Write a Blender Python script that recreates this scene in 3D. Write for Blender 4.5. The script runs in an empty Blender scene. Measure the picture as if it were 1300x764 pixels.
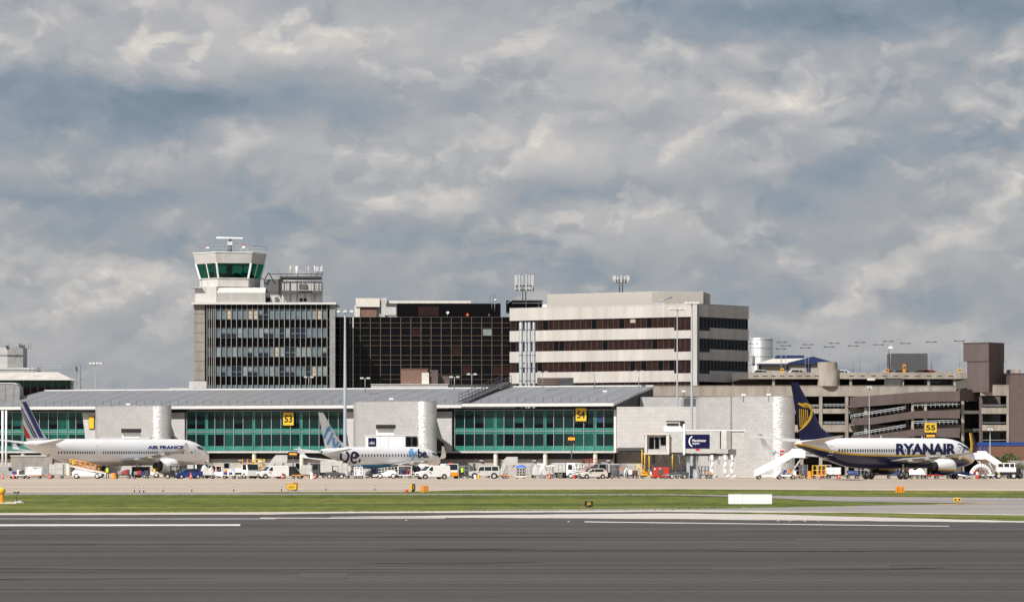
import bpy, bmesh, math, random
from mathutils import Vector, Matrix
random.seed(7)
sc = bpy.context.scene
COL = sc.collection
F = 5100.0; EYE = 7.0; HR = 575.0          # focal length in photo pixels, eye height (m), horizon row
R = math.radians

# ---------------------------------------------------------------- terrain profile (m) along the view
PROF = [(-400, -1.5), (100, -1.3), (212, -.87), (340, .27), (398, 1.14), (455, 2.27), (472, 2.65), (520, 3.59), (545, 3.50), (600, 3.235), (9000, 3.235)]
def zg(y):
    for (a, za), (b, zb) in zip(PROF, PROF[1:]):
        if y <= b: return za + (zb - za) * (y - a) / (b - a)
    return PROF[-1][1]
def row_y(row):                             # distance at which the ground is met on a photo row (rows > 609)
    lo, hi = 60.0, 520.0
    for _ in range(50):
        m = (lo + hi) / 2
        if HR + (EYE - zg(m)) * F / m > row: lo = m
        else: hi = m
    return lo

# ---------------------------------------------------------------- materials
def nt(m): m.use_nodes = True; return m.node_tree.nodes, m.node_tree.links
def lin(c): return tuple((x / 12.92 if x <= .04045 else ((x + .055) / 1.055) ** 2.4) for x in c)
def mat(name, c, rough=.6, metal=0., var=.12, scale=1.2, c2=None, stretch=(1, 1, 1), bump=0., spec=.5, emit=0., alpha=None, coat=0.):
    m = bpy.data.materials.new(name); n, l = nt(m)
    b = n['Principled BSDF']
    b.inputs['Roughness'].default_value = rough; b.inputs['Metallic'].default_value = metal
    b.inputs['Specular IOR Level'].default_value = spec
    b.inputs['Coat Weight'].default_value = coat
    tc = n.new('ShaderNodeTexCoord'); mp = n.new('ShaderNodeMapping'); mp.inputs['Scale'].default_value = stretch
    l.new(tc.outputs['Object'], mp.inputs['Vector'])
    nz = n.new('ShaderNodeTexNoise'); nz.inputs['Scale'].default_value = scale; nz.inputs['Detail'].default_value = 6
    nz.inputs['Roughness'].default_value = .62
    l.new(mp.outputs['Vector'], nz.inputs['Vector'])
    cr = n.new('ShaderNodeValToRGB')
    cr.color_ramp.elements[0].position = .3; cr.color_ramp.elements[1].position = .7
    if c2 is None:
        a = tuple(x * (1 - var) for x in c); d = tuple(min(1, x * (1 + var)) for x in c)
    else: a, d = c, c2
    cr.color_ramp.elements[0].color = (*a, 1); cr.color_ramp.elements[1].color = (*d, 1)
    l.new(nz.outputs['Fac'], cr.inputs['Fac']); l.new(cr.outputs['Color'], b.inputs['Base Color'])
    if bump:
        bp = n.new('ShaderNodeBump'); bp.inputs['Strength'].default_value = bump; bp.inputs['Distance'].default_value = .05
        l.new(nz.outputs['Fac'], bp.inputs['Height']); l.new(bp.outputs['Normal'], b.inputs['Normal'])
    if emit:
        b.inputs['Emission Color'].default_value = (*c, 1); b.inputs['Emission Strength'].default_value = emit
    return m
M = {}
M['white'] = mat('white_paint', (.86, .855, .85), .38, var=.05, coat=.2)
M['cream'] = mat('cream_paint', (.66, .62, .55), .5, var=.1)
M['lgrey'] = mat('light_grey', (.50, .49, .47), .5, var=.12)
M['grey'] = mat('mid_grey', (.26, .26, .26), .5, var=.2)
M['dgrey'] = mat('dark_grey', (.07, .07, .075), .5, var=.25)
M['black'] = mat('black_rubber', (.013, .013, .014), .6, var=.3)
M['steel'] = mat('galvanised_steel', (.34, .36, .38), .6, .3, var=.15, scale=3)
M['yellow'] = mat('yellow_paint', (.78, .46, .02), .4, var=.1)
M['signy'] = mat('sign_yellow', (.74, .45, .015), .45, var=.04)
M['orange'] = mat('orange_paint', (.75, .27, .02), .45, var=.12)
M['red'] = mat('red_paint', (.50, .03, .02), .45, var=.15)
M['cone'] = mat('cone_orange', (.80, .10, .03), .5, var=.06)
M['blue'] = mat('blue_paint', (.015, .05, .22), .4, var=.12)
M['bluecar'] = mat('blue_car_paint', (.012, .04, .20), .25, var=.06, coat=.6)
M['tarp'] = mat('blue_tarpaulin', (.02, .13, .55), .6, var=.15)
M['navy'] = mat('navy_livery', (.004, .006, .055), .35, var=.05, coat=.1, spec=.3)
M['livy'] = mat('livery_yellow', (.80, .47, .03), .35, var=.04)
M['afblue'] = mat('livery_blue', (.018, .03, .17), .35, var=.04)
M['afred'] = mat('livery_red', (.58, .03, .03), .35, var=.04)
M['flyb'] = mat('livery_light_blue', (.11, .38, .74), .35, var=.04)
M['hivis'] = mat('high_visibility_yellow', (.50, .85, .05), .6, var=.08)
M['skin'] = mat('skin', (.45, .27, .18), .6, var=.06)
M['cloth'] = mat('dark_workwear', (.02, .022, .03), .8, var=.2)
M['hair'] = mat('dark_hair', (.02, .013, .01), .7)
M['vglass'] = mat('vehicle_glass', (.015, .022, .025), .08, var=.2)
M['glassdk'] = mat('black_glass', (.003, .0035, .005), .10, var=.3, scale=.15, spec=.2)
M['glassbr'] = mat('brown_glass', (.026, .012, .011), .12, var=.4, scale=.5, spec=.25)
M['blind'] = mat('window_blind', (.42, .36, .28), .5, var=.15)
M['panea'] = mat('pale_blue_pane', (.13, .18, .205), .2, var=.25, scale=.8)
M['paneb'] = mat('dark_blue_pane', (.012, .022, .042), .15, var=.3, scale=.8)
M['panec'] = mat('grey_blind_pane', (.22, .26, .265), .4, var=.2, scale=.8)
M['spandk'] = mat('black_spandrel', (.0035, .0035, .0045), .25, var=.3, spec=.15)
M['bronze'] = mat('bronze_mullion', (.135, .10, .07), .5, .3, var=.25, scale=2)
M['tmull'] = mat('pale_mullion', (.33, .31, .29), .5, var=.15)
M['mastm'] = mat('mast_grey', (.45, .50, .55), .4, .3, var=.06)
M['roofm'] = mat('roof_sheet_grey', (.25, .252, .262), .45, .25, var=.10, scale=.5, stretch=(1, .15, 1))
M['soffit'] = mat('pale_fascia', (.62, .61, .59), .5, var=.06)
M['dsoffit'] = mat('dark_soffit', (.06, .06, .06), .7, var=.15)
M['tealg'] = mat('teal_glass', (.002, .016, .014), .08, c2=(.002, .020, .017), scale=.28, stretch=(1, 1, .35))
M['tealsp'] = mat('green_spandrel_glass', (.022, .15, .118), .2, c2=(.055, .26, .20), scale=.35)
M['tealfr'] = mat('green_fritted_glass', (.005, .062, .05), .15, var=.3, scale=.4)
M['brick'] = mat('brown_brick', (.20, .115, .085), .85, var=.25, scale=2)
M['brickdk'] = mat('purple_brown_brick', (.11, .078, .075), .85, var=.14, scale=1.2)
M['parkc'] = mat('car_park_concrete', (.225, .195, .165), .9, c2=(.41, .36, .305), scale=.8, stretch=(1, 1, .25))
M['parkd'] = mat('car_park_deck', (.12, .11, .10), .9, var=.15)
M['rampm'] = mat('brown_ramp_concrete', (.105, .078, .075), .85, var=.16, scale=.7, stretch=(1, 1, .3))
M['officec'] = mat('cream_concrete_panel', (.41, .375, .345), .8, c2=(.57, .53, .49), scale=.5, stretch=(1, 1, .12))
M['officep'] = mat('pebble_panel', (.36, .325, .29), .9, c2=(.50, .46, .42), scale=6)
M['towerc'] = mat('tower_concrete', (.23, .20, .175), .9, c2=(.34, .31, .275), scale=.8, stretch=(1, 1, .3))
M['gwall'] = mat('ground_floor_wall', (.34, .31, .29), .8, c2=(.44, .41, .38), scale=1.2)
M['hedge'] = mat('hedge_leaf', (.03, .06, .015), .7, c2=(.07, .12, .03), scale=3)
M['slate'] = mat('grey_louvre', (.10, .10, .10), .7, var=.2, scale=2)
M['lamp'] = mat('lamp_glow', (1, .30, .02), .5, emit=.9)
M['hang'] = mat('hangar_wall', (.40, .36, .30), .7, var=.1)
M['bluer'] = mat('blue_roof_edge', (.012, .028, .10), .5, var=.1)
M['alu'] = mat('brushed_cladding', (.50, .50, .50), .48, .7, var=.05)
# cladding with shingle seams
def clad(name, c, metal, rough, bw=1.1, bh=.42, zs=1., cyl=False):
    m = bpy.data.materials.new(name); n, l = nt(m); b = n['Principled BSDF']
    b.inputs['Metallic'].default_value = metal; b.inputs['Roughness'].default_value = rough
    tc = n.new('ShaderNodeTexCoord'); sx = n.new('ShaderNodeSeparateXYZ'); l.new(tc.outputs['Object'], sx.inputs[0])
    ad = n.new('ShaderNodeMath'); ad.operation = 'ADD'; ad.operation = 'SUBTRACT' if cyl else 'ADD'; l.new(sx.outputs[0], ad.inputs[0]); l.new(sx.outputs[1], ad.inputs[1])
    cb = n.new('ShaderNodeCombineXYZ'); l.new(ad.outputs[0], cb.inputs[0]); l.new(sx.outputs[2], cb.inputs[1])
    br = n.new('ShaderNodeTexBrick'); l.new(cb.outputs[0], br.inputs['Vector'])
    br.inputs['Scale'].default_value = 1; br.inputs['Brick Width'].default_value = bw; br.inputs['Row Height'].default_value = bh
    br.inputs['Mortar Size'].default_value = .02
    br.inputs['Color1'].default_value = (*[x * .95 for x in c], 1); br.inputs['Color2'].default_value = (*[min(1, x * 1.05) for x in c], 1)
    br.inputs['Mortar'].default_value = (*[x * .80 for x in c], 1)
    nz = n.new('ShaderNodeTexNoise'); nz.inputs['Scale'].default_value = .6; nz.inputs['Detail'].default_value = 5
    l.new(tc.outputs['Object'], nz.inputs['Vector'])
    mr = n.new('ShaderNodeMapRange'); mr.inputs[3].default_value = .82; mr.inputs[4].default_value = 1.12; l.new(nz.outputs['Fac'], mr.inputs[0])
    mx = n.new('ShaderNodeVectorMath'); mx.operation = 'SCALE'; l.new(br.outputs['Color'], mx.inputs[0]); l.new(mr.outputs[0], mx.inputs['Scale'])
    l.new(mx.outputs[0], b.inputs['Base Color'])
    if cyl:                                  # hand-laid shingles: each catches the sun at its own tilt
        mp = n.new('ShaderNodeMapping'); mp.inputs['Scale'].default_value = (1.6, 1.6, 12); l.new(tc.outputs['Object'], mp.inputs[0])
        n2 = n.new('ShaderNodeTexNoise'); n2.inputs['Scale'].default_value = 1; n2.inputs['Detail'].default_value = 2; l.new(mp.outputs[0], n2.inputs['Vector'])
        bp = n.new('ShaderNodeBump'); bp.inputs['Strength'].default_value = 1; bp.inputs['Distance'].default_value = .075; l.new(n2.outputs['Fac'], bp.inputs['Height']); l.new(bp.outputs['Normal'], b.inputs['Normal'])
    return m
M['drum'] = clad('shingled_aluminium', (.74, .73, .725), .70, .38, .55, .22, cyl=True)
M['panelw'] = clad('pale_wall_cladding', (.52, .505, .495), .15, .5, 1.4, .6)
M['cabw'] = clad('tower_white_panel', (.57, .545, .52), .0, .55, 1.0, 5.0)
M['cabg'] = clad('tower_grey_panel', (.40, .385, .36), .1, .5, .8, 5.0)
M['brickw'] = clad('dark_brick_bond', (.17, .085, .055), 0, .9, .5, .2)
# tinted glass that can be looked through (control room)
def tinted():
    m = bpy.data.materials.new('green_tinted_glass'); n, l = nt(m)
    for x in list(n): n.remove(x)
    o = n.new('ShaderNodeOutputMaterial'); t = n.new('ShaderNodeBsdfTransparent'); g = n.new('ShaderNodeBsdfGlossy'); mx = n.new('ShaderNodeMixShader')
    t.inputs[0].default_value = (.06, .40, .31, 1); g.inputs['Roughness'].default_value = .05; g.inputs['Color'].default_value = (.6, .8, .75, 1)
    mx.inputs[0].default_value = .05
    l.new(t.outputs[0], mx.inputs[1]); l.new(g.outputs[0], mx.inputs[2]); l.new(mx.outputs[0], o.inputs[0]); return m
M['tint'] = tinted()

# ---------------------------------------------------------------- mesh builder
class MB:
    def __init__(s, m='white'): s.v = []; s.f = []; s.mi = []; s.sm = []; s.mats = []; s.cur = m
    def _m(s, m):
        m = m or s.cur
        if m not in s.mats: s.mats.append(m)
        return s.mats.index(m)
    def face(s, idx, m=None, smooth=False): s.f.append(idx); s.mi.append(s._m(m)); s.sm.append(smooth)
    def poly(s, pts, m=None):
        b = len(s.v); s.v += [tuple(p) for p in pts]; s.face(list(range(b, b + len(pts))), m)
    def hexa(s, p, m=None):                  # 8 points: bottom loop then top loop
        b = len(s.v); s.v += [tuple(q) for q in p]
        for q in ((3, 2, 1, 0), (4, 5, 6, 7), (0, 1, 5, 4), (1, 2, 6, 5), (2, 3, 7, 6), (3, 0, 4, 7)): s.face([b + i for i in q], m)
    def box(s, x0, x1, y0, y1, z0, z1, m=None):
        if x1 < x0: x0, x1 = x1, x0
        if y1 < y0: y0, y1 = y1, y0
        if z1 < z0: z0, z1 = z1, z0
        s.hexa([(x0, y0, z0), (x1, y0, z0), (x1, y1, z0), (x0, y1, z0), (x0, y0, z1), (x1, y0, z1), (x1, y1, z1), (x0, y1, z1)], m)
        return s
    def prism(s, pts, a, b, ax='y', m=None, smooth=False):   # pts in the plane across axis ax, extruded from a to b
        def P(p, t): return {'y': (p[0], t, p[1]), 'z': (p[0], p[1], t), 'x': (t, p[0], p[1])}[ax]
        n = len(pts); o = len(s.v)
        s.v += [P(p, a) for p in pts] + [P(p, b) for p in pts]
        s.face([o + i for i in range(n)][::-1], m); s.face([o + n + i for i in range(n)], m)
        for i in range(n): j = (i + 1) % n; s.face([o + i, o + j, o + n + j, o + n + i], m, smooth)
        return s
    def tube(s, p0, p1, r0, r1=None, n=8, m=None, cap=True):
        r1 = r0 if r1 is None else r1
        p0 = Vector(p0); p1 = Vector(p1); d = (p1 - p0)
        if d.length < 1e-6: return s
        d.normalize(); a = d.orthogonal().normalized(); c = d.cross(a); o = len(s.v)
        for p, r in ((p0, r0), (p1, r1)):
            for i in range(n):
                t = 2 * math.pi * i / n; s.v.append(tuple(p + a * (r * math.cos(t)) + c * (r * math.sin(t))))
        for i in range(n): j = (i + 1) % n; s.face([o + i, o + j, o + n + j, o + n + i], m, n > 5)
        if cap: s.face([o + i for i in range(n)][::-1], m); s.face([o + n + i for i in range(n)], m)
        return s
    def lathe(s, prof, c=(0, 0, 0), ax='z', n=20, m=None, smooth=True):   # prof: (r, t)
        o = len(s.v)
        for r, t in prof:
            for i in range(n):
                a = 2 * math.pi * i / n; q = (r * math.cos(a), r * math.sin(a))
                p = {'z': (q[0], q[1], t), 'x': (t, q[0], q[1]), 'y': (q[0], t, q[1])}[ax]
                s.v.append((p[0] + c[0], p[1] + c[1], p[2] + c[2]))
        for k in range(len(prof) - 1):
            for i in range(n): j = (i + 1) % n; s.face([o + k * n + i, o + k * n + j, o + (k + 1) * n + j, o + (k + 1) * n + i], m, smooth)
        return s
    def loft(s, rings, m=None, smooth=True, cap=True):
        o = len(s.v); n = len(rings[0])
        for r in rings: s.v += [tuple(p) for p in r]
        for k in range(len(rings) - 1):
            for i in range(n): j = (i + 1) % n; s.face([o + k * n + i, o + k * n + j, o + (k + 1) * n + j, o + (k + 1) * n + i], m, smooth)
        if cap: s.face([o + i for i in range(n)][::-1], m); s.face([o + (len(rings) - 1) * n + i for i in range(n)], m)
        return s
    def build(s, name, parent=None, label=None, bevel=0):
        me = bpy.data.meshes.new(name); me.from_pydata(s.v, [], s.f)
        for m in s.mats: me.materials.append(M[m])
        me.polygons.foreach_set('material_index', s.mi); me.polygons.foreach_set('use_smooth', s.sm)
        bm = bmesh.new(); bm.from_mesh(me); bmesh.ops.recalc_face_normals(bm, faces=bm.faces)
        for e_ in bm.edges:
            if len(e_.link_faces) == 2 and e_.calc_face_angle(0) > .62: e_.smooth = False
        bm.to_mesh(me); bm.free()
        me.update()
        o = bpy.data.objects.new(name, me); COL.objects.link(o)
        if parent: o.parent = parent
        if label: o['label'] = label
        if bevel:
            b = o.modifiers.new('b', 'BEVEL'); b.width = bevel; b.segments = 2; b.limit_method = 'ANGLE'
        return o
def tag(o, label, cat, group=None):
    o['label'] = label; o['category'] = cat
    if group: o['group'] = group
    return o
def thing(name, label, cat, loc=(0, 0, 0), rz=0., group=None):
    o = bpy.data.objects.new(name, None); COL.objects.link(o); o.empty_display_size = .5
    o.location = loc; o.rotation_euler = (0, 0, rz); return tag(o, label, cat, group)
def struct(o): o['kind'] = 'structure'; return o
def copy_tree(o, parent=None):
    c = o.copy(); COL.objects.link(c); c.parent = parent
    for ch in list(o.children): copy_tree(ch, c)
    return c

class Fr:                                   # a facade frame: local x runs along the facade, y into the building, z up from its base
    def __init__(s, pl, sl, pr, sr, z0=None):
        s.a = Vector(((pl - 650) / sl, F / sl)); b = Vector(((pr - 650) / sr, F / sr)); d = b - s.a
        s.L = d.length; s.ang = math.atan2(d.y, d.x); s.d = d.normalized(); s.n = Vector((-s.d.y, s.d.x))
        s.z0 = zg(s.a.y) if z0 is None else z0
    def u(s, px, v=0.):
        k = (px - 650) / F; o = s.a + s.n * v
        return (k * o.y - o.x) / (s.d.x - k * s.d.y)
    def z(s, row, px, v=0.):
        y = (s.a + s.n * v + s.d * s.u(px, v)).y
        return EYE - (row - HR) * y / F - s.z0
    def base(s, name, label, cat, group=None): return thing(name, label, cat, (s.a.x, s.a.y, s.z0), s.ang, group)
    def box(s, mb, p0, p1, r0, r1, v0, v1, m=None):     # pixel box: columns p0..p1, rows r0 (top)..r1 (bottom), depth v0..v1
        c = (p0 + p1) / 2
        z1 = s.z(r1, c, v0) if r1 is not None else -.3
        return mb.box(s.u(p0, v0), s.u(p1, v0), v0, v1, z1, s.z(r0, c, v0), m)

# ---------------------------------------------------------------- lettering
def text_mesh(txt, bold=.03, shear=0., nu=12, nv=5):
    cu = bpy.data.curves.new('lettering', 'FONT'); cu.body = txt; cu.offset = bold; cu.shear = shear; cu.resolution_u = 3
    ob = bpy.data.objects.new('lettering', cu); COL.objects.link(ob)
    dg = bpy.context.evaluated_depsgraph_get(); me = bpy.data.meshes.new_from_object(ob.evaluated_get(dg))
    bm = bmesh.new(); bm.from_mesh(me)
    bpy.data.objects.remove(ob); bpy.data.curves.remove(cu); bpy.data.meshes.remove(me)
    xs = [v.co.x for v in bm.verts]; ys = [v.co.y for v in bm.verts]
    x0, x1, y0, y1 = min(xs), max(xs), min(ys), max(ys)
    for v in bm.verts: v.co = ((v.co.x - x0) / (x1 - x0), (v.co.y - y0) / (y1 - y0), 0)
    for k in range(1, nv): bmesh.ops.bisect_plane(bm, geom=bm.verts[:] + bm.edges[:] + bm.faces[:], plane_co=(0, k / nv, 0), plane_no=(0, 1, 0))
    for k in range(1, nu): bmesh.ops.bisect_plane(bm, geom=bm.verts[:] + bm.edges[:] + bm.faces[:], plane_co=(k / nu, 0, 0), plane_no=(1, 0, 0))
    bm.verts.index_update()
    V = [(v.co.x, v.co.y) for v in bm.verts]; Fc = [[v.index for v in f.verts] for f in bm.faces]; bm.free()
    return V, Fc
def decal(mb, V, Fc, fn, m=None):
    o = len(mb.v); mb.v += [tuple(fn(u, v)) for u, v in V]
    for f in Fc: mb.face([o + i for i in f], m)
    return mb

# ---------------------------------------------------------------- camera, sun, world
cam = bpy.data.cameras.new('camera'); co = bpy.data.objects.new('camera', cam); COL.objects.link(co); sc.camera = co
co.location = (0, 0, EYE); co.rotation_euler = (R(90), 0, 0)
cam.sensor_width = 36; cam.lens = 36 * F / 1300; cam.shift_y = (HR - 382) / 1300; cam.clip_start = 1; cam.clip_end = 12000
AZ, EL = R(37), R(46)
sd = Vector((-math.sin(AZ) * math.cos(EL), -math.cos(AZ) * math.cos(EL), math.sin(EL)))
sun = bpy.data.lights.new('sun', 'SUN'); so = bpy.data.objects.new('sun', sun); COL.objects.link(so)
sun.energy = 4.9; sun.angle = R(.5); sun.color = (1, .965, .91); so.rotation_euler = sd.to_track_quat('Z', 'Y').to_euler(); so.location = (-100, -100, 300)
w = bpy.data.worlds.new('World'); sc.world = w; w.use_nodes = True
n, l = w.node_tree.nodes, w.node_tree.links
for x in list(n): n.remove(x)
out = n.new('ShaderNodeOutputWorld')
sky = n.new('ShaderNodeTexSky'); sky.sky_type = 'NISHITA'; sky.sun_disc = False; sky.sun_elevation = EL; sky.sun_rotation = math.atan2(sd.x, sd.y)
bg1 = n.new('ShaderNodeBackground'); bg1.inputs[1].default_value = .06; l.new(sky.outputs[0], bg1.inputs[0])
tc = n.new('ShaderNodeTexCoord'); sp = n.new('ShaderNodeSeparateXYZ'); l.new(tc.outputs['Generated'], sp.inputs[0])
def mth(op, a, b=None, clamp=False):
    q = n.new('ShaderNodeMath'); q.operation = op; q.use_clamp = clamp
    for i, t in enumerate((a, b)):
        if t is None: continue
        if isinstance(t, (int, float)): q.inputs[i].default_value = t
        else: l.new(t, q.inputs[i])
    return q.outputs[0]
def noise(vec, sca, det, rgh=.55, dist=0.):
    q = n.new('ShaderNodeTexNoise'); q.inputs['Scale'].default_value = sca; q.inputs['Detail'].default_value = det
    q.inputs['Roughness'].default_value = rgh; q.inputs['Distortion'].default_value = dist; l.new(vec, q.inputs['Vector']); return q
X, Z = sp.outputs[0], sp.outputs[2]
def vec(ax, az, oz=0.):
    c = n.new('ShaderNodeCombineXYZ'); l.new(mth('MULTIPLY', X, ax), c.inputs[0]); l.new(mth('MULTIPLY', sp.outputs[1], 3.), c.inputs[1])
    l.new(mth('MULTIPLY', mth('ADD', Z, oz), az), c.inputs[2]); return c.outputs[0]
def voro(vec_, sca):
    q = n.new('ShaderNodeTexVoronoi'); q.feature = 'F1'; q.inputs['Scale'].default_value = sca
    q.inputs['Detail'].default_value = 3; q.inputs['Roughness'].default_value = .58; q.inputs['Lacunarity'].default_value = 2.1; q.normalize = True; l.new(vec_, q.inputs['Vector'])
    return mth('SUBTRACT', 1., q.outputs['Distance'])
wob = noise(vec(30, 60), 1, 6, .62)
ws = n.new('ShaderNodeSeparateColor'); l.new(wob.outputs['Color'], ws.inputs[0])
XD = mth('ADD', X, mth('MULTIPLY', mth('SUBTRACT', ws.outputs[0], .5), .022)); ZD = mth('ADD', Z, mth('MULTIPLY', mth('SUBTRACT', ws.outputs[1], .5), .012))
def cvec(ax, az, ox=0., oz=0.):
    c = n.new('ShaderNodeCombineXYZ'); l.new(mth('MULTIPLY', mth('ADD', XD, ox), ax), c.inputs[0]); l.new(mth('MULTIPLY', sp.outputs[1], 3.), c.inputs[1]); l.new(mth('MULTIPLY', mth('ADD', ZD, oz), az), c.inputs[2]); return c.outputs[0]
def field(ax, az, bx_, bz_, ox, oz, pw=.55):   # cloud thickness in a direction: broad masses plus rounded billows
    m_ = noise(cvec(ax, az, ox, oz), 1, 6, .5); p_ = voro(cvec(bx_, bz_, ox, oz), 1)
    return mth('ADD', m_.outputs['Fac'], mth('MULTIPLY', p_, pw))
def smst(x, a, b):
    q = n.new('ShaderNodeMapRange'); q.interpolation_type = 'SMOOTHSTEP'; q.inputs[1].default_value = a; q.inputs[2].default_value = b; l.new(x, q.inputs[0]); return q.outputs[0]
f0, f1 = field(8.5, 18, 26, 35, 0, 0), field(8.5, 18, 26, 35, -.0028, .0066)
g0, g1 = field(19, 42, 55, 70, .3, .11, .6), field(19, 42, 55, 70, .2985, .1134, .6)
m0, m1 = smst(f0, .80, .885), smst(f1, .80, .885)
q0, q1 = smst(g0, .83, .91), smst(g1, .83, .91)
wide = noise(vec(6, 24), 1, 4, .5)
val = mth('ADD', .37, mth('MULTIPLY', m0, .13))
val = mth('ADD', val, mth('MULTIPLY', mth('MAXIMUM', mth('SUBTRACT', m0, m1), -.3), .26))
val = mth('ADD', val, mth('MULTIPLY', mth('SUBTRACT', f0, f1), 1.5))
val = mth('ADD', val, mth('MULTIPLY', q0, .05))
val = mth('ADD', val, mth('MULTIPLY', mth('MAXIMUM', mth('SUBTRACT', q0, q1), -.3), .17))
val = mth('ADD', val, mth('MULTIPLY', mth('SUBTRACT', g0, g1), .7))
val = mth('ADD', val, mth('MULTIPLY', mth('SUBTRACT', wide.outputs['Fac'], .5), .6))
val = mth('ADD', mth('MULTIPLY', mth('SUBTRACT', val, .44), .64), .455)
# broad cloud banks of that day: direction (col, row of the photo turned into an angle), half widths, strength
for (px, row, rx, ry, k) in [(230, 125, 300, 28, -.40), (420, 150, 200, 18, -.15), (1080, 18, 280, 26, -.45), (100, 258, 190, 22, -.32), (700, 245, 130, 14, -.30),
        (60, 50, 240, 34, .25), (450, 55, 200, 34, .28), (520, 258, 80, 18, .42), (620, 185, 110, 34, .28), (740, 75, 110, 50, .15), (1130, 75, 220, 28, .20),
        (950, 140, 140, 20, .16), (1020, 130, 100, 20, .1), (60, 275, 90, 8, .2), (800, 275, 120, 16, .16), (150, 440, 260, 45, -.04), (1150, 340, 230, 70, -.04), (130, 385, 110, 16, .18),
        (960, 395, 60, 60, -.12), (540, 330, 60, 12, .15), (330, 205, 160, 30, .05), (850, 185, 120, 14, .12), (1250, 215, 80, 20, .15)]:
    cx, cz = (px - 650) / F, (HR - row) / F
    dx = mth('MULTIPLY', mth('SUBTRACT', XD, cx), F / rx); dz = mth('MULTIPLY', mth('SUBTRACT', ZD, cz), F / ry)
    d2 = mth('ADD', mth('MULTIPLY', dx, dx), mth('MULTIPLY', dz, dz))
    g = mth('MULTIPLY', mth('POWER', 2.718, mth('MULTIPLY', d2, -.7)), k * .68)
    val = mth('ADD', val, g)
cr = n.new('ShaderNodeValToRGB'); l.new(val, cr.inputs[0])
e = cr.color_ramp.elements
stops = [(.0, (116, 132, 148)), (.25, (138, 150, 164)), (.46, (162, 165, 171)), (.66, (184, 183, 185)), (.84, (212, 206, 201)), (1., (238, 230, 218))]
e[0].position = 0; e[1].position = 1
for p, c in stops[1:-1]: e.new(p)
for el, (p, c) in zip(sorted(e, key=lambda q: q.position), stops): el.color = (*lin([t / 255 for t in c]), 1)
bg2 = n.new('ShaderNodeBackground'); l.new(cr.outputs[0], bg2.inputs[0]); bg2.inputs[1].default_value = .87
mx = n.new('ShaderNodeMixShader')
fz = n.new('ShaderNodeMapRange'); fz.inputs[1].default_value = .15; fz.inputs[2].default_value = .5; fz.inputs[3].default_value = .90; fz.inputs[4].default_value = .55; l.new(Z, fz.inputs[0]); l.new(fz.outputs[0], mx.inputs[0])  # thins the cloud overhead, out of view, to lower the ambient light
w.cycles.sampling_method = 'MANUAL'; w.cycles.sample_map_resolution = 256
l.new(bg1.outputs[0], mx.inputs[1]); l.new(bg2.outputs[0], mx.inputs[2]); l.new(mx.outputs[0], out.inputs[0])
sc.view_settings.view_transform = 'Standard'; sc.view_settings.look = 'None'; sc.view_settings.gamma = 1; sc.view_settings.exposure = .22
sc.render.engine = 'CYCLES'
# ================================================================= GROUND
def ip(tab, x):
    if x <= tab[0][0]: return tab[0][1]
    for (a, va), (b, vb) in zip(tab, tab[1:]):
        if x <= b: return va + (vb - va) * (x - a) / (b - a)
    return tab[-1][1]
def gmat(name, c1, c2, sx, sy, sc_=1., rough=.9, c3=None, fa=.1, fine=3.):
    m = bpy.data.materials.new(name); n, l = nt(m); b = n['Principled BSDF']; b.inputs['Roughness'].default_value = rough
    b.inputs['Specular IOR Level'].default_value = .25
    tc = n.new('ShaderNodeTexCoord'); mp = n.new('ShaderNodeMapping'); mp.inputs['Scale'].default_value = (sx, sy, 1); l.new(tc.outputs['Object'], mp.inputs[0])
    nz = n.new('ShaderNodeTexNoise'); nz.inputs['Scale'].default_value = sc_; nz.inputs['Detail'].default_value = 8; nz.inputs['Roughness'].default_value = .6; l.new(mp.outputs[0], nz.inputs[0])
    cr = n.new('ShaderNodeValToRGB'); cr.color_ramp.elements[0].position = .33; cr.color_ramp.elements[1].position = .67
    cr.color_ramp.elements[0].color = (*c1, 1); cr.color_ramp.elements[1].color = (*c2, 1)
    if c3: q = cr.color_ramp.elements.new(.5); q.color = (*c3, 1)
    l.new(nz.outputs[0], cr.inputs[0])
    nf = n.new('ShaderNodeTexNoise'); nf.inputs['Scale'].default_value = fine; nf.inputs['Detail'].default_value = 6; nf.inputs['Roughness'].default_value = .7
    mp2 = n.new('ShaderNodeMapping'); mp2.inputs['Scale'].default_value = (1, .25, 1); l.new(tc.outputs['Object'], mp2.inputs[0]); l.new(mp2.outputs[0], nf.inputs[0])
    mr = n.new('ShaderNodeMapRange'); mr.inputs[1].default_value = .3; mr.inputs[2].default_value = .7; mr.inputs[3].default_value = 1 - fa; mr.inputs[4].default_value = 1 + fa; l.new(nf.outputs[0], mr.inputs[0])
    vs = n.new('ShaderNodeVectorMath'); vs.operation = 'SCALE'; l.new(cr.outputs[0], vs.inputs[0]); l.new(mr.outputs[0], vs.inputs['Scale'])
    l.new(vs.outputs[0], b.inputs['Base Color'])
    M[name] = m
gmat('grass', (.048, .066, .010), (.185, .165, .045), .022, .15, 1., c3=(.092, .115, .014), fa=.32, fine=.55)
gmat('grass_dark', (.06, .085, .014), (.13, .16, .03), .02, .15, 1.)
gmat('concrete', (.35, .285, .225), (.46, .385, .31), .012, .12, 1.)
gmat('concrete_pale', (.40, .36, .33), (.60, .55, .50), .012, .5, 1.)
gmat('asphalt', (.045, .041, .039), (.088, .079, .075), .005, .11, 1.)
gmat('taxi', (.20, .18, .175), (.31, .285, .27), .010, .3, 1.)
gmat('runpaint', (.42, .40, .38), (.80, .78, .75), .12, .9, 1.)
gmat('taxipaint', (.55, .32, .05), (.72, .46, .1), .1, .6, 1.)
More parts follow.
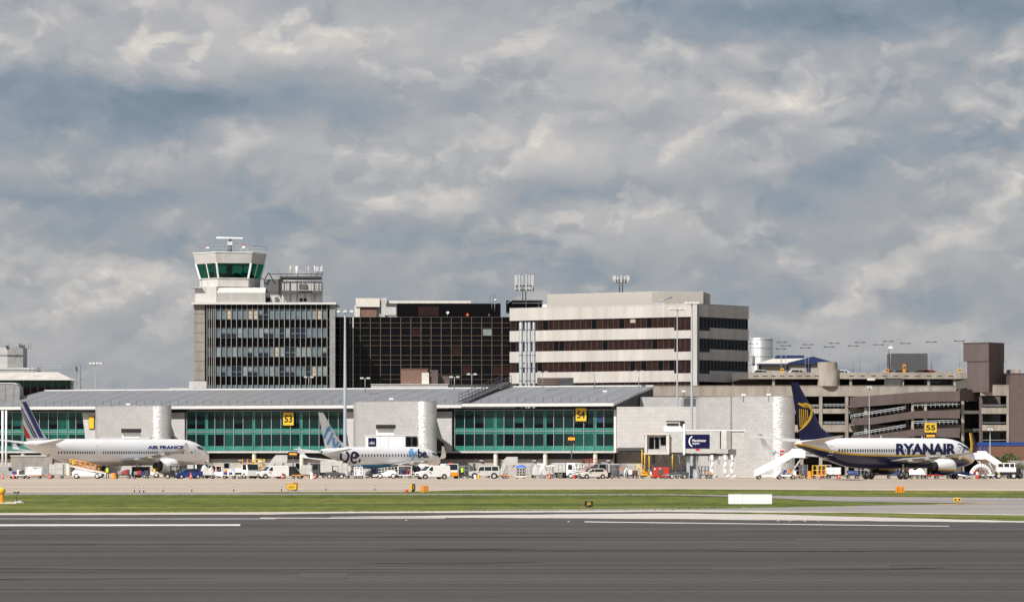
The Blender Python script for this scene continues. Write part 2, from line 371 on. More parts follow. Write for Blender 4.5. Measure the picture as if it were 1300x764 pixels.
def sheet(name, near, far, m, off, p0=-900, p1=2200, step=20, rows=8, wob=0., kind='structure'):
    """a ground strip whose near and far edges run along the given (column,row) lines; far may be None: on to 900 m"""
    mb = MB(m); cols = []
    ps = []; p = p0
    while p <= p1 + .01: ps.append(p); p += step
    for p in ps:
        yn = row_y(ip(near, p)) if near else 40.
        yf = row_y(ip(far, p)) if far else 900.
        if wob: yn += random.uniform(-wob, wob); yf += random.uniform(-wob, wob) if far else 0
        if yf < yn: yf = yn = (yf + yn) / 2
        ys = [yn + (yf - yn) * k / rows for k in range(rows + 1)]
        if not far or not near:
            ys = [yn + (520 - yn) * k / 8 for k in range(9)] + [545, 600, 900] if not far else [40, 70, 100, 160, 212, 280, 340] + [340 + (yf - 340) * k / 4 for k in range(1, 5)]
        cols.append([((p - 650) * y / F, y, zg(y) + off) for y in ys])
    if not far or not near:                  # all columns the same knots except the first
        pass
    for a, b in zip(cols, cols[1:]):
        for k in range(len(a) - 1):
            mb.poly([a[k], b[k], b[k + 1], a[k + 1]])
    o = mb.build(name); o['kind'] = kind
    return o
g = MB('grass')
ys = [-300, -100, 0, 60, 100, 160] + [k for k, _ in PROF if 200 < k < 700] + [430, 415, 500, 560, 900, 2000, 6000]; ys = sorted(set(ys))
xs = [-4000, -1500, -600, -200, 0, 200, 600, 1500, 4000]
for a, b in zip(ys, ys[1:]):
    for c, d in zip(xs, xs[1:]): g.poly([(c, a, zg(a) - .03), (d, a, zg(a) - .03), (d, b, zg(b) - .03), (c, b, zg(b) - .03)])
struct(g.build('ground'))
sheet('apron', [(-900, 625), (300, 624.6), (350, 624.2), (520, 624), (600, 621.6), (860, 620.6), (1080, 622), (1300, 623), (2200, 626)], None, 'concrete', .0)
sheet('taxiway', [(-900, 628.6), (300, 628), (860, 628.4), (960, 631), (1060, 636.2), (1150, 637.6), (1240, 638.5), (1300, 640), (2200, 660)], [(-900, 625), (300, 624.8), (340, 626), (860, 627), (1080, 630), (1300, 631.5), (2200, 640)], 'taxi', .012)
sheet('taxiway', [(600, 647), (860, 647), (1040, 650), (1300, 655), (1500, 659)], [(600, 646.6), (860, 645), (960, 643.2), (1080, 641.6), (1180, 640.2), (1235, 638.9), (1300, 637), (1500, 637)], 'taxi', .008, 600, 1500)
# runway: dark asphalt to beneath the camera, pale shoulder, worn streaks
sheet('runway', None, [(-900, 653), (0, 652.3), (300, 651), (600, 649.2), (860, 648), (1080, 661), (1300, 662), (2200, 664)], 'asphalt', .0)
sheet('runway_shoulder', [(-900, 654.4), (0, 653.6), (340, 652.8), (430, 651.2), (640, 650.4), (860, 649.4), (960, 650.6), (1300, 656), (1500, 660)], [(-900, 652), (0, 651.2), (300, 650), (600, 648.2), (860, 647), (960, 648.2), (1300, 653), (1500, 657)], 'concrete_pale', .018, -900, 1500, wob=.4)
sheet('runway_shoulder', [(420, 656.2), (640, 657.2), (860, 658.6), (1080, 661), (1300, 662.8), (2200, 668)], [(420, 655.9), (640, 653.2), (860, 651.4), (1080, 654), (1300, 658), (2200, 662)], 'concrete_pale', .014, 420, 2200, wob=.5)
gl = sheet('grass_verge', [(955, 651.3), (1080, 655.6), (1200, 658.6), (1300, 661.3), (2200, 668)], [(955, 650.9), (1080, 650.8), (1200, 652.8), (1300, 654.5), (2200, 664)], 'grass', .045, 955, 2200, wob=.5)
for (a, b, r0, r1, r2, r3) in ((-900, 305, 665.6, 665.4, 668.6, 667.4), (-900, 350, 658.2, 658.2, 658.9, 658.7), (330, 565, 657., 657.6, 657.9, 658.2), (742, 1205, 661.8, 667.5, 662.7, 668.2)):
    sheet('runway_marking', [(a, r2), (b, r3)], [(a, r0), (b, r1)], 'runpaint', .024, a, b, (b - a) / 24, 2)
sheet('taxiway_marking', [(1190, 640.2), (1265, 638.9)], [(1190, 639.8), (1265, 638.5)], 'taxipaint', .026, 1190, 1265, 15, 1)
for (a, b, r) in ((385, 520, 621.6), (1040, 1180, 619.0)):
    sheet('apron_marking', [(a, r + .35), (b, r + .1)], [(a, r), (b, r - .2)], 'taxi', .012, a, b, 27, 1)
gmat('rubber', (.030, .029, .029), (.075, .07, .067), .02, .5, 1.)
gmat('patch', (.048, .045, .043), (.09, .082, .077), .03, .3, 1.)
rr = random.Random(9)
for i in range(16):
    a = rr.uniform(-300, 1000); L_ = rr.uniform(160, 620); r_ = rr.uniform(670, 742); th = rr.uniform(.35, 1.1) * (1 + (r_ - 670) / 60); sl = rr.uniform(-.6, .6)
    sheet('tyre_mark', [(a, r_ + th * .5), (a + L_ * .5, r_ + th + sl * .5), (a + L_, r_ + sl + .05)], [(a, r_ + th * .5 - .05), (a + L_ * .5, r_ + sl * .5), (a + L_, r_ + sl)], 'rubber', .012 + i * .0012, a, a + L_, L_ / 16, 1)
for i, (a, b, r0, r1) in enumerate(((120, 300, 689, 694), (640, 700, 701, 706), (905, 1130, 716, 724), (380, 440, 727, 735), (1010, 1060, 683, 686))):
    sheet('runway_patch', [(a, r1), (b, r1)], [(a, r0), (b, r0)], 'patch', .006 + i * .001, a, b, (b - a) / 4, 2)
for i, r_ in enumerate((681.5, 699, 722, 748)):
    sheet('runway_joint', [(-900, r_ + .35), (2200, r_ + .35)], [(-900, r_), (2200, r_)], 'rubber', .010 + i * .0005, -900, 2200, 60, 1)
# concrete footing slab left foreground
def at(px, row): y = row_y(row); return ((px - 650) * y / F, y, zg(y))
# low grass tufts that break the hard edges of the grass
def tufts(name, lines, n, label=None):
    mb = MB('grass_dark'); mb.cur = 'grass'
    for (a, ra, b, rb) in lines:
        for k in range(n):
            t = random.random(); px = a + (b - a) * t; y = row_y(ra + (rb - ra) * t + random.uniform(-.25, .25)); x = (px - 650) * y / F; z = zg(y)
            h = random.uniform(.02, .10); wd = random.uniform(.1, .35); dx = random.uniform(-.1, .1)
            mb.hexa([(x - wd, y - .1, z - .05), (x + wd, y - .1, z - .05), (x + wd, y + .2, z - .05), (x - wd, y + .2, z - .05),
                     (x - wd * .5 + dx, y, z + h), (x + wd * .4 + dx, y, z + h * .7), (x + wd * .4 + dx, y + .1, z + h * .7), (x - wd * .5 + dx, y + .1, z + h)])
    o = mb.build(name); o['kind'] = 'stuff'; o['label'] = label; return o
tufts('grass', [(0, 628.4, 860, 628.6), (0, 651, 300, 650), (300, 650, 860, 647), (860, 646, 1080, 642), (960, 655 - 3.5, 1300, 661), (600, 622, 1300, 623.6), (860, 627.4, 1300, 632)], 420, 'ragged grass edge along the taxiway and runway')

# ================================================================= PIER (glazed terminal)
pier = Fr(60, 7.45, 780, 7.85)
pr = pier.base('terminal_pier', 'long grey roofed terminal pier with two storeys of green glass above a recessed ground floor', 'terminal building')
U = lambda px, v=0: pier.u(px, v)
uR = U(780); uL = U(-140)
zt, zb = pier.z(521.2, 420), pier.z(572.5, 420)      # glass top and bottom
# heights across the band
H = zb - zt
def zz(f): return zt + (zb - zt) * f
mb = MB('gwall'); mb.box(uL, uR - .6, 1.4, 1.8, -.3, zb); mb.build('ground_floor_wall', pr)
mb = MB('dsoffit'); mb.box(uL, uR, .10, 2.6, zb - .02, zb + .12); mb.box(uL, uR - .65, 1.3, 1.38, zb - 1.3, zb - .04, 'black'); mb.build('soffit_and_shade_strip', pr)  # soffit, plus a black strip painting the overhang's shade on the wall top
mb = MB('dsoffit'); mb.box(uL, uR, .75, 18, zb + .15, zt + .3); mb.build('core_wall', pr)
bay = (U(690.5) - U(627.5)); u0 = U(627.5)
bays = []
k = 0
while u0 - k * bay > uL: k += 1
edges = [u0 + i * bay for i in range(-k, 4)]
holes = [(U(116, .2), U(236, .2)), (U(449, .2), U(575, .2))]
wbm = bay / 5
drop = 0
for a in edges:
    for seg in (0,):
        b = a + bay
        cols = []
        for i in range(5):
            c0, c1 = a + i * wbm, a + (i + 1) * wbm
            cm = (c0 + c1) / 2
            if cm > uR - .2 or cm < uL or any(h0 < cm < h1 for h0, h1 in holes): continue
            cols.append((c0, min(c1, uR)))
        if not cols: continue
        x0, x1 = cols[0][0], cols[-1][1]
        gb = MB('soffit')
        for c in [q[0] for q in cols] + [x1]: gb.box(c - .045, c + .045, -.09, .05, zb, zt, 'steel')
        for f in (.0, .515, 1.): gb.box(x0, x1, -.05, .04, zz(f) - .05, zz(f) + .05, 'steel')
        wo = gb.build('window_bay', pr)
        tl = MB('tealg'); sp_ = MB('tealsp'); fr_ = MB('tealfr')
        for (c0, c1) in cols:
            y = random.uniform(.055, .075)
            pm = 'blue' if 757 < 0 else None; tl.box(c0 + .05, c1 - .05, y, y + .03, zz(.44), zz(.11), 'bluer' if abs(c0 - U(756)) < .8 else random.choice(['tealg'] * 7 + ['tealfr'])); tl.box(c0 + .05, c1 - .05, y, y + .03, zz(.87), zz(.58), random.choice(['tealg'] * 6 + ['tealfr', 'glassdk']))
            if random.random() < .35: f_ = random.uniform(.2, .36); tl.box(c0 + .1, c1 - .1, y - .006, y, zz(.44), zz(.44 - f_ * .4), 'glassdk')
            fr_.box(c0 + .05, c1 - .05, y + .002, y + .03, zz(.11), zz(.01))
            sp_.box(c0 + .05, c1 - .05, y + .001, y + .03, zz(.50), zz(.44)); sp_.box(c0 + .05, c1 - .05, y + .001, y + .03, zz(.58), zz(.53)); sp_.box(c0 + .05, c1 - .05, y + .001, y + .03, zz(.99), zz(.87))
        if abs(cols[0][0] - a) < .01: sp_.box(a + .06, a + .42, .03, .05, zz(.98), zz(.02))
        tl.build('vision_glass', wo); sp_.build('spandrel_glass', wo); fr_.build('fritted_glass', wo)
mb = MB('soffit'); mb.box(uR - .02, uR + .35, -.15, 1.2, zb - .25, zt + .25); mb.box(uL, uR, -.12, .1, zb - .28, zb - .02, 'lgrey'); mb.build('end_frame', pr)
for h0, h1 in holes:                         # slanting white flanks beside the drums
    for (h, sg) in ((h1, 1), (h0 + 1.0, -1)):
        mb = MB('panelw'); mb.prism([(h - .1, zb - .2), (h - 2.0 * .8, zb - .2) if sg < 0 else (h - 1.0, zb - .2), (h - 3.2 if sg > 0 else h - 2.6, zt - .2), (h - .1, zt - .2)], -.1, .5); mb.build('flank_panel', pr)
# end panels like the ribbed wall right of the drums
# columns
i = 0
for a in edges:
    if a > uR or a < uL: continue
    if any(h0 - .5 < a < h1 + .5 for h0, h1 in holes): continue
    c = a + .1
    mb = MB('cream'); mb.lathe([(.36, -.3), (.36, zb - .1)], (c, .42, 0), n=14); mb.build('column', pr)
for px, wd in ((288, 9), (312, 10), (379, 9), (398, 10), (602, 4), (638, 13), (681, 13), (768, 12), (245, 9)):
    c = U(px, 1.4); mb = MB('dgrey'); hgt = 2.5 if wd > 10 else 2.2
    mb.box(c - wd / 16, c + wd / 16, 1.3, 1.42, .0 if wd > 9 else 1.0, hgt, 'steel'); mb.box(c - wd / 16 + .12, c + wd / 16 - .12, 1.27, 1.35, .02 if wd > 9 else 1.1, hgt - .12, 'glassdk' if wd < 10 else 'grey')
    mb.build('door' if wd > 9 else 'window', pr)
for px in (243, 306, 384, 612, 640, 679, 773):
    c = U(px, 1.3); z = zb - 1.6; mb = MB('lgrey'); mb.box(c - .3, c + .3, .95, 1.4, z, z + .18); mb.tube((c, 1.2, z + .1), (c, 1.4, z + .3), .05); mb.build('wall_light', pr)
# roof
zeave = pier.z(515, 420); zridge = pier.z(493.0, 540, 19)
def roofseg(name, ua, ub, zo):
    mb = MB('roofm'); n = 10; ring0 = []; ring1 = []
    pts = []
    for i in range(n + 1):
        t = i / n; v = -1.6 + 21 * t; z = zeave + (zridge - zeave) * (1 - (1 - t) ** 1.12) + zo; pts.append((v, z))
    low = [(v, z - .28) for v, z in pts][::-1]
    low[-1] = (pts[0][0], pts[0][1] - .5)
    mb.prism([(p[0], p[1]) for p in pts + low], ua, ub, 'x', smooth=False)
    o = mb.build(name, pr)
    s = MB('roofm')
    q = ua + .5
    while q < ub:
        for (v0, z0), (v1, z1) in zip(pts[::2], pts[2::2]): s.hexa([(q, v0, z0 - .01), (q + .05, v0, z0 - .01), (q + .05, v1, z1 - .01), (q, v1, z1 - .01), (q, v0, z0 + .03), (q + .05, v0, z0 + .03), (q + .05, v1, z1 + .03), (q, v1, z1 + .03)])
        q += 3.1
    s.build('standing_seam', o)
    f = MB('soffit'); f.box(ua, ub, -1.68, -1.603, zeave - .42 + zo, zeave + .05 + zo); f.build('fascia', o)
    r = MB('soffit'); r.box(ua, ub, 19.3, 19.6, zridge - .1 + zo, zridge + .16 + zo); r.build('ridge_cap', o)
    return pts
pts = roofseg('roof', U(-8), U(612, 8), 0.); roofseg('roof', U(612, 8) + .05, uR + .35, .18)
mb = MB('dsoffit'); mb.prism([(v, z - .3) for v, z in pts] + [(19.4, zt), (-.2, zt)], uR + .0, uR + .3, 'x'); mb.build('gable_end', pr)
mb = MB('soffit'); mb.prism([(v, z + .22) for v, z in pts] + [(v, z - .22) for v, z in pts][::-1], uR + .36, uR + .44, 'x'); mb.build('gable_fascia', pr)
rl = MB('dgrey')
q = U(20); pts_u = []
while q < uR:
    z = zeave + .3 if q < U(612, 8) else zeave + .5
    rl.tube((q, -1.1, z - .1), (q, -1.1, z + .75), .035, n=5); q += 1.55
rl.build('roof_edge_post', pr)
# gangway across the roof at the joint
wk = thing('roof_gangway', 'dark steel gangway with railings crossing the grey pier roof', 'gangway', (0, 0, 0)); wk.location = pr.location; wk.rotation_euler = pr.rotation_euler
mb = MB('dgrey'); uu = U(612, 8)
P0 = (-.6, zeave + .65); P1 = (19.8, zridge + 1.0)
for du in (-.9, .9):
    for dz in (0, .5, 1.05): mb.tube((uu + du, P0[0], P0[1] + dz), (uu + du, P1[0], P1[1] + dz), .05, n=5)
    for i in range(14):
        t = i / 13; v = P0[0] + (P1[0] - P0[0]) * t; z = P0[1] + (P1[1] - P0[1]) * t; mb.tube((uu + du, v, z - .6), (uu + du, v, z + 1.05), .04, n=5)
mb.build('railing', wk)
mb = MB('dgrey'); mb.hexa([(uu - .9, P0[0], P0[1] - .15), (uu + .9, P0[0], P0[1] - .15), (uu + .9, P1[0], P1[1] - .15), (uu - .9, P1[0], P1[1] - .15), (uu - .9, P0[0], P0[1]), (uu + .9, P0[0], P0[1]), (uu + .9, P1[0], P1[1]), (uu - .9, P1[0], P1[1])]); mb.build('walkway_deck', wk)

# stand number signs hung on the glass
def stand_sign(fr, pxa, pxb, r0, r1, v, txt, label, pole=None):
    c = (pxa + pxb) / 2; ua, ub = fr.u(pxa, v), fr.u(pxb, v); za, zb_ = fr.z(r1, c, v), fr.z(r0, c, v)
    wp = fr.a + fr.d * ua + fr.n * v
    t = thing('stand_number_sign', label, 'sign', (wp.x, wp.y, fr.z0 + za), fr.ang, 'stand number signs')
    wdt, hh = ub - ua, zb_ - za
    MB('signy').box(0, wdt, 0, .12, 0, hh).build('sign_board', t)
    MB('dgrey').box(-.06, wdt + .06, .02, .2, -.06, hh + .06).build('sign_frame', t)
    for i in (.2, .8): MB('steel').tube((wdt * i, .1, hh * .5), (wdt * i, .1 + (pole or .5), hh * .5), .05).build('bracket', t)
    if txt:
        V, Fc = text_mesh(txt, .035)
        mb = MB('black'); decal(mb, V, Fc, lambda u, w_: (wdt * (.12 + .76 * u), -.012, hh * (.2 + .6 * w_))); mb.build('lettering', t)
    return t
stand_sign(pier, 359.5, 372.6, 523.5, 539.5, -.35, '53', 'yellow 53 sign hanging on the green glazing left of the middle drum')
stand_sign(pier, 731, 744.2, 518, 534.2, -.35, '54', 'yellow 54 sign hanging on the green glazing near the pier end')
stand_sign(pier, 113, 119, 528, 543.5, -.35, None, 'narrow yellow sign board at the left edge of the left drum')
def guidance(px0, px1, r0, r1, s, label, zdown=None):
    y = F / s; x = (px0 - 650) / s; z0 = EYE - (r1 - HR) / s; wd = (px1 - px0) / s; h = (r1 - r0) / s
    t = thing('docking_guidance_display', label, 'display', (x, y, z0), 0, 'docking guidance displays')
    MB('black').box(0, wd, 0, .35, 0, h).build('casing', t)
    mb = MB('lamp')
    for i in range(5): mb.box(wd * (.12 + .155 * i), wd * (.12 + .155 * i + .13), -.03, -.005, h * .42, h * .72)
    mb.build('lamp_row', t)
    MB('dgrey').tube((wd / 2, .2, -(z0 - zg(y)) if zdown is None else -zdown), (wd / 2, .2, 0), .09).build('pole', t)
    return t
guidance(720, 731, 552, 563, 8.35, 'black display with an orange lamp bar below the 54 sign')
guidance(366, 378, 573, 580, 8.0, 'low orange lit display under the glazing left of the twin jet tail')
# ================================================================= DRUMS clad in aluminium
def drum(fr, px0, pxc, px1, r0, name, label, alpha=42, rb=None, group='aluminium clad stair drums'):
    a = R(alpha); s = fr.ang
    # right curve: lateral extent
    sc_ = F / (fr.a + fr.d * fr.u(px1)).y
    r = (px1 - pxc) / sc_ / (1 + math.sin(a)); Lf = (pxc - px0) / sc_ / math.cos(a)
    # local frame: x right, y away; curve centre
    y0 = F / sc_ - Lf * math.sin(a) - 1.0; sc_ = F / y0; r = (px1 - pxc) / sc_ / (1 + math.sin(a)); Lf = (pxc - px0) / sc_ / math.cos(a); cx = (px1 - 650) / sc_ - r
    t = thing(name, label, 'building', (cx, y0, zg(y0)), 0, group)
    nrm = Vector((-math.sin(a), -math.cos(a))); tx = Vector((math.cos(a), -math.sin(a)))
    pts = []
    c0 = -Lf * tx
    for i in range(5): th = -R(95) + R(50) * i / 4 - a + R(45); pts.append(c0 + Vector((math.sin(th), -math.cos(th))) * r * .9)
    pts = []
    for i in range(7): th = -a - R(70) + R(70) * i / 6; pts.append(c0 + Vector((math.sin(th), -math.cos(th))) * r)
    for i in range(1, 25): th = -a + R(180) * i / 24; pts.append(Vector((math.sin(th), -math.cos(th))) * r)
    pts += [Vector((r, 9.)), Vector((c0.x - .5, 9. + c0.y))] if False else [Vector((c0.x + 3, c0.y + 6))]
    zt_ = EYE - (r0 - HR) * y0 / F - zg(y0); z0 = -.3 if rb is None else EYE - (rb - HR) * y0 / F - zg(y0)
    mb = MB('drum'); n = len(pts); o = len(mb.v)
    mb.v += [(p.x, p.y, z0) for p in pts] + [(p.x, p.y, zt_) for p in pts]
    for i in range(n - 1): mb.face([o + i, o + i + 1, o + n + i + 1, o + n + i], None, True)
    mb.face([o + n - 1, o, o + n, o + 2 * n - 1]); mb.build('cladding', t)
    cp = MB('alu'); cp.prism([(p.x * 1.01, p.y * 1.01) for p in pts], zt_ - .05, zt_ + .06, 'z'); cp.build('parapet_cap', t)
    if rb is not None: MB('dsoffit').prism([(p.x * .98, p.y * .98) for p in pts], z0, z0 + .1, 'z').build('underside', t)
    return t
drum(pier, 119, 193, 217.5, 515, 'stair_drum', 'pale aluminium clad drum with a rounded end behind the striped tail airliner')
drum(pier, 451, 529, 554.5, 509.3, 'stair_drum', 'pale aluminium clad drum with a rounded end behind the blue and white jet')
rf = Fr(785, 7.88, 1010, 7.95)
drum(rf, 893, 978, 1009, 503, 'stair_drum', 'pale aluminium clad drum with a rounded end, beside the dark blue tail fin')
lw = rf.base('link_block', 'pale clad wall block between the pier end and the right drum', 'building')
mb = MB('panelw'); rf.box(mb, 783, 900, 516, 569, 1.2, 9); mb.build('upper_wall', lw)
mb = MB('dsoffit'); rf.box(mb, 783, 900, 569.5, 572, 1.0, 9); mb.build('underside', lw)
mb = MB('gwall'); rf.box(mb, 783, 900, 573, None, 6.5, 7); mb.build('recessed_wall', lw)
mb = MB('gwall'); rf.box(mb, 790, 815, 588, None, 1.4, 1.7); mb.build('low_wall', lw)
mb = MB('dgrey'); rf.box(mb, 784, 893, 568, 569.3, 1.1, 1.25); mb.build('edge_trim', lw)
mb = MB('dsoffit'); rf.box(mb, 868, 896, 505.5, 516, 6, 8); mb.build('dark_gap_block', lw)  # dark block set in the gap between the small drum and right drum
ps = Fr(812, 7.7, 876, 7.7)
pd = ps.base('plant_drum', 'small low aluminium drum on top of the pale clad wall block', 'roof plant')
c = ps.u(863); mb = MB('panelw'); r_ = ps.u(876) - c; zl = ps.z(516.5, 840); zh = ps.z(504, 840)
mb.box(ps.u(812), c, -r_, r_, zl, zh); mb.build('clad_front', pd)
mb = MB('drum'); mb.lathe([(0, zl), (r_, zl), (r_, zh), (0, zh)], (c, 0, 0), n=28); mb.build('rounded_end', pd)

# ================================================================= ROOF LEVEL STRUCTURES BEHIND THE PIER
b1 = Fr(215, 7.28, 650, 7.28); t = b1.base('low_annex', 'low beige roof storey at the foot of the control tower block', 'building')
mb = MB('towerc'); b1.box(mb, 246, 470, 493.5, None, 0, 6); b1.box(mb, 215, 246, 492, None, 0, 6, 'lgrey'); mb.build('wall', t)
mb = MB('lgrey'); b1.box(mb, 240, 262, 484, 493, 1, 4); mb.build('upper_step', t)
mb = MB('soffit'); b1.box(mb, 262, 660, 493, 494.2, -.3, 6); mb.build('parapet_cap', t)
b2 = Fr(470, 7.38, 655, 7.38); t = b2.base('roof_annex', 'long low white roof annex in front of the black glazed block', 'building')
mb = MB('panelw'); b2.box(mb, 471, 569, 488, None, 0, 5); mb.build('wall', t)
mb = MB('dgrey'); b2.box(mb, 569, 655, 488.5, None, .5, 5); mb.build('dark_wall', t)
mb = MB('soffit'); b2.box(mb, 470.5, 569.5, 487.2, 488, -.1, 5); mb.build('parapet_cap', t)
t = b2.base('brick_plant_room', 'low brown brick plant room before the black glazed block', 'roof plant')
mb = MB('brick'); b2.box(mb, 509, 543, 468.5, None, 1, 6); mb.build('wall', t)
mb = MB('brickdk'); b2.box(mb, 543.2, 556, 469.5, None, 1.5, 6); b2.box(mb, 556, 571, 477, None, 3, 6); mb.build('side_wall', t)
mb = MB('brick'); b2.box(mb, 508.5, 544, 467.6, 468.4, .9, 6); mb.build('parapet_cap', t)
mb = MB('cream'); b2.box(mb, 535.5, 544.5, 473, 487, .9, 1.05); mb.build('door', t)
mb = MB('dgrey'); t = b2.base('roof_pipework', 'brown lagged pipework lying on the roof before the cream office block', 'roof plant')
for r_ in (481.5, 484.5, 487.5): z = b2.z(r_, 700, 1); mb.tube((b2.u(682, 1), 1, z), (b2.u(728, 1), 1, z), .3, m='brickdk')
mb.build('pipe', t)
mb = MB('dgrey'); b2.box(mb, 711, 728, 481, 490, .2, 2); mb.build('duct', t)

# ================================================================= CONTROL TOWER BLOCK
tf = Fr(246, 7., 427, 7.)
tb = tf.base('control_tower', 'grey office block carrying a white airport control tower with a green glazed cab', 'control tower')
mb = MB('towerc'); tf.box(mb, 246, 260, 386, None, 0, 14); mb.build('end_wall', tb)
mb = MB('towerc')
for r_ in range(8): rr = 398 + r_ * 12; mb.box(tf.u(246.3), tf.u(259.7), -.02, .02, tf.z(rr + .4, 250), tf.z(rr, 250), 'dgrey')
mb.build('panel_joint', tb)
mb = MB('spandk'); tf.box(mb, 260.2, 424, 386.5, None, .35, 14); mb.build('rear_block', tb)
mb = MB('soffit'); tf.box(mb, 243, 427, 383.8, 386.3, -.8, 14.5); mb.build('roof_slab', tb)
mb = MB('grey'); tf.box(mb, 418.5, 425.5, 386.5, None, -.1, .34); mb.build('corner_pier', tb)
mulls = [262.8, 265.8, 268.8, 271.4] + [273.4 + 6.75 * i for i in range(22)]
mb = MB('tmull')
for p in mulls: u_ = tf.u(p); mb.box(u_ - .05, u_ + .05, -.18, .3, tf.z(492, p), tf.z(386.4, p))
mb.build('mullion', tb, 'pale vertical mullions')
rowsw = [(392.2, 405), (416.5, 428.2), (440.8, 452.5), (465, 477), (488, 494)]
kinds = [[.25, .3, .25, .2], [.35, .35, .2, .1], [.45, .35, .15, .05], [.3, .4, .2, .1]]
for fi, (r0, r1) in enumerate(rowsw[:4]):
    for i, (p0, p1) in enumerate(zip(mulls, mulls[1:])):
        if p0 > 415: continue
        m = random.choices(['panea', 'paneb', 'panec', 'blind'], [(.62, .18, .16, .02), (.34, .44, .2, .02), (.42, .3, .26, .02), (.3, .4, .28, .02)][fi])[0]
        if i < 4: m = 'panea'
        if fi == 0 and i in (10, 11): m = 'blind'
        ua, ub = tf.u(p0) + .09, tf.u(p1) - .09; za, zb2 = tf.z(r1, p0), tf.z(r0, p0)
        mb = MB('tmull'); mb.box(ua, ub, .1, .33, za, zb2, m)
        if m != 'panea' or random.random() < .4: mb.box(ua, ub, .06, .12, za + (zb2 - za) * .42, za + (zb2 - za) * .46, 'tmull')
        if m == 'paneb' and random.random() < .5: mb.box(ua + .03, ub - .03, .05, .12, za + (zb2 - za) * .5, zb2 - .1, 'panea' if random.random() < .6 else 'panec')
        mb.build('window', tb)
mb = MB('dgrey')
for r_ in (391.6, 405.4, 416.1, 428.7, 440.3, 453, 464.6, 477.4): mb.box(tf.u(262), tf.u(418), .04, .34, tf.z(r_, 300) - .05, tf.z(r_, 300) + .05)
mb.build('floor_band', tb)
mb = MB('panea'); mb.box(tf.u(262), tf.u(417), .1, .33, tf.z(494, 300), tf.z(488.5, 300)); mb.build('window_band', tb)
# base storey and cab
mb = MB('cabw'); tf.box(mb, 247.5, 275, 364, 383.7, 1.2, 10); mb.build('stair_housing', tb)
mb = MB('cabg'); u0_, u1_ = tf.u(275.2), tf.u(336.5)
zb3, zm3, zt3 = tf.z(383.7, 300), tf.z(371.5, 300), tf.z(364.5, 300)
mb.hexa([(u0_, .6, zb3), (u1_, .6, zb3), (u1_, 10, zb3), (u0_, 10, zb3), (u0_, .6, zm3), (u1_, .6, zm3), (u1_, 10, zm3), (u0_, 10, zm3)])
mb.hexa([(u0_, .6, zm3 + .01), (u1_, .6, zm3 + .01), (u1_, 10, zm3 + .01), (u0_, 10, zm3 + .01), (u0_, 2.2, zt3), (u1_, 2.2, zt3), (u1_, 9, zt3), (u0_, 9, zt3)], 'cabw')
mb.build('lower_housing', tb)
cxu, cyv = tf.u(288.5), 7.2
def hexr(r, z, n=6, a0=-19):                 # ring with vertices: angle measured from the viewer side
    return [(cxu + r * math.sin(R(a0 + i * 360 / n)), cyv - r * math.cos(R(a0 + i * 360 / n)), z) for i in range(n)]
zr = lambda r_: tf.z(r_, 288, 1)
mb = MB('cabw'); mb.loft([hexr(5.55, zr(363.7)), hexr(5.6, zr(353.2))], smooth=False); mb.build('cab_base', tb)
mb = MB('cabw'); mb.loft([hexr(5.75, zr(353.3)), hexr(5.75, zr(352.2))], smooth=False); mb.build('cab_sill', tb)
mb = MB('tint'); a_, b_ = hexr(5.5, zr(352)), hexr(6.3, zr(333.5))
for i in range(6): j = (i + 1) % 6; mb.poly([a_[i], a_[j], b_[j], b_[i]])
mb.build('cab_window', tb)
mb = MB('white')
for i in range(6):
    j = (i + 1) % 6
    mb.tube(a_[i], b_[i], .24, n=4)
    if i != 0: mb.tube([(p + q) / 2 for p, q in zip(a_[i], a_[j])], [(p + q) / 2 for p, q in zip(b_[i], b_[j])], .13, n=4)
mb.build('cab_mullion', tb)
mb = MB('cabw'); mb.loft([hexr(6.35, zr(333.8)), hexr(6.75, zr(320.6))], smooth=False); mb.build('cab_parapet', tb)
mb = MB('white'); mb.loft([hexr(6.85, zr(320.5)), hexr(6.85, zr(319.6))], smooth=False); mb.build('cab_roof_edge', tb)
mb = MB('dgrey')                             # consoles and people-high equipment inside
for i in range(22):
    a = random.random() * 6.28; r_ = random.uniform(1.5, 4.6); x, y = cxu + r_ * math.cos(a), cyv + r_ * math.sin(a)
    mb.box(x - .35, x + .35, y - .3, y + .3, zr(352), zr(352) + random.uniform(.5, 1.25))
mb.box(cxu - .5, cxu + .4, cyv - 1, cyv + 1, zr(352), zr(334)); mb.build('console', tb)
mb = MB('steel')
for rr_ in (6.7,):
    ps_ = hexr(rr_, zr(319)); top = hexr(rr_, zr(311.5)); mid = hexr(rr_, zr(315))
    for i in range(6):
        j = (i + 1) % 6; mb.tube(top[i], top[j], .05, n=5); mb.tube(mid[i], mid[j], .035, n=5)
        for k in range(5): q = [ps_[i][c] + (ps_[j][c] - ps_[i][c]) * k / 5 for c in range(3)]; mb.tube(q, (q[0], q[1], q[2] + 1.1), .035, n=5)
mb.build('roof_railing', tb)
mb = MB('dgrey'); mb.tube((cxu, cyv, zr(320)), (cxu, cyv, zr(309)), .42, .3); mb.box(cxu - .45, cxu + .45, cyv - .5, cyv + .5, zr(309), zr(304.5), 'lgrey'); mb.tube((cxu, cyv, zr(305)), (cxu, cyv, zr(300)), .22); mo = mb.build('radar_mast', tb)
mb = MB('white'); mb.hexa([(cxu - 2.5, cyv - .2, zr(300.3)), (cxu + 2.3, cyv - .2, zr(300.6)), (cxu + 2.3, cyv + .2, zr(300.6)), (cxu - 2.5, cyv + .2, zr(300.3)), (cxu - 2.5, cyv - .1, zr(298.6)), (cxu + 2.3, cyv - .1, zr(299.4)), (cxu + 2.3, cyv + .1, zr(299.4)), (cxu - 2.5, cyv + .1, zr(298.6))]); mb.build('radar_antenna', mo)
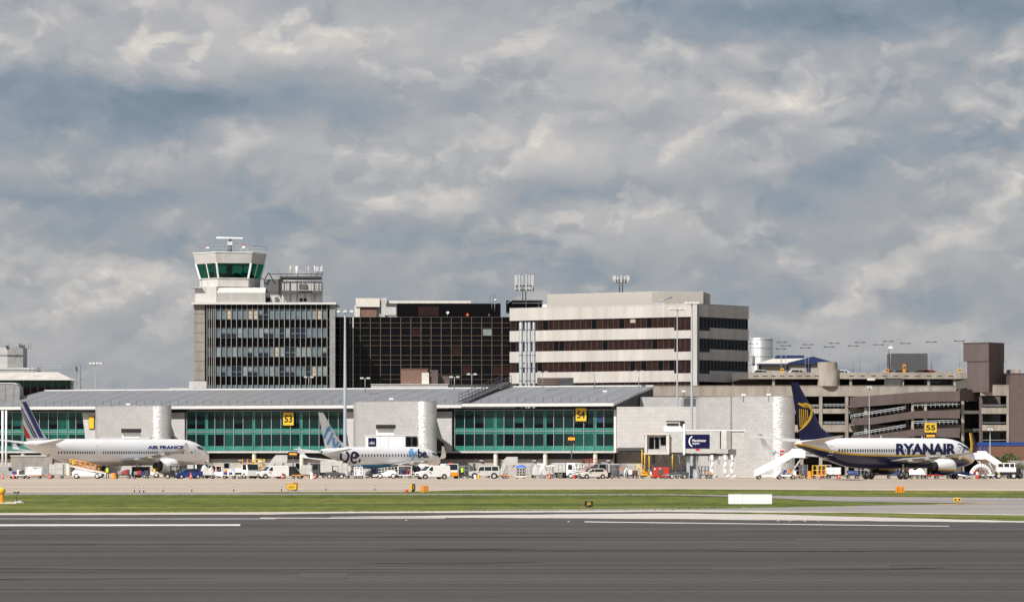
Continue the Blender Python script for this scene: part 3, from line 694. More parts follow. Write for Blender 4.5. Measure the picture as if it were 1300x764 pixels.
for p, r_ in ((263.5, 312), (309.5, 311), (259, 316), (306, 315), (314, 315)):
    u_ = tf.u(p, 5); mb = MB('steel'); mb.tube((u_, 5, zr(320)), (u_, 5, zr(r_)), .07, n=6)
    if r_ < 313: mb.box(u_ - .28, u_ + .28, 4.8, 5.2, zr(r_), zr(r_ - 2), 'red'); mb.box(u_ - .28, u_ + .28, 4.8, 5.2, zr(r_ + 2.4), zr(r_ + .2), 'white')
    mb.build('beacon' if r_ < 313 else 'aerial', tb)
mb = MB('steel'); z = zr(366)
mb.box(tf.u(241), tf.u(256), .5, 3, z, z + .15)
for p in (241, 246, 251, 256): mb.tube((tf.u(p), .5, z), (tf.u(p), .5, z + 1.5), .04, n=5)
mb.tube((tf.u(241), .5, z + 1.4), (tf.u(256), .5, z + 1.4), .05, n=5); mb.tube((tf.u(241), .5, z + 3), (tf.u(241), .5, z), .05, n=5); mb.build('side_gallery', tb)
# rooftop plant right of the cab
mb = MB('lgrey'); tf.box(mb, 357, 408, 357, 383.7, 2.5, 9, 'panelw'); mb.build('plant_room', tb)
mb = MB('lgrey')
for p in (368.5, 376.5, 387, 398.5): tf.box(mb, p, p + .6, 357, 383, 2.4, 2.52, 'dgrey')
tf.box(mb, 380, 390, 360.5, 367, 2.2, 2.5, 'slate'); tf.box(mb, 380.5, 384, 379, 382.6, 2.3, 2.5, 'glassdk'); tf.box(mb, 385.8, 389, 379, 382.6, 2.3, 2.5, 'glassdk'); mb.build('louvre', tb)
mb = MB('panelw'); tf.box(mb, 337, 357, 371, 383.7, 3, 9); mb.build('plant_wall', tb)
mb = MB('slate'); tf.box(mb, 335, 353.5, 354.5, 370.8, 2.6, 9); tf.box(mb, 353.5, 357, 354, 374, 2.3, 9, 'black'); tf.box(mb, 338, 343, 378, 383.5, 2.5, 3, 'glassdk'); tf.box(mb, 349, 353, 377, 383, 2.5, 3, 'slate'); mb.build('louvre_box', tb)
mb = MB('dgrey')
tf.box(mb, 357, 407, 369, 372.5, 1.2, 2.4); tf.box(mb, 355, 407, 350.5, 353, 1.8, 9); tf.box(mb, 343, 407, 347.3, 348.3, 2, 2.3); tf.box(mb, 378, 395, 368, 369, .9, 1.2, 'steel')
for p in (357, 364, 378, 395, 401, 407.5): tf.box(mb, p - .25, p + .25, 347, 384, 1.7, 1.9, 'dgrey')
for p0, r0_, p1, r1_ in ((336, 354, 341, 345.5), (341, 345.5, 346, 354), (330, 351, 336, 355)): mb.tube((tf.u(p0, 2), 2, tf.z(r0_, p0)), (tf.u(p1, 2), 2, tf.z(r1_, p1)), .12, n=5)
for r_ in (359, 363, 366, 374, 378): mb.tube((tf.u(399), 1.2, tf.z(r_, 400)), (tf.u(410), 1.2, tf.z(r_, 400)), .05, n=5)
mb.build('steel_gantry', tb)
for i, (p, r0_, w_, mm) in enumerate(((368.5, 337, .1, 'cream'), (376.8, 337.5, .22, 'white'), (388.5, 336, .04, 'steel'), (391.5, 337, .05, 'cream'), (399.5, 336.5, .08, 'cream'), (403.5, 337, .1, 'steel'), (409, 336.5, .12, 'steel'))):
    mb = MB(mm); u_ = tf.u(p, 2); mb.tube((u_, 2, tf.z(349, p)), (u_, 2, tf.z(r0_, p)), w_, n=6)
    if p > 400: mb.box(u_ - .4, u_ + .1, 1.8, 2.1, tf.z(344, p), tf.z(338, p), 'lgrey')
    mb.build('aerial', tb)
mb = MB('steel')
for p in range(410, 422, 3): mb.tube((tf.u(p), .3, tf.z(384, p)), (tf.u(p), .3, tf.z(376.5, p)), .04, n=5)
for r_ in (376.5, 380): mb.tube((tf.u(408), .3, tf.z(r_, 410)), (tf.u(421), .3, tf.z(r_, 410)), .04, n=5)
mb.build('roof_guardrail', tb)

# ================================================================= BLACK GLAZED BLOCK
df = Fr(425, 6.9, 660, 6.9)
db = df.base('glazed_office_block', 'black glazed office block with a bronze mullion grid and a black roof penthouse', 'office block')
mb = MB('spandk'); df.box(mb, 426, 650, 402.5, None, .4, 16); mb.build('rear_block', db)
hr = [402.5, 409.8, 416.2, 426, 432, 438.6, 451, 457, 463.2, 475.4, 481.5, 488, 493]
for i, (a, b) in enumerate(zip(hr, hr[1:])):
    mb = MB('glassdk'); vis = i in (2, 5, 8)
    for k in range(19):
        p0, p1 = 418.8 + 12.85 * k, 418.8 + 12.85 * (k + 1); p0, p1 = max(427, p0), min(649, p1)
        m = 'glassdk'
        if vis and random.random() < .2: m = 'glassbr'
        if i in (2,) and k == 15: m = 'panec'
        mb.box(df.u(p0) + .02, df.u(p1) - .02, .15 + random.uniform(0, .03), .38, df.z(b, 500) + .03, df.z(a, 500) - .03, m)
    mb.build('window_band', db)
mb = MB('bronze')
for k in range(0, 19):
    p = 418.8 + 12.85 * k
    if 427 < p < 650: mb.box(df.u(p) - .06, df.u(p) + .06, -.08, .2, df.z(494, 500), df.z(402.3, 500), 'bronze' if k not in (17,) else 'brick')
mb.box(df.u(447.6) , df.u(448.9), -.12, .2, df.z(494, 500), df.z(402.3, 500), 'cream')
mb.build('mullion', db)
mb = MB('bronze')
for r_ in hr: mb.box(df.u(427), df.u(649), -.03, .2, df.z(r_, 500) - .035, df.z(r_, 500) + .035)
mb.build('transom', db)
mb = MB('spandk'); df.box(mb, 504, 635.5, 385.2, 402.4, 2.5, 12); mb.build('penthouse', db)
mb = MB('glassbr'); df.box(mb, 531, 557, 389, 401, 2.35, 2.5); mb.build('penthouse_window', db)
mb = MB('cream'); df.box(mb, 490, 598, 381.8, 385, 3.2, 12); mb.build('roof_curb', db)
mb = MB('cream'); df.box(mb, 451.5, 482, 378.5, 389.5, 3, 10); df.box(mb, 456, 478, 389.6, 402.4, 3.4, 10, 'brick'); df.box(mb, 450, 457, 388, 402.4, 3.2, 9, 'cream'); mb.build('plant_room', db)
mb = MB('panelw'); df.box(mb, 484, 491, 378, 402.4, 2.6, 8); df.box(mb, 488, 503, 389.5, 400, 1.9, 6, 'lgrey'); df.box(mb, 476, 484, 379, 402, 4, 8, 'steel'); df.box(mb, 490, 504, 385, 389, 2.1, 6, 'dgrey'); mb.build('ventilation_duct', db)
for i, (p, r0_) in enumerate(((540, 361), (552, 357), (566, 360), (578, 362), (591, 361), (603, 363))):
    t = thing('yagi_aerial', 'thin aerial standing on the roof of the black glazed block', 'aerial', (df.a.x + df.u(p), df.a.y + 5, df.z0 + df.z(386, p, 5)), 0, 'thin aerials on the black roof')
    h = df.z(r0_, p, 5) - df.z(386, p, 5)
    MB('grey').tube((0, 0, 0), (0, 0, h), .025, n=5).build('pole', t)
    mb = MB('grey'); mb.tube((-.5, 0, h * .93), (.6, 0, h * .93), .02, n=5)
    for q in (-.4, -.1, .2, .5): mb.tube((q, 0, h * .93 - .3), (q, 0, h * .93 + .3), .015, n=4)
    mb.build('elements', t)
for p, r_, mm in ((568, 396, 'white'), (593, 398.5, 'cone'), (621, 398, 'dgrey'), (624.5, 376, 'steel'), (628, 379, 'lgrey')):
    t = thing('satellite_dish' if mm != 'steel' else 'anemometer_mast', {'568': 'small white double dish on the black penthouse front', '593': 'small orange and white dish on the black penthouse front', '621': 'thin dark mast on the black penthouse front', '624': 'spiky instrument mast on the right end of the black roof', '628': 'pale dish at the right end of the black roof'}[str(int(p))], 'dish' if mm not in ('steel', 'dgrey') else 'mast', (df.a.x + df.u(p), df.a.y + 2.2, df.z0 + df.z(402, p)))
    zz_ = df.z(r_, p) - df.z(402, p)
    MB('steel').tube((0, 0, 0 if r_ > 385 else zz_ - 2.4), (0, 0, zz_), .06, n=6).build('pole', t)
    if mm not in ('steel', 'dgrey'): mb = MB(mm); mb.lathe([(0, 0), (.2, -.07), (.27, -.15)], (0, -.1, zz_), 'y', 14); mb.build('dish', t)
    elif mm == 'steel': mb = MB('dgrey'); [mb.tube((-.5, 0, zz_ - q), (.5, 0, zz_ - q + .1), .06, n=5) for q in (0, .5, 1.)]; mb.build('crossarm', t)
# roofline fixtures between tower and black block
dk = df.base('stair_core', 'dark rooftop plant block between the black glazing and the cream office block', 'roof plant')
mb = MB('spandk'); df.box(mb, 642.5, 688, 381.5, 396, 4, 12); mb.build('wall', dk)
mb = MB('dgrey')
for a, b in (((644, 384), (650, 380.5)), ((650, 380.5), (690, 380.5)), ((650, 384), (690, 384)), ((668, 380), (668, 396)), ((684, 380), (684, 396))): mb.tube((df.u(a[0]), 3.7, df.z(a[1], 660)), (df.u(b[0]), 3.7, df.z(b[1], 660)), .12, n=5)
mb.build('railing', dk)
mb = MB('white'); df.box(mb, 689, 694.5, 386, 392, 3.5, 5); mb.build('vent', dk)
def antenna_array(px, rt, rb_, s, n_, wd, label):
    y = F / s; z0 = EYE - (rb_ - HR) / s; t = thing('phone_antenna_array', label, 'antenna', ((px - 650) / s, y, z0))
    h = (rb_ - rt) / s; r_ = wd / s / 2
    mb = MB('dgrey'); [mb.tube((q * .25, 0, -.5), (q * .3, 0, h * .7), .1, n=6) for q in (-1, 1)]; mb.build('mast', t)
    mb = MB('dgrey')
    for f in (.55, .68): mb.lathe([(r_, h * f - .06), (r_ + .08, h * f), (r_, h * f + .06), (r_ - .08, h * f), (r_, h * f - .06)], n=16)
    for q in range(4): a = q * 1.57; mb.tube((0, 0, h * .55), (r_ * math.cos(a), r_ * math.sin(a), h * .55), .06, n=5)
    mb.build('ring_frame', t)
    for q in range(n_):
        a = q * 2 * math.pi / n_ + .2; x, y_ = r_ * math.cos(a), r_ * math.sin(a)
        mb = MB('lgrey'); mb.box(x - .13, x + .13, y_ - .1, y_ + .1, h * .52, h); mb.build('panel_antenna', t)
    return t
antenna_array(665.5, 349, 392, 6.8, 8, 23, 'ring of white panel antennas on a dark mast left of the cream office block')
antenna_array(788.5, 350, 369, 6.95, 7, 20, 'cluster of white panel antennas on the pebbled penthouse roof')

# ================================================================= CREAM OFFICE BLOCK (corner view)
SO = 7.2; corner = Vector((235 / SO, F / SO)); zo = zg(700)
ob = thing('office_block', 'cream concrete office block with brown ribbon windows and a pebbled penthouse', 'office block', (corner.x, corner.y, zo))
def face(dirv, nrm): return dirv.normalized(), nrm.normalized()
A45 = R(35)
dL = Vector((-math.cos(A45), math.sin(A45))); dR = Vector((math.sin(A45), math.cos(A45)))
def ul(px, d, off=Vector((0, 0))):           # distance along d from the corner where the column px is met
    k = (px - 650) / F; o = corner + off; return (k * o.y - o.x) / (d.x - k * d.y)
LL, LR = ul(647, dL), ul(950.5, dR)
zo_ = lambda row: EYE - (row - HR) / SO - zo
bands = [(401.8, 415.2), (429.2, 442.4), (456.6, 469.8), (484, 497)]
def seg(mb, d, inn, u0, u1, w0, w1, z0, z1, m=None):
    P = [d * u0 + inn * w0, d * u1 + inn * w0, d * u1 + inn * w1, d * u0 + inn * w1]
    if (d.x * inn.y - d.y * inn.x) < 0: P = P[::-1]
    mb.hexa([(p.x, p.y, z0) for p in P] + [(p.x, p.y, z1) for p in P], m)
inL, inR = dR, dL                            # inward directions
mb = MB('spandk')
P = [dL * .6 + inL * .6, dR * (LR - .4) + inR * .6, dR * (LR - .4) + dL * (LL - .4), dL * (LL - .4) + inL * .6]
P = [(p.x, p.y) for p in P]; mb.prism(P, -.2, zo_(388), 'z'); mb.build('core', ob)
solid = [(385.8, 401.8)] + [(bands[i][1], bands[i + 1][0]) for i in range(3)]
mbw = MB('officec')
for r0, r1 in solid:
    seg(mbw, dL, inL, 1.3, LL, 0, .6, zo_(r1), zo_(r0)); seg(mbw, dR, inR, .7, LR, 0, .6, zo_(r1), zo_(r0))
    k = 2.6
    while k < LL: seg(mbw, dL, inL, k, k + .03, -.006, .01, zo_(r1), zo_(r0), 'parkc'); k += 5.2
mbw.build('spandrel_wall', ob)
mb = MB('officec'); seg(mb, dL, inL, 0, 1.28, -.05, .6, -.2, zo_(385.4)); mb.build('corner_pier', ob)
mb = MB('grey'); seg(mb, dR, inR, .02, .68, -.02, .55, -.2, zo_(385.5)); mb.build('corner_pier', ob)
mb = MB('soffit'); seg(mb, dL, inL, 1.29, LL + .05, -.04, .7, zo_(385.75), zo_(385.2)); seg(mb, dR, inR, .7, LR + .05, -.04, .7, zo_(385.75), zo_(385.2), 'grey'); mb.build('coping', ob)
for bi, (r0, r1) in enumerate(bands):
    mb = MB('glassbr'); k = 1.3; i = 0
    rnd = random.Random(3 + bi)
    fr2 = MB('bronze')
    while k < LL - .2:
        wdt = 1.18; e_ = min(k + wdt, LL)
        zb_ = zo_(r1 + (3.6 if i < 3 else 0)) if bi < 3 else zo_(r1)
        m = rnd.choices(['glassbr', 'glassdk', 'blind'], [.83, .12, .05])[0]
        seg(mb, dL, inL, k + .03, e_ - .03, .25, .58, zb_, zo_(r0), m)
        if m == 'blind': seg(mb, dL, inL, k + .05, e_ - .05, .22, .26, zb_, zb_ + (zo_(r0) - zb_) * .55, 'glassbr')
        seg(fr2, dL, inL, e_ - .03, e_ + .03, .18, .5, zb_, zo_(r0)); k = e_; i += 1
    wb_ = mb.build('ribbon_window', ob); fr2.build('mullion', wb_)
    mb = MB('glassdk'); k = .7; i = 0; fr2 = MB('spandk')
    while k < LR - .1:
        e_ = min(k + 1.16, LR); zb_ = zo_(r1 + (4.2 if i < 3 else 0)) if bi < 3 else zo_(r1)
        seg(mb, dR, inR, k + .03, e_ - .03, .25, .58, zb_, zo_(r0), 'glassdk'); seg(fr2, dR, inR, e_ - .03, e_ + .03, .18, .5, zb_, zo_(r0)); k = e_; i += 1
    wb_ = mb.build('ribbon_window', ob); fr2.build('mullion', wb_)
for bi, (r0, r1) in enumerate(bands[:3]):    # deeper end bays cut into the wall below
    mb = MB('glassbr'); seg(mb, dL, inL, 1.3, 1.3 + 3.5, -.004, .2, zo_(r1 + 3.6), zo_(r1 - .2)); mb.build('window', ob)
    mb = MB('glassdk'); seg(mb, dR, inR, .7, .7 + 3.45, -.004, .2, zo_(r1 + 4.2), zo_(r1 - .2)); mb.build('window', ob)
# penthouse
off = dL * 1.8 + dR * 5.0
pa = ul(695, dL, off); pb = ul(828, dL, off)
P = [off + dL * pb, off + dL * pb + Vector((9.2, 1.0)), off + dL * pb + Vector((11, 12)), off + dL * pa + dR * 8, off + dL * pa]
mb = MB('officep'); mb.prism([(p.x, p.y) for p in P], zo_(388), zo_(367.6), 'z'); mb.build('penthouse', ob)
mb = MB('officec'); mb.prism([(p.x * 1.002, p.y * 1.002) for p in P], zo_(367.6) + .003, zo_(366.8), 'z'); mb.build('penthouse_coping', ob)
t = thing('window_cleaning_cradle', 'pale roof cradle arm at the front of the pebbled penthouse', 'cradle', (corner.x - 6.0, corner.y + 9.5, zo + zo_(385)))
MB('lgrey').box(-1.6, .6, -.8, .8, 0, .5).build('trolley', t); MB('steel').tube((-1, 0, .5), (2.0, 0, 1.5), .12).build('arm', t)
# flues
for px0, px1 in ((658.8, 664), (666, 669.5), (669.9, 674.2), (676, 679.8)):
    s = 7.35; x0, x1 = (px0 - 650) / s, (px1 - 650) / s
    t = thing('steel_flue', {658: 'leftmost slim steel flue before the cream office block', 666: 'wide pale steel flue left of centre in the flue group', 669: 'wide pale steel flue right of centre in the flue group', 676: 'rightmost slim steel flue before the cream office block'}[int(px0)], 'chimney', ((x0 + x1) / 2, F / s, zg(700)), 0, 'steel flues before the office block')
    r_ = (x1 - x0) / 2; zt_ = EYE - (409 - HR) / s - zg(700)
    mb = MB('steel'); mb.lathe([(0, 0), (r_, 0), (r_, zt_ - .1), (r_ * .8, zt_), (0, zt_)], n=16); mb.build('pipe', t)
    mb = MB('steel'); [mb.lathe([(r_ + .01, h), (r_ + .06, h + .05), (r_ + .06, h + .2), (r_ + .01, h + .25)], n=16) for h in [14 + 2.2 * i for i in range(6)]]; mb.build('clamp_band', t)
# ================================================================= CAR PARK
cf = Fr(930, 7.4, 1310, 7.4)
cp = cf.base('multistorey_car_park', 'brown and beige concrete multistorey car park with sloping ramps behind the harp tailed airliner', 'car park')
def bx(name, boxes, m, par=cp, fr=cf):
    mb = MB(m)
    for b in boxes: fr.box(mb, *b)
    return mb.build(name, par)
bx('parapet', [(950, 1040, 472.5, 480.8, 0, .3), (1066, 1229, 472.5, 480.8, 0, .3)], 'parkc')
mb = MB('dgrey')
for p in list(range(957, 1038, 11)) + list(range(1078, 1215, 14)): cf.box(mb, p, p + 6, 476.6, 477.9, -.02, .05)
mb.build('parapet_slot', cp)
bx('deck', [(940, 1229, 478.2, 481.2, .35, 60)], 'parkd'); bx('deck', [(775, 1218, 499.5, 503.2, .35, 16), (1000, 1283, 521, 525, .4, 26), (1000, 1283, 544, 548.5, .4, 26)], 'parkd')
bx('parapet', [(780, 1214, 490, 502.8, -.3, .2)], 'parkc'); bx('parapet_cap', [(780, 1214.5, 489.2, 489.95, -.36, .3)], 'parkc')
bx('parapet', [(1000, 1222, 518.5, 524.6, -.1, .3)], 'parkc'); bx('parapet', [(1000, 1222, 539, 548, -.1, .3)], 'parkc'); bx('parapet', [(1000, 1222, 562, 575, -.1, .3)], 'parkc')
bx('rear_wall', [(930, 1290, 473, None, 26.2, 26.5)], 'parkd')
for p in (982, 1040, 1080, 1146, 1179, 1212): bx('column', [(p - 1.6, p + 1.6, 481.3, 489.1, .4, .8)], 'parkc')
for p in (1018, 1042, 1075, 1087, 1152): bx('column', [(p - 2, p + 2, 503.3, None, -.25, .35)], 'parkc')
mb = MB('steel')
for (a, b, r_) in ((1023, 1040, 514), (1044, 1073, 513), (1044, 1073, 535.5), (1023, 1040, 536), (1185, 1218, 512.5), (1185, 1218, 535)):
    for dz in (0, 1.8): mb.tube((cf.u(a), .1, cf.z(r_ + dz, a)), (cf.u(b), .1, cf.z(r_ + dz, a)), .06, n=5)
    for q in range(a, b, 5): mb.tube((cf.u(q), .1, cf.z(r_ - 1, q)), (cf.u(q), .1, cf.z(r_ + 4, q)), .04, n=5)
mb.build('barrier_rail', cp)
# cars under the decks
# ramp in front
V = -6.
def ramp(top, bot, v0, v1, m='rampm', name='ramp_parapet'):
    mb = MB(m)
    for (a, ra), (b, rb2), (c, rc), (d, rd) in zip(top, top[1:], bot, bot[1:]):
        P = [(cf.u(a, v0), cf.z(rc, a, v0)), (cf.u(b, v0), cf.z(rd, b, v0)), (cf.u(b, v0), cf.z(rb2, b, v0)), (cf.u(a, v0), cf.z(ra, a, v0))]
        mb.prism(P, v0, v1, 'y')
    return mb.build(name, cp)
ramp([(1079, 504.2), (1170, 497), (1218.5, 496.3)], [(1079, 517.5), (1170, 510.3), (1218.5, 509.3)], V, V + .3)
ramp([(1081, 530.5), (1108, 529.6), (1162, 521.5), (1218.5, 520)], [(1081, 539.5), (1108, 538.5), (1162, 530.8), (1218.5, 531)], V, V + .3)
ramp([(1081, 552.5), (1108, 551.6), (1166, 544), (1218.5, 543)], [(1081, 561), (1108, 560), (1166, 553), (1218.5, 555.5)], V, V + .3)
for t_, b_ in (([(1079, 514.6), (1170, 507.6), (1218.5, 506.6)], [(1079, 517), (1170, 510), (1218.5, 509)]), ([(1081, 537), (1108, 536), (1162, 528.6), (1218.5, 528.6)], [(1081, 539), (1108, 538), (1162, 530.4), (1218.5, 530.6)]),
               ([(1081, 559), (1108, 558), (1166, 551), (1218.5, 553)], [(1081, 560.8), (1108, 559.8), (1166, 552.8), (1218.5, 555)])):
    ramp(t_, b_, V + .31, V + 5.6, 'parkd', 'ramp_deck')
bx('column', [(1097.2, 1101, 517, None, V + .5, V + 1)], 'parkc'); bx('column', [(1157, 1160.2, 511, None, V + .31, V + .8)], 'parkc'); bx('column', [(1173.2, 1176.8, 510.5, None, V + .31, V + .8)], 'parkc'); bx('column', [(1220.5, 1224, 509, None, V + 2, V + 2.6)], 'parkc')
mb = MB('steel')
for pts_ in (((1080, 529), (1150, 518)), ((1084, 552), (1150, 541)), ((1160, 514.5), (1216, 513)), ((1160, 537), (1216, 535))):
    (a, r0), (b, r1) = pts_; k = 0
    for dz in (0, -2.2): mb.tube((cf.u(a, V), V + .25, cf.z(r0 + dz, a, V)), (cf.u(b, V), V + .25, cf.z(r1 + dz, b, V)), .07, n=5)
    while a + k < b: t_ = k / (b - a); rr_ = r0 + (r1 - r0) * t_; mb.tube((cf.u(a + k, V), V + .25, cf.z(rr_ - 2.6, a, V)), (cf.u(a + k, V), V + .25, cf.z(rr_ + 3, a, V)), .05, n=5); k += 5.5
mb.build('barrier_rail', cp)
# brown return walls between the ramp and the right block
mb = MB('brickdk'); P = [(cf.u(1218.6, V), V), (cf.u(1244, V + 6), V + 6), (cf.u(1244, V + 6), V + 6.5), (cf.u(1218.6, V), V + .6)]
mb.prism(P, cf.z(509, 1230, 0), cf.z(494.5, 1230, 0), 'z'); mb.build('return_wall', cp)
bx('dark_recess', [(1224, 1246, 509.5, None, 4, 4.5)], 'spandk')
V2 = -3.
bx('parapet', [(1244.5, 1282.5, 489, 502, V2, V2 + .3), (1246, 1282, 517.5, 525, V2, V2 + .3), (1247, 1282, 539, 546.5, V2, V2 + .3)], 'parkc')
bx('parapet_cap', [(1244, 1283, 488.2, 488.95, V2 - .05, V2 + .4)], 'parkc')
bx('deck', [(1244, 1282.5, 489.2, 490.2, V2 + .31, V2 + 30), (1224, 1244, 496, 498, -1, 27), (1246, 1282, 499, 502, V2 + .31, V2 + 14), (1246, 1282, 522, 525, V2 + .31, V2 + 14), (1246, 1282, 544, 546.5, V2 + .31, V2 + 14)], 'parkd')
for r0, r1 in ((502, 517.5), (525, 539), (546.5, 570)): bx('column', [(1278, 1281.5, r0 + .1, r1 - .1, V2 + .02, V2 + .5)], 'parkc')
bx('column', [(1243.5, 1247.5, 503, None, V2 + .5, V2 + 1.2)], 'rampm')
bx('barrier_rail', [(1248, 1277, 513.5, 514.1, V2 + .1, V2 + .2), (1248, 1277, 515.5, 516, V2 + .1, V2 + .2), (1248, 1277, 536, 536.6, V2 + .1, V2 + .2), (1248, 1277, 558, 558.6, V2 + .1, V2 + .2)], 'steel')
bx('solid_wall', [(1282.6, 1345, 474.5, None, V2 - 2, V2 + 12)], 'brickdk'); bx('solid_wall_cap', [(1282, 1346, 473.6, 474.4, V2 - 2.1, V2 + 12.1)], 'rampm')
bx('roof_store', [(1281, 1296, 469, 473.4, 2, 6)], 'parkc')
# stair tower
st = Vector((cf.u(1255.5, V2 - 1), V2 - 1))
def sq(c, wl, wr, z0, z1, m, par, name):
    a, b = R(145), R(55)
    dl, dr = Vector((math.cos(a), math.sin(a))), Vector((math.cos(b), math.sin(b)))
    P = [c, c + dr * wr, c + dr * wr + dl * wl, c + dl * wl]; mb = MB(m); mb.prism([(p.x, p.y) for p in P], z0, z1, 'z'); return mb.build(name, par)
sq(st, 4.2, 5.4, cf.z(498, 1255), cf.z(436.5, 1255), 'rampm', cp, 'stair_tower'); sq(st - Vector((.05, .12)), 4.9, 5.6, cf.z(459, 1255), cf.z(436.2, 1255), 'rampm', cp, 'stair_tower_head')
sq(st - Vector((.12, .2)), 5.05, 5.75, cf.z(436.15, 1255), cf.z(435.2, 1255), 'brickdk', cp, 'stair_tower_coping')
mb = MB('dgrey'); cf.box(mb, 1234, 1239, 442, 446, V2 + 1.2, V2 + 1.8); mb.build('vent_grille', cp)
# helical ramp drum
mb = MB('parkc'); uc = cf.u(1052.5); mb.lathe([(0, cf.z(490, 1052)), (1.95, cf.z(490, 1052)), (1.95, cf.z(469.3, 1052)), (0, cf.z(469.3, 1052))], (uc, .9, 0), n=28); mb.build('ramp_drum', cp)
mb = MB('parkc'); mb.lathe([(0, cf.z(469.2, 1052)), (1.75, cf.z(469.2, 1052)), (1.7, cf.z(459.5, 1052)), (0, cf.z(459.3, 1052))], (uc - .2, .9, 0), n=28); mb.build('ramp_drum_top', cp)
bx('door_recess', [(1123, 1144, 480.5, 489, .1, .6)], 'brickdk'); bx('green_shutter', [(1124, 1144, 480, 489, .0, .08)], 'dgrey')
bx('ticket_sign', [(1101, 1111, 480, 482.6, -.3, -.1)], 'cream')
def front_thing(name, label, cat, px, row, s, group=None, rz=0):
    return thing(name, label, cat, ((px - 650) / s, F / s, EYE - (row - HR) / s), rz, group)
t = front_thing('louvred_plant_box', 'dark grey louvred plant box on the car park roof deck', 'roof plant', 1153.5, 473, 7.2)
mb = MB('slate'); mb.box(-3.35, 3.35, 0, 5, 0, 3.4); mb.build('casing', t)
mb = MB('dgrey')
for i in range(23): x = -3.3 + i * .3; mb.box(x - .03, x + .03, -.06, .0, .05, 3.38)
mb.build('louvre', t); MB('dgrey').box(-3.5, -3.38, -.1, .1, -.1, 4.6).build('post', t)
# silo and sheds
def silo(px0, px1, rt, s, label):
    r_ = (px1 - px0) / 2 / s; y = F / s + r_; t = thing('storage_tank', label, 'tank', (((px0 + px1) / 2 - 650) / s, y, zg(y)))
    h = EYE - (rt - HR) / s - zg(y); mb = MB('alu'); mb.lathe([(r_, 0), (r_, h), (r_ * .96, h + .15), (0, h + .5)], n=40); b_ = mb.build('shell', t)
    mb = MB('grey'); [mb.lathe([(r_ + .01, k), (r_ + .05, k + .03), (r_ + .05, k + .1), (r_ + .01, k + .13)], n=40) for k in [h - .2, h - 1.9, h - 3.6, h - 5.3, h - 7]]; mb.build('seam_ring', b_)
    mb = MB('steel'); [mb.tube((r_ * .9 * math.cos(a), r_ * .9 * math.sin(a), h), (r_ * .9 * math.cos(a), r_ * .9 * math.sin(a), h + 1.0), .04, n=5) for a in [i * .5 for i in range(13)]]; mb.build('top_railing', t)
    mb = MB('grey'); mb.box(-r_ * .55 - .3, -r_ * .55 + .3, -r_, -r_ + .6, h - 5, h - 3.4); mb.tube((-r_ * .3, -r_ - .05, 0), (-r_ * .3, -r_ - .05, h), .06); mb.build('hatch', t)
silo(949, 982, 430, 6.3, 'tall silver cylindrical tank behind the right end of the cream office block')
hf = Fr(955, 6.6, 1070, 6.6)
t = hf.base('shed', 'beige gabled shed with a dark blue roof edge standing behind the car park', 'shed')
mb = MB('hang'); hf.box(mb, 966, 1047, 461.5, None, 0, 14); mb.build('wall', t)
mb = MB('hang'); mb.cur = 'bluer'
Pz = lambda r_: hf.z(r_, 1000)
mb.prism([(hf.u(999), Pz(461.8)), (hf.u(1058), Pz(461.8)), (hf.u(1058), Pz(460)), (hf.u(1032), Pz(452.5)), (hf.u(999), Pz(460.5))], -.6, .05, 'y'); mb.build('gable', t)
mb = MB('cream'); mb.hexa([(hf.u(961), -.7, Pz(462)), (hf.u(1000), -.7, Pz(461.8)), (hf.u(1031), 13, Pz(454)), (hf.u(985), 13, Pz(455)), (hf.u(961), -.7, Pz(461.2)), (hf.u(1000), -.7, Pz(461)), (hf.u(1031), 13, Pz(452.6)), (hf.u(985), 13, Pz(453.4))]); mb.build('roof', t)
mb = MB('bluer'); hf.box(mb, 961.5, 1000, 461.4, 462.9, -.85, -.71); mb.build('eaves_board', t)
for a, b in ((963, 966), (999, 1000.5), (1024, 1029), (1047, 1049)): mb = MB('bluer'); hf.box(mb, a, b, 463, 473, -.1, .1); mb.build('wall_strip', t)
t = hf.base('blue_cabin', 'small dark blue roofed cabin behind the gabled shed', 'shed'); mb = MB('bluer'); hf.box(mb, 986, 1021, 451, 456, 15, 20); mb.build('roof', t); mb = MB('hang'); hf.box(mb, 987, 1020, 456.1, None, 15.1, 19.9); mb.build('wall', t)
# roof-deck lamp posts
for (px, row, s) in ((992.5, 434.6, 6.2), (997.5, 439, 6.6), (991.5, 443, 7.0), (1022.5, 441.6, 6.9), (1026.5, 437.5, 6.4), (1052.5, 440.4, 7.0), (1059, 435.8, 6.3), (1083, 439.2, 6.9), (1092, 434.7, 6.2), (1115.5, 437.6, 6.6), (1127.5, 433.4, 6.9), (1149.5, 436, 6.5), (1182.5, 434.2, 6.9), (1218, 433, 6.9), (957, 436.3, 6.4)):
    s = 7.2 - (7.0 - s) * .35; y = F / s; zb_ = cf.z0 + cf.z(478.3, 1100); h = EYE - (row - HR) / s - zb_
    t = thing('roof_deck_lamp', 'slim T-headed lamp post standing on the car park roof deck', 'lamp post', ((px - 650) / s, y, zb_), 0, 'T-headed lamp posts on the car park roof')
    MB('grey').tube((0, 0, 0), (0, 0, h), .045, .035, n=6).build('pole', t)
    mb = MB('dgrey'); mb.box(-.85, .85, -.06, .06, h - .03, h + .06); mb.box(-.95, -.45, -.14, .14, h - .05, h + .12); mb.box(.45, .95, -.14, .14, h - .05, h + .12); mb.build('lamp_head', t)
t = front_thing('camera_mast', 'slim mast with a white camera head at the left end of the louvred plant box', 'mast', 1130.5, 473, 7.25)
MB('steel').tube((0, 0, 0), (0, 0, 5.1), .06).build('pole', t); MB('white').box(-.35, .35, -.2, .2, 4.2, 4.6).build('camera_head', t)
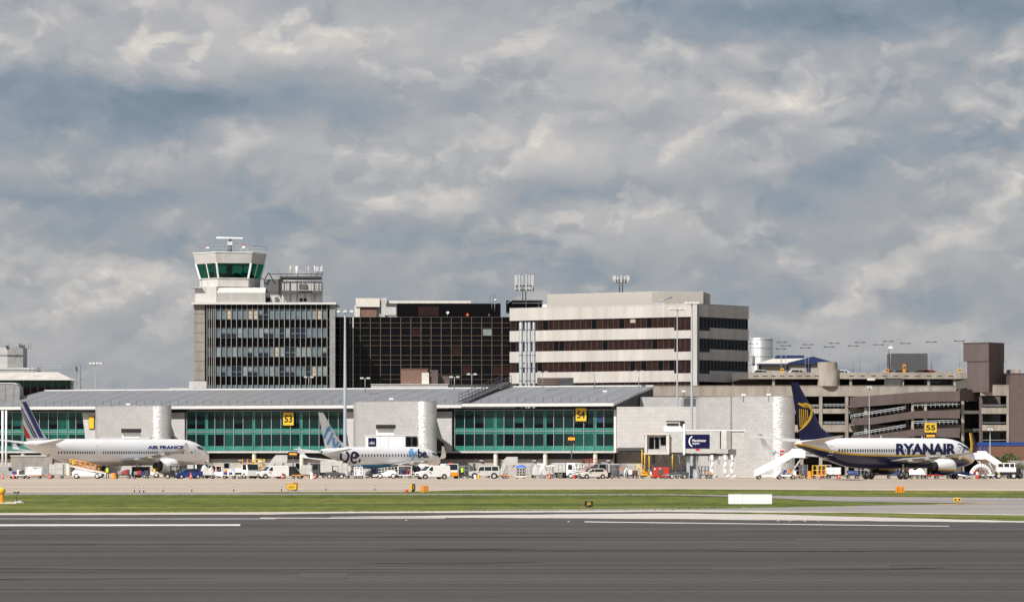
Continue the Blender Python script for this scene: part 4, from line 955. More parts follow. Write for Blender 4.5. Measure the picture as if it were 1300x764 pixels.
for px, mm in ((1126.5, 'orange'), (1148, 'orange'), (1218.5, 'yellow'), (993, 'yellow')):
    t = front_thing('pay_station', {1126: 'small orange box on the roof deck left of the louvred plant box', 1148: 'tall orange box on the roof deck before the louvred plant box', 1218: 'small yellow box on the deck left of the brown stair tower', 993: 'small yellow box on the deck before the blue roofed shed'}[int(px)], 'machine', px, 474, 7.3, 'small boxes on the roof deck')
    h = .9 if px != 1148 else 1.6; MB(mm).box(-.25, .25, 0, .4, -.3, h).build('casing', t); MB('dgrey').box(-.15, .15, -.03, -.005, h * .5, h * .8).build('screen', t)

# ================================================================= LEFT TERMINAL BUILDING
lf = Fr(-60, 7.0, 93, 7.0)
lb = lf.base('hall_building', 'flat roofed hall with dark green glass and a pale sloping roof at the far left', 'building')
mb = MB('spandk'); lf.box(mb, -60, 90, 483.5, None, .5, 5); mb.build('core', lb)
for k in range(17):
    p0 = -60 + 9 * k; p1 = min(p0 + 9, 91); mb = MB('tealfr'); lf.box(mb, p0 + .2, p1 - .2, 483, 491.5, .1, .3, 'tealfr'); lf.box(mb, p0 + .2, p1 - .2, 491.8, 512, .1, .3, random.choice(['tealg', 'glassdk', 'glassbr', 'tealg'])); mb.build('window', lb)
mb = MB('towerc'); [lf.box(mb, -60 + 9 * k - .25, -60 + 9 * k + .25, 483, 512, -.05, .12) for k in range(18)]; lf.box(mb, 89.8, 91.4, 483, 515, -.1, .4, 'officep'); mb.build('mullion', lb)
mb = MB('officec'); z0_, z1_ = lf.z(482.4, 20), lf.z(471.8, 20)
mb.hexa([(lf.u(-60), -2, z0_), (lf.u(94.5), -2, z0_), (lf.u(93), 7, z0_), (lf.u(-60), 7, z0_), (lf.u(-60), 3, z1_), (lf.u(71), 3, z1_), (lf.u(71), 5, z1_), (lf.u(-60), 5, z1_)]); mb.build('roof', lb)
mb = MB('soffit'); lf.box(mb, -60, 94.8, 480.9, 482.4, -2.1, -2.01); mb.build('fascia', lb)
mb = MB('panelw'); lf.box(mb, -60, 46, 466.5, 471.7, 9.5, 17); mb.build('roof_kerb', lb)
mb = MB('steel')
for r_ in (464.5, 467.5): mb.tube((lf.u(46), 9.4, lf.z(r_, 50, 9)), (lf.u(71), 9.4, lf.z(r_, 50, 9)), .05, n=5)
for q in list(range(30, 72, 5)): mb.tube((lf.u(q), 9.4, lf.z(471.5, 50, 9)), (lf.u(q), 9.4, lf.z(464.5, 50, 9)), .045, n=5)
mb.tube((lf.u(-60), 9.4, lf.z(469, 50, 9)), (lf.u(46), 9.4, lf.z(469, 50, 9)), .05, n=5); mb.build('roof_railing', lb)
mb = MB('lgrey'); lf.box(mb, -60, 9.5, 441, 466.3, 10, 16, 'panelw'); lf.box(mb, 9.6, 29.3, 440.5, 466.3, 9.8, 16, 'grey'); lf.box(mb, 9, 29.6, 450.3, 452, 9.7, 9.8, 'dgrey'); lf.box(mb, -60, 9, 450.3, 451.2, 9.9, 10, 'grey'); mb.build('plant_room', lb)
mb = MB('dgrey'); lf.box(mb, 7, 10, 438.5, 441, 9.5, 10.5); lf.box(mb, 20, 24, 436, 440.4, 10, 12, 'steel'); lf.box(mb, 25, 31, 438, 440, 9.6, 11)
for q in (2, 13, 18, 27, 30): mb.tube((lf.u(q), 11, lf.z(441, q)), (lf.u(q), 11, lf.z(433.5, q)), .04, n=5)
mb.build('roof_instrument', lb)
t = front_thing('roof_pod', 'dark silver box shaped plant housing before the hall at the far left', 'roof plant', 8, 512, 7.35)
mb = MB('alu'); mb.prism([(-9, -2), (2.3, -2), (2.3, 2.7), (1.9, 3.25), (1.2, 3.4), (-9, 3.4)], 0, 5, 'y', 'grey'); mb.build('casing', t); MB('soffit').prism([(-9, 3.42), (1.2, 3.42), (1.7, 3.3), (1.8, 3.4), (1.3, 3.58), (-9, 3.58)], -.1, 5.1, 'y').build('roof_edge', t)
mb = MB('dgrey'); [mb.box(x, x + .05, -.03, -.001, -2, 3.2) for x in (-5, -3.4, -1.8, -.2, 1.3)]; mb.build('panel_joint', t)
# lattice mast and tall lamp mast by the left hall
t = front_thing('lattice_mast', 'thin steel lattice mast rising beside the hall roof', 'mast', 99.5, 505, 6.6)
mb = MB('steel'); h = 6.2
for sx, sy in ((-.35, -.35), (.35, -.35), (.35, .35), (-.35, .35)): mb.tube((sx, sy, -6), (sx, sy, h), .075, n=5)
for i in range(15):
    z = -6 + i * .85; s_ = 1 if i % 2 else -1; mb.tube((-.35 * s_, -.35, z), (.35 * s_, -.35, z + .85), .055, n=4); mb.tube((-.35, -.35, z), (.35, -.35, z), .05, n=4)
    mb.tube((.35, -.35 * s_, z), (.35, .35 * s_, z + .85), .035, n=4)
mb.build('lattice', t); MB('steel').tube((.2, 0, h), (.2, 0, h + 1.6), .04, n=5).build('aerial', t); mb = MB('dgrey'); mb.box(-.5, -.15, -.6, -.4, h - .9, h - .2); [mb.box(.4, .8, -.5, -.4, z, z + .1) for z in (-2, 0, 2, 3.5)]; mb.build('equipment_box', t)
def floodmast(px, rt, rb_, s, label, r0=.16, heads=4, arm=.8, base=None):
    y = F / s; zb_ = zg(y) if base is None else EYE - (base - HR) / s; h = EYE - (rt - HR) / s - zb_
    t = thing('floodlight_mast', label, 'lamp mast', ((px - 650) / s, y, zb_), 0, 'floodlight masts')
    mb = MB('mastm'); mb.tube((0, 0, 0), (0, 0, h * .55), r0 * 1.25, r0, n=12); mb.tube((0, 0, h * .55), (0, 0, h), r0, r0 * .55, n=12); mb.build('pole', t)
    mb = MB('steel'); mb.tube((-arm, 0, h - .1), (arm, 0, h - .1), .05, n=6); mb.build('crossarm', t)
    for i in range(heads):
        x = -arm + 2 * arm * i / (heads - 1); mb = MB('lgrey'); mb.hexa([(x - .28, -.45, h - .02), (x + .28, -.45, h - .02), (x + .28, .2, h + .12), (x - .28, .2, h + .12), (x - .26, -.4, h + .14), (x + .26, -.4, h + .14), (x + .2, .2, h + .34), (x - .2, .2, h + .34)]); mb.build('floodlight', t)
    return t
floodmast(121.3, 462, 505, 6.5, 'tall thin lamp mast with a double head behind the left pier roof', .09, 4, 1.0, 508)
floodmast(438, 396.5, 607, 8.25, 'tallest pale floodlight mast, before the black glazed block', .24, 3, 1.0)
floodmast(859.8, 392.5, 515, 7.8, 'slimmer floodlight mast rising behind the pale clad wall', .14, 4, 1.2)
floodmast(878.3, 385.5, 607, 8.15, 'floodlight mast standing in front of the cream office block corner', .2, 4, .9)
t = floodmast(1103.6, 492.5, 607, 7.9, 'slim lamp column in front of the brown car park ramps', .10, 2, .1); 
t = floodmast(1257, 546, 607, 8.3, 'short lamp column above the blue capped brick wall', .10, 2, .12)
for (px, rt, base, s, lab) in ((392, 479, 495, 7.29, 'short twin headed lamp on the low roof under the tower block'), (463.5, 480.5, 493, 7.55, 'twin headed roof lamp nearest the tall mast'), (577, 479, 490, 7.6, 'twin headed roof lamp left of the roof gangway'), (599, 475.5, 490, 7.6, 'twin headed roof lamp above the roof gangway'), (755, 476, 490, 7.65, 'twin headed roof lamp before the cream block lower band'), (811, 472, 489, 7.65, 'twin headed roof lamp near the pier roof corner'), (689, 473, 489, 7.65, 'short roof lamp right of the steel flues')):
    y = F / s; h = (base - rt) / s; t = front_thing('roof_lamp', lab, 'lamp', px, base, s, 'twin headed roof lamps')
    MB('grey').tube((0, 0, -.5), (0, 0, h), .07, n=6).build('pole', t)
    for sx in (-1, 1): MB('lgrey').box(sx * .55 - .28, sx * .55 + .28, -.3, .3, h - .05, h + .22).build('lamp_head', t)
    MB('grey').box(-.5, .5, -.05, .05, h, h + .08).build('crossarm', t)
for (px, row, s, lab) in ((163, 513.5, 7.55, 'small white camera on the pier roof edge above the left drum'), (497, 507, 7.75, 'small white camera on the pier roof edge above the middle drum'), (768, 497, 7.7, 'white double spotlight on the pier roof near its right corner'), (944, 502, 8.2, 'small white camera at the top of the right drum, left one'), (976, 501.5, 8.2, 'small white camera at the top of the right drum, right one'), (868, 497, 7.6, 'small white camera above the plant drum')):
    t = front_thing('security_camera', lab, 'camera', px, row + 3, s, 'cameras along the roof edge')
    MB('dgrey').tube((0, 0, -.6), (0, 0, .45), .05, n=6).build('pole', t); mb = MB('white'); mb.box(-.35, .3, -.15, .15, .35, .6); mb.build('camera_body', t)
# ================================================================= RIGHT BOUNDARY
wf = Fr(1240, 8.1, 1400, 8.1)
t = wf.base('boundary_wall', 'brown brick wall with a blue capping right of the airliner nose', 'wall')
mb = MB('brickw'); wf.box(mb, 1243, 1400, 565.6, None, 0, .4); mb.build('brickwork', t)
mb = MB('bluer'); mb.cur = 'blue'; wf.box(mb, 1241, 1400, 561, 565.4, -.1, .5); mb.build('capping', t)
mb = MB('blue'); [wf.box(mb, p, p + 2.4, 566, 580, -.08, -.01) for p in (1240, 1246, 1250)]; mb.build('blue_post', t)
wf2 = Fr(1268, 8.5, 1400, 8.5)
t = wf2.base('concrete_barrier', 'grey concrete barrier wall behind the white truck at the right edge', 'barrier')
mb = MB('towerc'); wf2.box(mb, 1276, 1400, 591, None, 0, .6); wf2.box(mb, 1282, 1400, 584, 590.6, 1.5, 2); mb.build('barrier_block', t)
mb = MB('steel'); [wf2.box(mb, p, p + .6, 584, 591, .2, .3) for p in range(1280, 1398, 6)]; mb.build('barrier_post', t)
random.seed(5)
def bush(px0, px1, r0, r1, s, label, n=420):
    x0, x1 = (px0 - 650) / s, (px1 - 650) / s; y = F / s; z0, z1 = EYE - (r1 - HR) / s, EYE - (r0 - HR) / s
    t = thing('hedge', label, 'hedge', ((x0 + x1) / 2, y, zg(y))); zo2 = zg(y); w2 = (x1 - x0) / 2
    mb = MB('hedge')
    for i in range(n):
        x = random.uniform(-w2, w2); hh = (z1 - z0) * (.55 + .45 * math.sin(x * 1.7 + 1) * math.cos(x * .9)) ; z = random.uniform(z0 - zo2 - .5, z0 - zo2 + max(.3, hh)); yy = random.uniform(-.5, .5)
        a = Vector((random.uniform(-1, 1), random.uniform(-1, 1), random.uniform(-1, 1))).normalized() * random.uniform(.1, .24); b = a.orthogonal().normalized() * .12
        c = Vector((x, yy, z)); mb.poly([c - a, c - b, c + a, c + b])
    mb.build('foliage', t)
    mb = MB('brick'); [mb.tube((x * w2, 0, -.1), (x * w2 + .2, 0, z0 - zo2 + .2), .06, n=5) for x in (-.8, -.3, .2, .7)]; mb.build('stem', t)
bush(1262, 1296, 574, 583, 8.3, 'low green shrubs in front of the brown brick wall')
bush(1284, 1300, 588, 592, 8.55, 'small green plants on top of the concrete barrier', 120)
# stand 55 sign on its own post
def sign55():
    s = 8.05; y = F / s; x = (1174 - 650) / s; t = thing('stand_number_sign', 'yellow 55 sign on a post in front of the car park ramps', 'sign', (x, y, zg(y)), 0, 'stand number signs')
    z0, z1 = EYE - (548.5 - HR) / s - zg(y), EYE - (536.8 - HR) / s - zg(y); wd = 15 / s
    MB('signy').box(0, wd, 0, .12, z0, z1).build('sign_board', t); MB('dgrey').box(-.06, wd + .06, .02, .16, z0 - .05, z1 + .05).build('sign_frame', t)
    V_, F_ = text_mesh('55', .04); mb = MB('black'); decal(mb, V_, F_, lambda u, v: (wd * (.1 + .8 * u), -.01, z0 + (z1 - z0) * (.2 + .6 * v))); mb.build('lettering', t)
    MB('black').box(.1, wd - .05, 0, .3, z0 - .95, z0 - .1).build('display_casing', t)
    mb = MB('lamp'); [mb.box(.28 + i * .27, .28 + i * .27 + .22, -.03, -.003, z0 - .7, z0 - .4) for i in range(5)]; mb.build('lamp_row', t)
    MB('dgrey').tube((wd / 2, .2, 0), (wd / 2, .2, z0), .12).build('pole', t)
sign55()

# ================================================================= BOARDING BRIDGES
def bridge_sign(t, x0, x1, z0, z1, y=-.03, words=True):
    MB('navy').box(x0, x1, y - .03, y, z0, z1).build('sign_panel', t)
    w_, h_ = x1 - x0, z1 - z0
    mb = MB('white'); pts_o = []
    for i in range(13):
        a = R(110 + 140 * i / 12); pts_o.append((.5 + .42 * math.cos(a), .5 + .42 * math.sin(a)))
    pts_i = [(.58 + .40 * math.cos(R(118 + 124 * i / 12)), .5 + .38 * math.sin(R(118 + 124 * i / 12))) for i in range(13)][::-1]
    sc_ = h_; 
    if words:
        ox = x0 + w_ * .10
        for i in range(12):
            a, b, c, d = pts_o[i], pts_o[i + 1], pts_i[11 - i], pts_i[12 - i]
            mb.poly([(ox + p[0] * sc_ * .9 - .05, y - .037, z0 + p[1] * sc_) for p in (a, b, c, d)])
        mb.build('emblem', t)
        for txt, f0, f1, g0, g1 in (('Manchester', .28, .86, .47, .66), ('Airport', .28, .58, .24, .43)):
            V_, F_ = text_mesh(txt, .02); mb = MB('white'); decal(mb, V_, F_, lambda u, v: (x0 + w_ * (f0 + (f1 - f0) * u), y - .04, z0 + h_ * (g0 + (g1 - g0) * v))); mb.build('lettering', t)
    else:
        for q in range(5): mb.box(x0 + w_ * (.2 + q * .13), x0 + w_ * (.25 + q * .13), y - .05, y - .031, z0 + h_ * .25, z0 + h_ * (.5 + .06 * (q % 3)))
        mb.cur = 'lgrey'; mb.build('emblem', t)
jf = Fr(815, 8.55, 950, 8.55)
jb = jf.base('boarding_bridge', 'grey boarding bridge with a glazed cab and a navy sign panel beside the right drum', 'boarding bridge')
U2 = lambda p: jf.u(p); Z2 = lambda r_: jf.z(r_, 880)
mb = MB('lgrey'); mb.box(U2(868), U2(914), 0, 2.6, Z2(575), Z2(547)); mb.build('tunnel', jb)
mb = MB('lgrey'); mb.prism([(U2(915.5), 2.4), (U2(915.5), .0), (U2(922), -.5), (U2(928), -.1), (U2(928), 2.4)], Z2(569), Z2(546.3), 'z', smooth=False); mb.build('rotunda', jb)
MB('black').box(U2(914), U2(915.5), .1, 2.4, Z2(569), Z2(547)).build('gasket', jb)
mb = MB('lgrey'); mb.box(U2(928.5), U2(944.5), .1, 2.5, Z2(569.5), Z2(546)); mb.build('vestibule', jb)
mb = MB('white'); mb.box(U2(866), U2(946), -.06, 2.7, Z2(546.9), Z2(545.4)); mb.box(U2(867), U2(869.6), -.1, .0, Z2(577), Z2(538)); mb.build('roof_edge', jb)
mb = MB('lgrey'); mb.box(U2(848), U2(867), .2, 2.5, Z2(574), Z2(547.5)); mb.build('inner_tunnel', jb)
# cab
mb = MB('cream'); a, b = U2(817), U2(849.5)
mb.box(a, b, -.35, 2.5, Z2(551.8), Z2(549.6)); mb.box(a + .05, b, -.3, 2.5, Z2(576.5), Z2(574.6)); mb.box(a + .2, a + .5, -.3, .0, Z2(574.6), Z2(551.8)); mb.box(b - .45, b, -.3, 0, Z2(574.6), Z2(551.8)); mb.box(a + .2, b, 2.2, 2.4, Z2(574.6), Z2(551.8), 'lgrey'); mb.box(a + .5, b - .5, -.1, .02, Z2(574.6), Z2(570), 'lgrey')
cab = mb.build('cab', jb)
mb = MB('dgrey'); mb.box(a + .5, b - .5, .25, .35, Z2(574.6), Z2(551.8), 'panelw'); [mb.box(U2(p), U2(q), .12, .24, Z2(r1), Z2(r0), 'glassdk') for p, q, r0, r1 in ((824.5, 830, 555, 569.5), (831.5, 836.5, 555, 569), (838.5, 846, 554.5, 564.5))]; mb.build('cab_window', cab)
bridge_sign(jb, U2(870.3), U2(900.8), Z2(568.8), Z2(551.2))
MB('red').box(U2(883), U2(888), -.04, -.003, Z2(571.5), Z2(569.3)).build('warning_label', jb)
mb = MB('black'); mb.box(U2(846), U2(869), .5, 1.8, Z2(535.5), Z2(534)); mb.box(U2(864), U2(869.5), .4, 1.9, Z2(540.5), Z2(535)); mb.box(U2(847), U2(862), .6, 1.2, Z2(540), Z2(537)); u_ = mb.build('roof_vent', jb)
MB('white').box(U2(843), U2(867), .7, 2.4, Z2(547), Z2(540.2)).build('roof_unit', jb)
for a_, b_, c_, d_ in ((828, 832, 577, 'dgrey'), (872, 876, 575, 'mastm'), (925, 935, 570, 'lgrey'), (903, 910, 575, 'lgrey')): mb = MB(d_); mb.box(U2(a_), U2(b_), .8, 1.6, 0, Z2(c_)); mb.build('support_leg', jb)
mb = MB('dgrey'); mb.box(U2(850), U2(926), .4, 2.2, Z2(578.5), Z2(575.6)); 
random.seed(11)
for i in range(26): x = random.uniform(U2(820), U2(925)); y = random.uniform(.2, 2.2); mb.tube((x, y, Z2(577)), (x + random.uniform(-.7, .7), y, Z2(577) - random.uniform(.4, 1.6)), .05, n=5, m=random.choice(['dgrey', 'steel', 'lgrey']))
mb.build('underframe', jb)
for p in (840, 868): mb = MB('black'); x = U2(p); mb.tube((x, .4, .55), (x, .9, .55), .55, n=16); mb.tube((x, 1.5, .55), (x, 2., .55), .55, n=16); mb.build('wheel', jb)
mb = MB('yellow')
for p, r0, r1 in ((815, 571, 600), (818.5, 575, 602), (824, 578, 603), (853.5, 576, 596)): mb.tube((U2(p), -.3, Z2(r1)), (U2(p), -.3, Z2(r0)), .07, n=6)
for (p, r0, q, r1) in ((808, 603, 822, 601), (809, 590, 824, 603), (809, 603, 810, 588), (822, 604, 830, 603.5), (812, 597, 824, 601)): mb.tube((U2(p), -.4, Z2(r0)), (U2(q), -.4, Z2(r1)), .08, n=6)
mb.box(U2(809), U2(822), -.5, .6, Z2(603), Z2(601.5)); mb.build('service_stair', jb)
t = front_thing('ground_power_unit', 'red ground equipment cabinet with white lamps under the boarding bridge cab', 'power unit', 839.5, 605, 8.7); t.location.z = zg(F / 8.7)
mb = MB('red'); mb.box(-1.15, 1.15, 0, 1.5, .2, 1.65); mb.box(-.5, .3, -.06, .0, .5, 1.4, 'brickdk'); mb.build('cabinet', t, bevel=.05)
for x in (-.95, -.2): MB('white').box(x - .1, x + .1, -.06, .0, 1.3, 1.5).build('lamp', t)
for x in (-.8, .8): MB('black').tube((x, 0.1, .25), (x, .35, .25), .25, n=12).build('wheel', t)
# back building leg behind the bridge: large grey hose drop
t = front_thing('flexible_duct', 'pale flexible air ducts hanging from the boarding bridge underside', 'duct', 915, 605, 8.75); t.location.z = zg(F / 8.75)
for dx in (-1.3, .6, 1.6):
    mb = MB('white'); pr_ = [(dx, 0, 3.4), (dx + .15, 0, 2.4), (dx - .1, 0, 1.4), (dx + .25, 0, .5), (dx + .6, 0, .15)]
    for p, q in zip(pr_, pr_[1:]): mb.tube(p, q, .2, n=10)
    mb.build('hose', t)
def stubbridge(p0, p1, r0, r1, s, label, sign=None, dark=None, white=None, win=None, leg=True):
    fr = Fr(p0, s, p1, s); t = fr.base('boarding_bridge', label, 'boarding bridge'); z = lambda r_: fr.z(r_, (p0 + p1) / 2)
    mb = MB('white'); mb.box(0, fr.L, 0, 2.6, z(r1), z(r0)); mb.build('tunnel', t); MB('soffit').box(-.1, fr.L + .1, -.08, 2.7, z(r0) + .01, z(r0) + .16).build('roof_edge', t)
    mb = MB('lgrey'); [mb.box(x - .04, x + .04, -.04, -.002, z(r1), z(r0)) for x in [1.2 * i for i in range(1, int(fr.L / 1.2))]]; mb.build('panel_joint', t)
    if dark: a, b, c, d = dark; MB('black').box(fr.u(a), fr.u(b), -.2, 1.8, z(d), z(c)).build('louvre', t)
    if white: a, b, c, d = white; mb = MB('lgrey'); mb.box(fr.u(a), fr.u(b), .3, 1.6, z(d), z(c), 'white'); mb.build('roof_unit', t)
    if win: a, b, c, d = win; MB('glassdk').box(fr.u(a), fr.u(b), -.12, .0, z(d), z(c)).build('window', t); mb = MB('dgrey'); [mb.box(x, x + .12, -.16, -.13, z(d), z(c)) for x in (fr.u(a) - .05, (fr.u(a) + fr.u(b)) / 2, fr.u(b) - .05)]; mb.build('window_frame', t)
    if sign: a, b, c, d = sign; bridge_sign(t, fr.u(a), fr.u(b), z(d), z(c), -.05, False)
    for f in (.3, .75): mb = MB('grey'); mb.box(fr.L * f, fr.L * f + .5, .9, 1.5, 0, z(r1)); mb.build('support_leg', t)
    return t
stubbridge(464, 531, 553, 572, 8.05, 'white boarding bridge with a small navy sign behind the twin jet fuselage', (467.5, 477.5, 555.5, 566.5), (477.3, 502, 538.8, 543.8), (477.5, 500, 544, 552.9), (515, 529.5, 554, 568))
stubbridge(128, 190, 556.5, 572, 7.95, 'low white boarding bridge top showing above the striped tail airliner', None, (154, 178, 544, 549), (155, 177, 549.2, 556))
# white twin posts and pipes at the far left edge
t = front_thing('service_post', 'pair of tall white posts at the far left edge behind the tail', 'post', 5.5, 607, 8.1)
for x in (-.28, .28): MB('white').tube((x, 0, 0), (x, 0, 10.6), .17, n=8).build('post', t)
t = front_thing('service_building', 'grey ground level service block with doors behind the left airliner tail', 'building', 40, 606, 8.2)
mb = MB('towerc'); mb.box(-3.2, 3.2, 0, 3, 0, 3.3); mb.build('wall', t); mb = MB('grey'); [mb.box(x, x + 1.0, -.05, .0, .1, 2.3) for x in (-2.4, -.4, 1.6)]; mb.build('door', t); MB('soffit').box(-3.3, 3.3, -.1, 3, 3.31, 3.45).build('roof_edge', t)
# ================================================================= AIRCRAFT
def cr_(tab, x):                              # smooth table lookup
    if x <= tab[0][0]: return list(tab[0][1:])
    if x >= tab[-1][0]: return list(tab[-1][1:])
    for i in range(len(tab) - 1):
        a, b = tab[i], tab[i + 1]
        if x <= b[0]:
            t = (x - a[0]) / (b[0] - a[0]); p = tab[max(0, i - 1)]; q = tab[min(len(tab) - 1, i + 2)]; o = []
            for k in range(1, len(a)):
                h = b[0] - a[0]; m0 = (b[k] - p[k]) / (b[0] - p[0]) * h; m1 = (q[k] - a[k]) / (q[0] - a[0]) * h
                o.append((2 * t**3 - 3 * t**2 + 1) * a[k] + (t**3 - 2 * t**2 + t) * m0 + (-2 * t**3 + 3 * t**2) * b[k] + (t**3 - t**2) * m1)
            return o
class Plane:
    def __init__(s, name, label, px_tail, s_tail, deg, L, W_, H_, zc, Lf, livery, zgear=0):
        a = R(deg); s.c, s.s = math.cos(a), math.sin(a); s.L = L; s.hw = W_ / 2; s.hh = H_ / 2; s.zc = zc; s.Lf = Lf
        yt = F / s_tail; xt = (px_tail - 650) / s_tail
        s.o = Vector((xt + L * s.c, yt + L * s.s)); ym = yt + L * .5 * s.s
        s.z0 = zg(ym) + .02
        s.t = thing(name, label, 'airliner', (s.o.x, s.o.y, s.z0), a)
        D = H_
        # distance from nose, half width, half height, centre height
        s.tab = [(0, .02, .02, zc - .17 * D), (.06 * D, .13 * D, .12 * D, zc - .165 * D), (.2 * D, .23 * D, .22 * D, zc - .145 * D), (.45 * D, .33 * D, .32 * D, zc - .105 * D), (.75 * D, .41 * D, .405 * D, zc - .06 * D), (1.1 * D, .455 * D, .465 * D, zc - .025 * D), (1.5 * D, s.hw * .995, .495 * D, zc - .004 * D), (1.9 * D, s.hw, .5 * D, zc),
                 (Lf - 3.5 * D, s.hw, .5 * D, zc), (Lf - 2.7 * D, s.hw * .98, .475 * D, zc + .022 * D), (Lf - 1.9 * D, s.hw * .84, .39 * D, zc + .10 * D), (Lf - 1.1 * D, s.hw * .58, .265 * D, zc + .19 * D), (Lf - .45 * D, s.hw * .34, .16 * D, zc + .26 * D), (Lf - .1 * D, s.hw * .18, .09 * D, zc + .29 * D), (Lf, s.hw * .09, .045 * D, zc + .30 * D)]
        s.gz = lambda x, y: zg(s.o.y + x * s.s + y * s.c) - s.z0
        mb = MB(livery); N = 36; xs = [0, .05, .12, .25, .45, .7, 1., 1.4, 1.9, 2.5, 3.2, 4., 5., 6., 7.]; q = 8.
        while q < Lf - 3.6 * D: xs.append(q); q += 2.
        k = Lf - 3.5 * D
        while k < Lf: xs.append(k); k += .45
        xs.append(Lf); rings = []
        for x in xs:
            w_, h_, z_ = cr_(s.tab, x); rings.append([(-x, w_ * math.cos(t * 2 * math.pi / N), z_ + h_ * math.sin(t * 2 * math.pi / N)) for t in range(N)])
        mb.loft(rings); s.f = mb.build('fuselage', s.t)
    def side(s, x, z, off=.015, sgn=-1):      # point on the skin at local x (negative aft) and height z
        w_, h_, zc = cr_(s.tab, -x); k = max(-.995, min(.995, (z - zc) / h_)); return (x, sgn * (w_ * math.sqrt(1 - k * k) + off), z)
    def p2l(s, px, row, y=0.):                # photo column/row seen on the vertical plane at lateral offset y
        k = (px - 650) / F; ox, oy = s.o.x - y * s.s, s.o.y + y * s.c
        x = (k * oy - ox) / (s.c - k * s.s); Y = oy + x * s.s
        return x, EYE - (row - HR) * Y / F - s.z0
    def skin(s, px, row, off=.02):
        y = -s.hw
        for _ in range(6):
            x, z = s.p2l(px, row, y); w_, h_, zc = cr_(s.tab, -x); k = max(-.99, min(.99, (z - zc) / h_)); y = -w_ * math.sqrt(1 - k * k)
        return (x, y - off, z)
    def lofted(s, name, stations, mats, parent=None, vertical=False, tf=.12):
        """stations: (span, x_le, chord, height); a thin aerofoil between them"""
        prof = [(0, 0), (.04, .35), (.15, .8), (.35, 1), (.65, .75), (1, .04), (1, -.04), (.65, -.5), (.35, -.75), (.15, -.6), (.04, -.3)]
        mb = MB(mats); rings = []
        for (sp_, xl, ch, h) in stations:
            if vertical: rings.append([(xl - c * ch, sp_ + t * ch * tf / 2, h) for c, t in prof])
            else: rings.append([(xl - c * ch, sp_, h + t * ch * tf / 2) for c, t in prof])
        mb.loft(rings); return mb.build(name, parent or s.t)
    def wing(s, xr, cr0, ykink, xk, ck, ytip, xt, ct, zr, zt_, m, wl=None, wlm=None):
        for sg in (-1, 1):
            zk = zr + (zt_ - zr) * (ykink / ytip) ** 1.15
            w = s.lofted('wing', [(sg * s.hw * .2, xr + .3, cr0 * 1.05, zr - .05), (sg * s.hw * .95, xr - .3, cr0 * .93, zr + .08), (sg * ykink, xk, ck, zk), (sg * (ykink + ytip) / 2, (xk + xt) / 2, (ck + ct) / 2, (zk + zt_) / 2 - .05), (sg * ytip, xt, ct, zt_)], m)
            if wl:
                hgt, lean, sweep, wc = wl
                s.lofted('winglet', [(sg * ytip, xt, ct, zt_), (sg * (ytip + lean * .45), xt - sweep * .2, ct * .92, zt_ + hgt * .12), (sg * (ytip + lean * .75), xt - sweep * .45, ct * .78, zt_ + hgt * .4), (sg * (ytip + lean), xt - sweep, wc, zt_ + hgt)], (wlm if sg < 0 or wlm != 'navy' else 'wingw') or m, w, tf=.1)
            for f in (.30, .50, .70):
                y = ytip * f * 1.0 + (1 - f) * .5; t = (y - ykink) / (ytip - ykink) if y > ykink else 0
                xle = xk + (xt - xk) * t if y > ykink else xk; ch = ck + (ct - ck) * t; z = zk + (zt_ - zk) * max(0, t); ta = xle - ch
                mb = MB('lgrey'); mb.lathe([(0, ta + ch * .55), (.16, ta + ch * .4), (.22, ta + ch * .15), (.16, ta - .35), (0, ta - .75)], (0, sg * y, z - .28), 'x', 8); mb.build('flap_fairing', w)
    def engine(s, y, x0, ln, r, z, m, m2='dgrey', flat=.94):
        for sg in (-1, 1):
            mb = MB(m); mb.lathe([(r * .80, x0 - .55), (r * .80, x0 - .1), (r * .88, x0), (r * .95, x0 - .12), (r, x0 - ln * .2), (r, x0 - ln * .42), (r * .93, x0 - ln * .62), (r * .78, x0 - ln * .80), (r * .74, x0 - ln * .80), (r * .74, x0 - ln * .5)], (0, sg * y, z), 'x', 32)
            e_ = mb.build('engine', s.t)
            mb = MB('grey'); mb.lathe([(r * .80, x0 - .9), (r * .25, x0 - .9), (0, x0 - .5)], (0, sg * y, z), 'x', 24); mb.build('fan', e_)
            mb = MB('dgrey'); mb.lathe([(r * .74, x0 - ln * .55), (r * .5, x0 - ln * .6), (r * .52, x0 - ln * .86), (r * .42, x0 - ln * .98), (r * .40, x0 - ln * .98), (r * .3, x0 - ln * .95), (r * .12, x0 - ln * 1.08), (0, x0 - ln * 1.12)], (0, sg * y, z), 'x', 24); mb.build('exhaust', e_)
            mb = MB(m); mb.hexa([(x0 - ln * .9, sg * y - .12, z + r * .5), (x0 - ln * .2, sg * y - .12, z + r * .9), (x0 - ln * .2, sg * y + .12, z + r * .9), (x0 - ln * .9, sg * y + .12, z + r * .5), (x0 - ln * 1.15, sg * y - .1, z + r * 1.5), (x0 - ln * .45, sg * y - .1, z + r * 1.35), (x0 - ln * .45, sg * y + .1, z + r * 1.35), (x0 - ln * 1.15, sg * y + .1, z + r * 1.5)]); mb.build('pylon', e_)
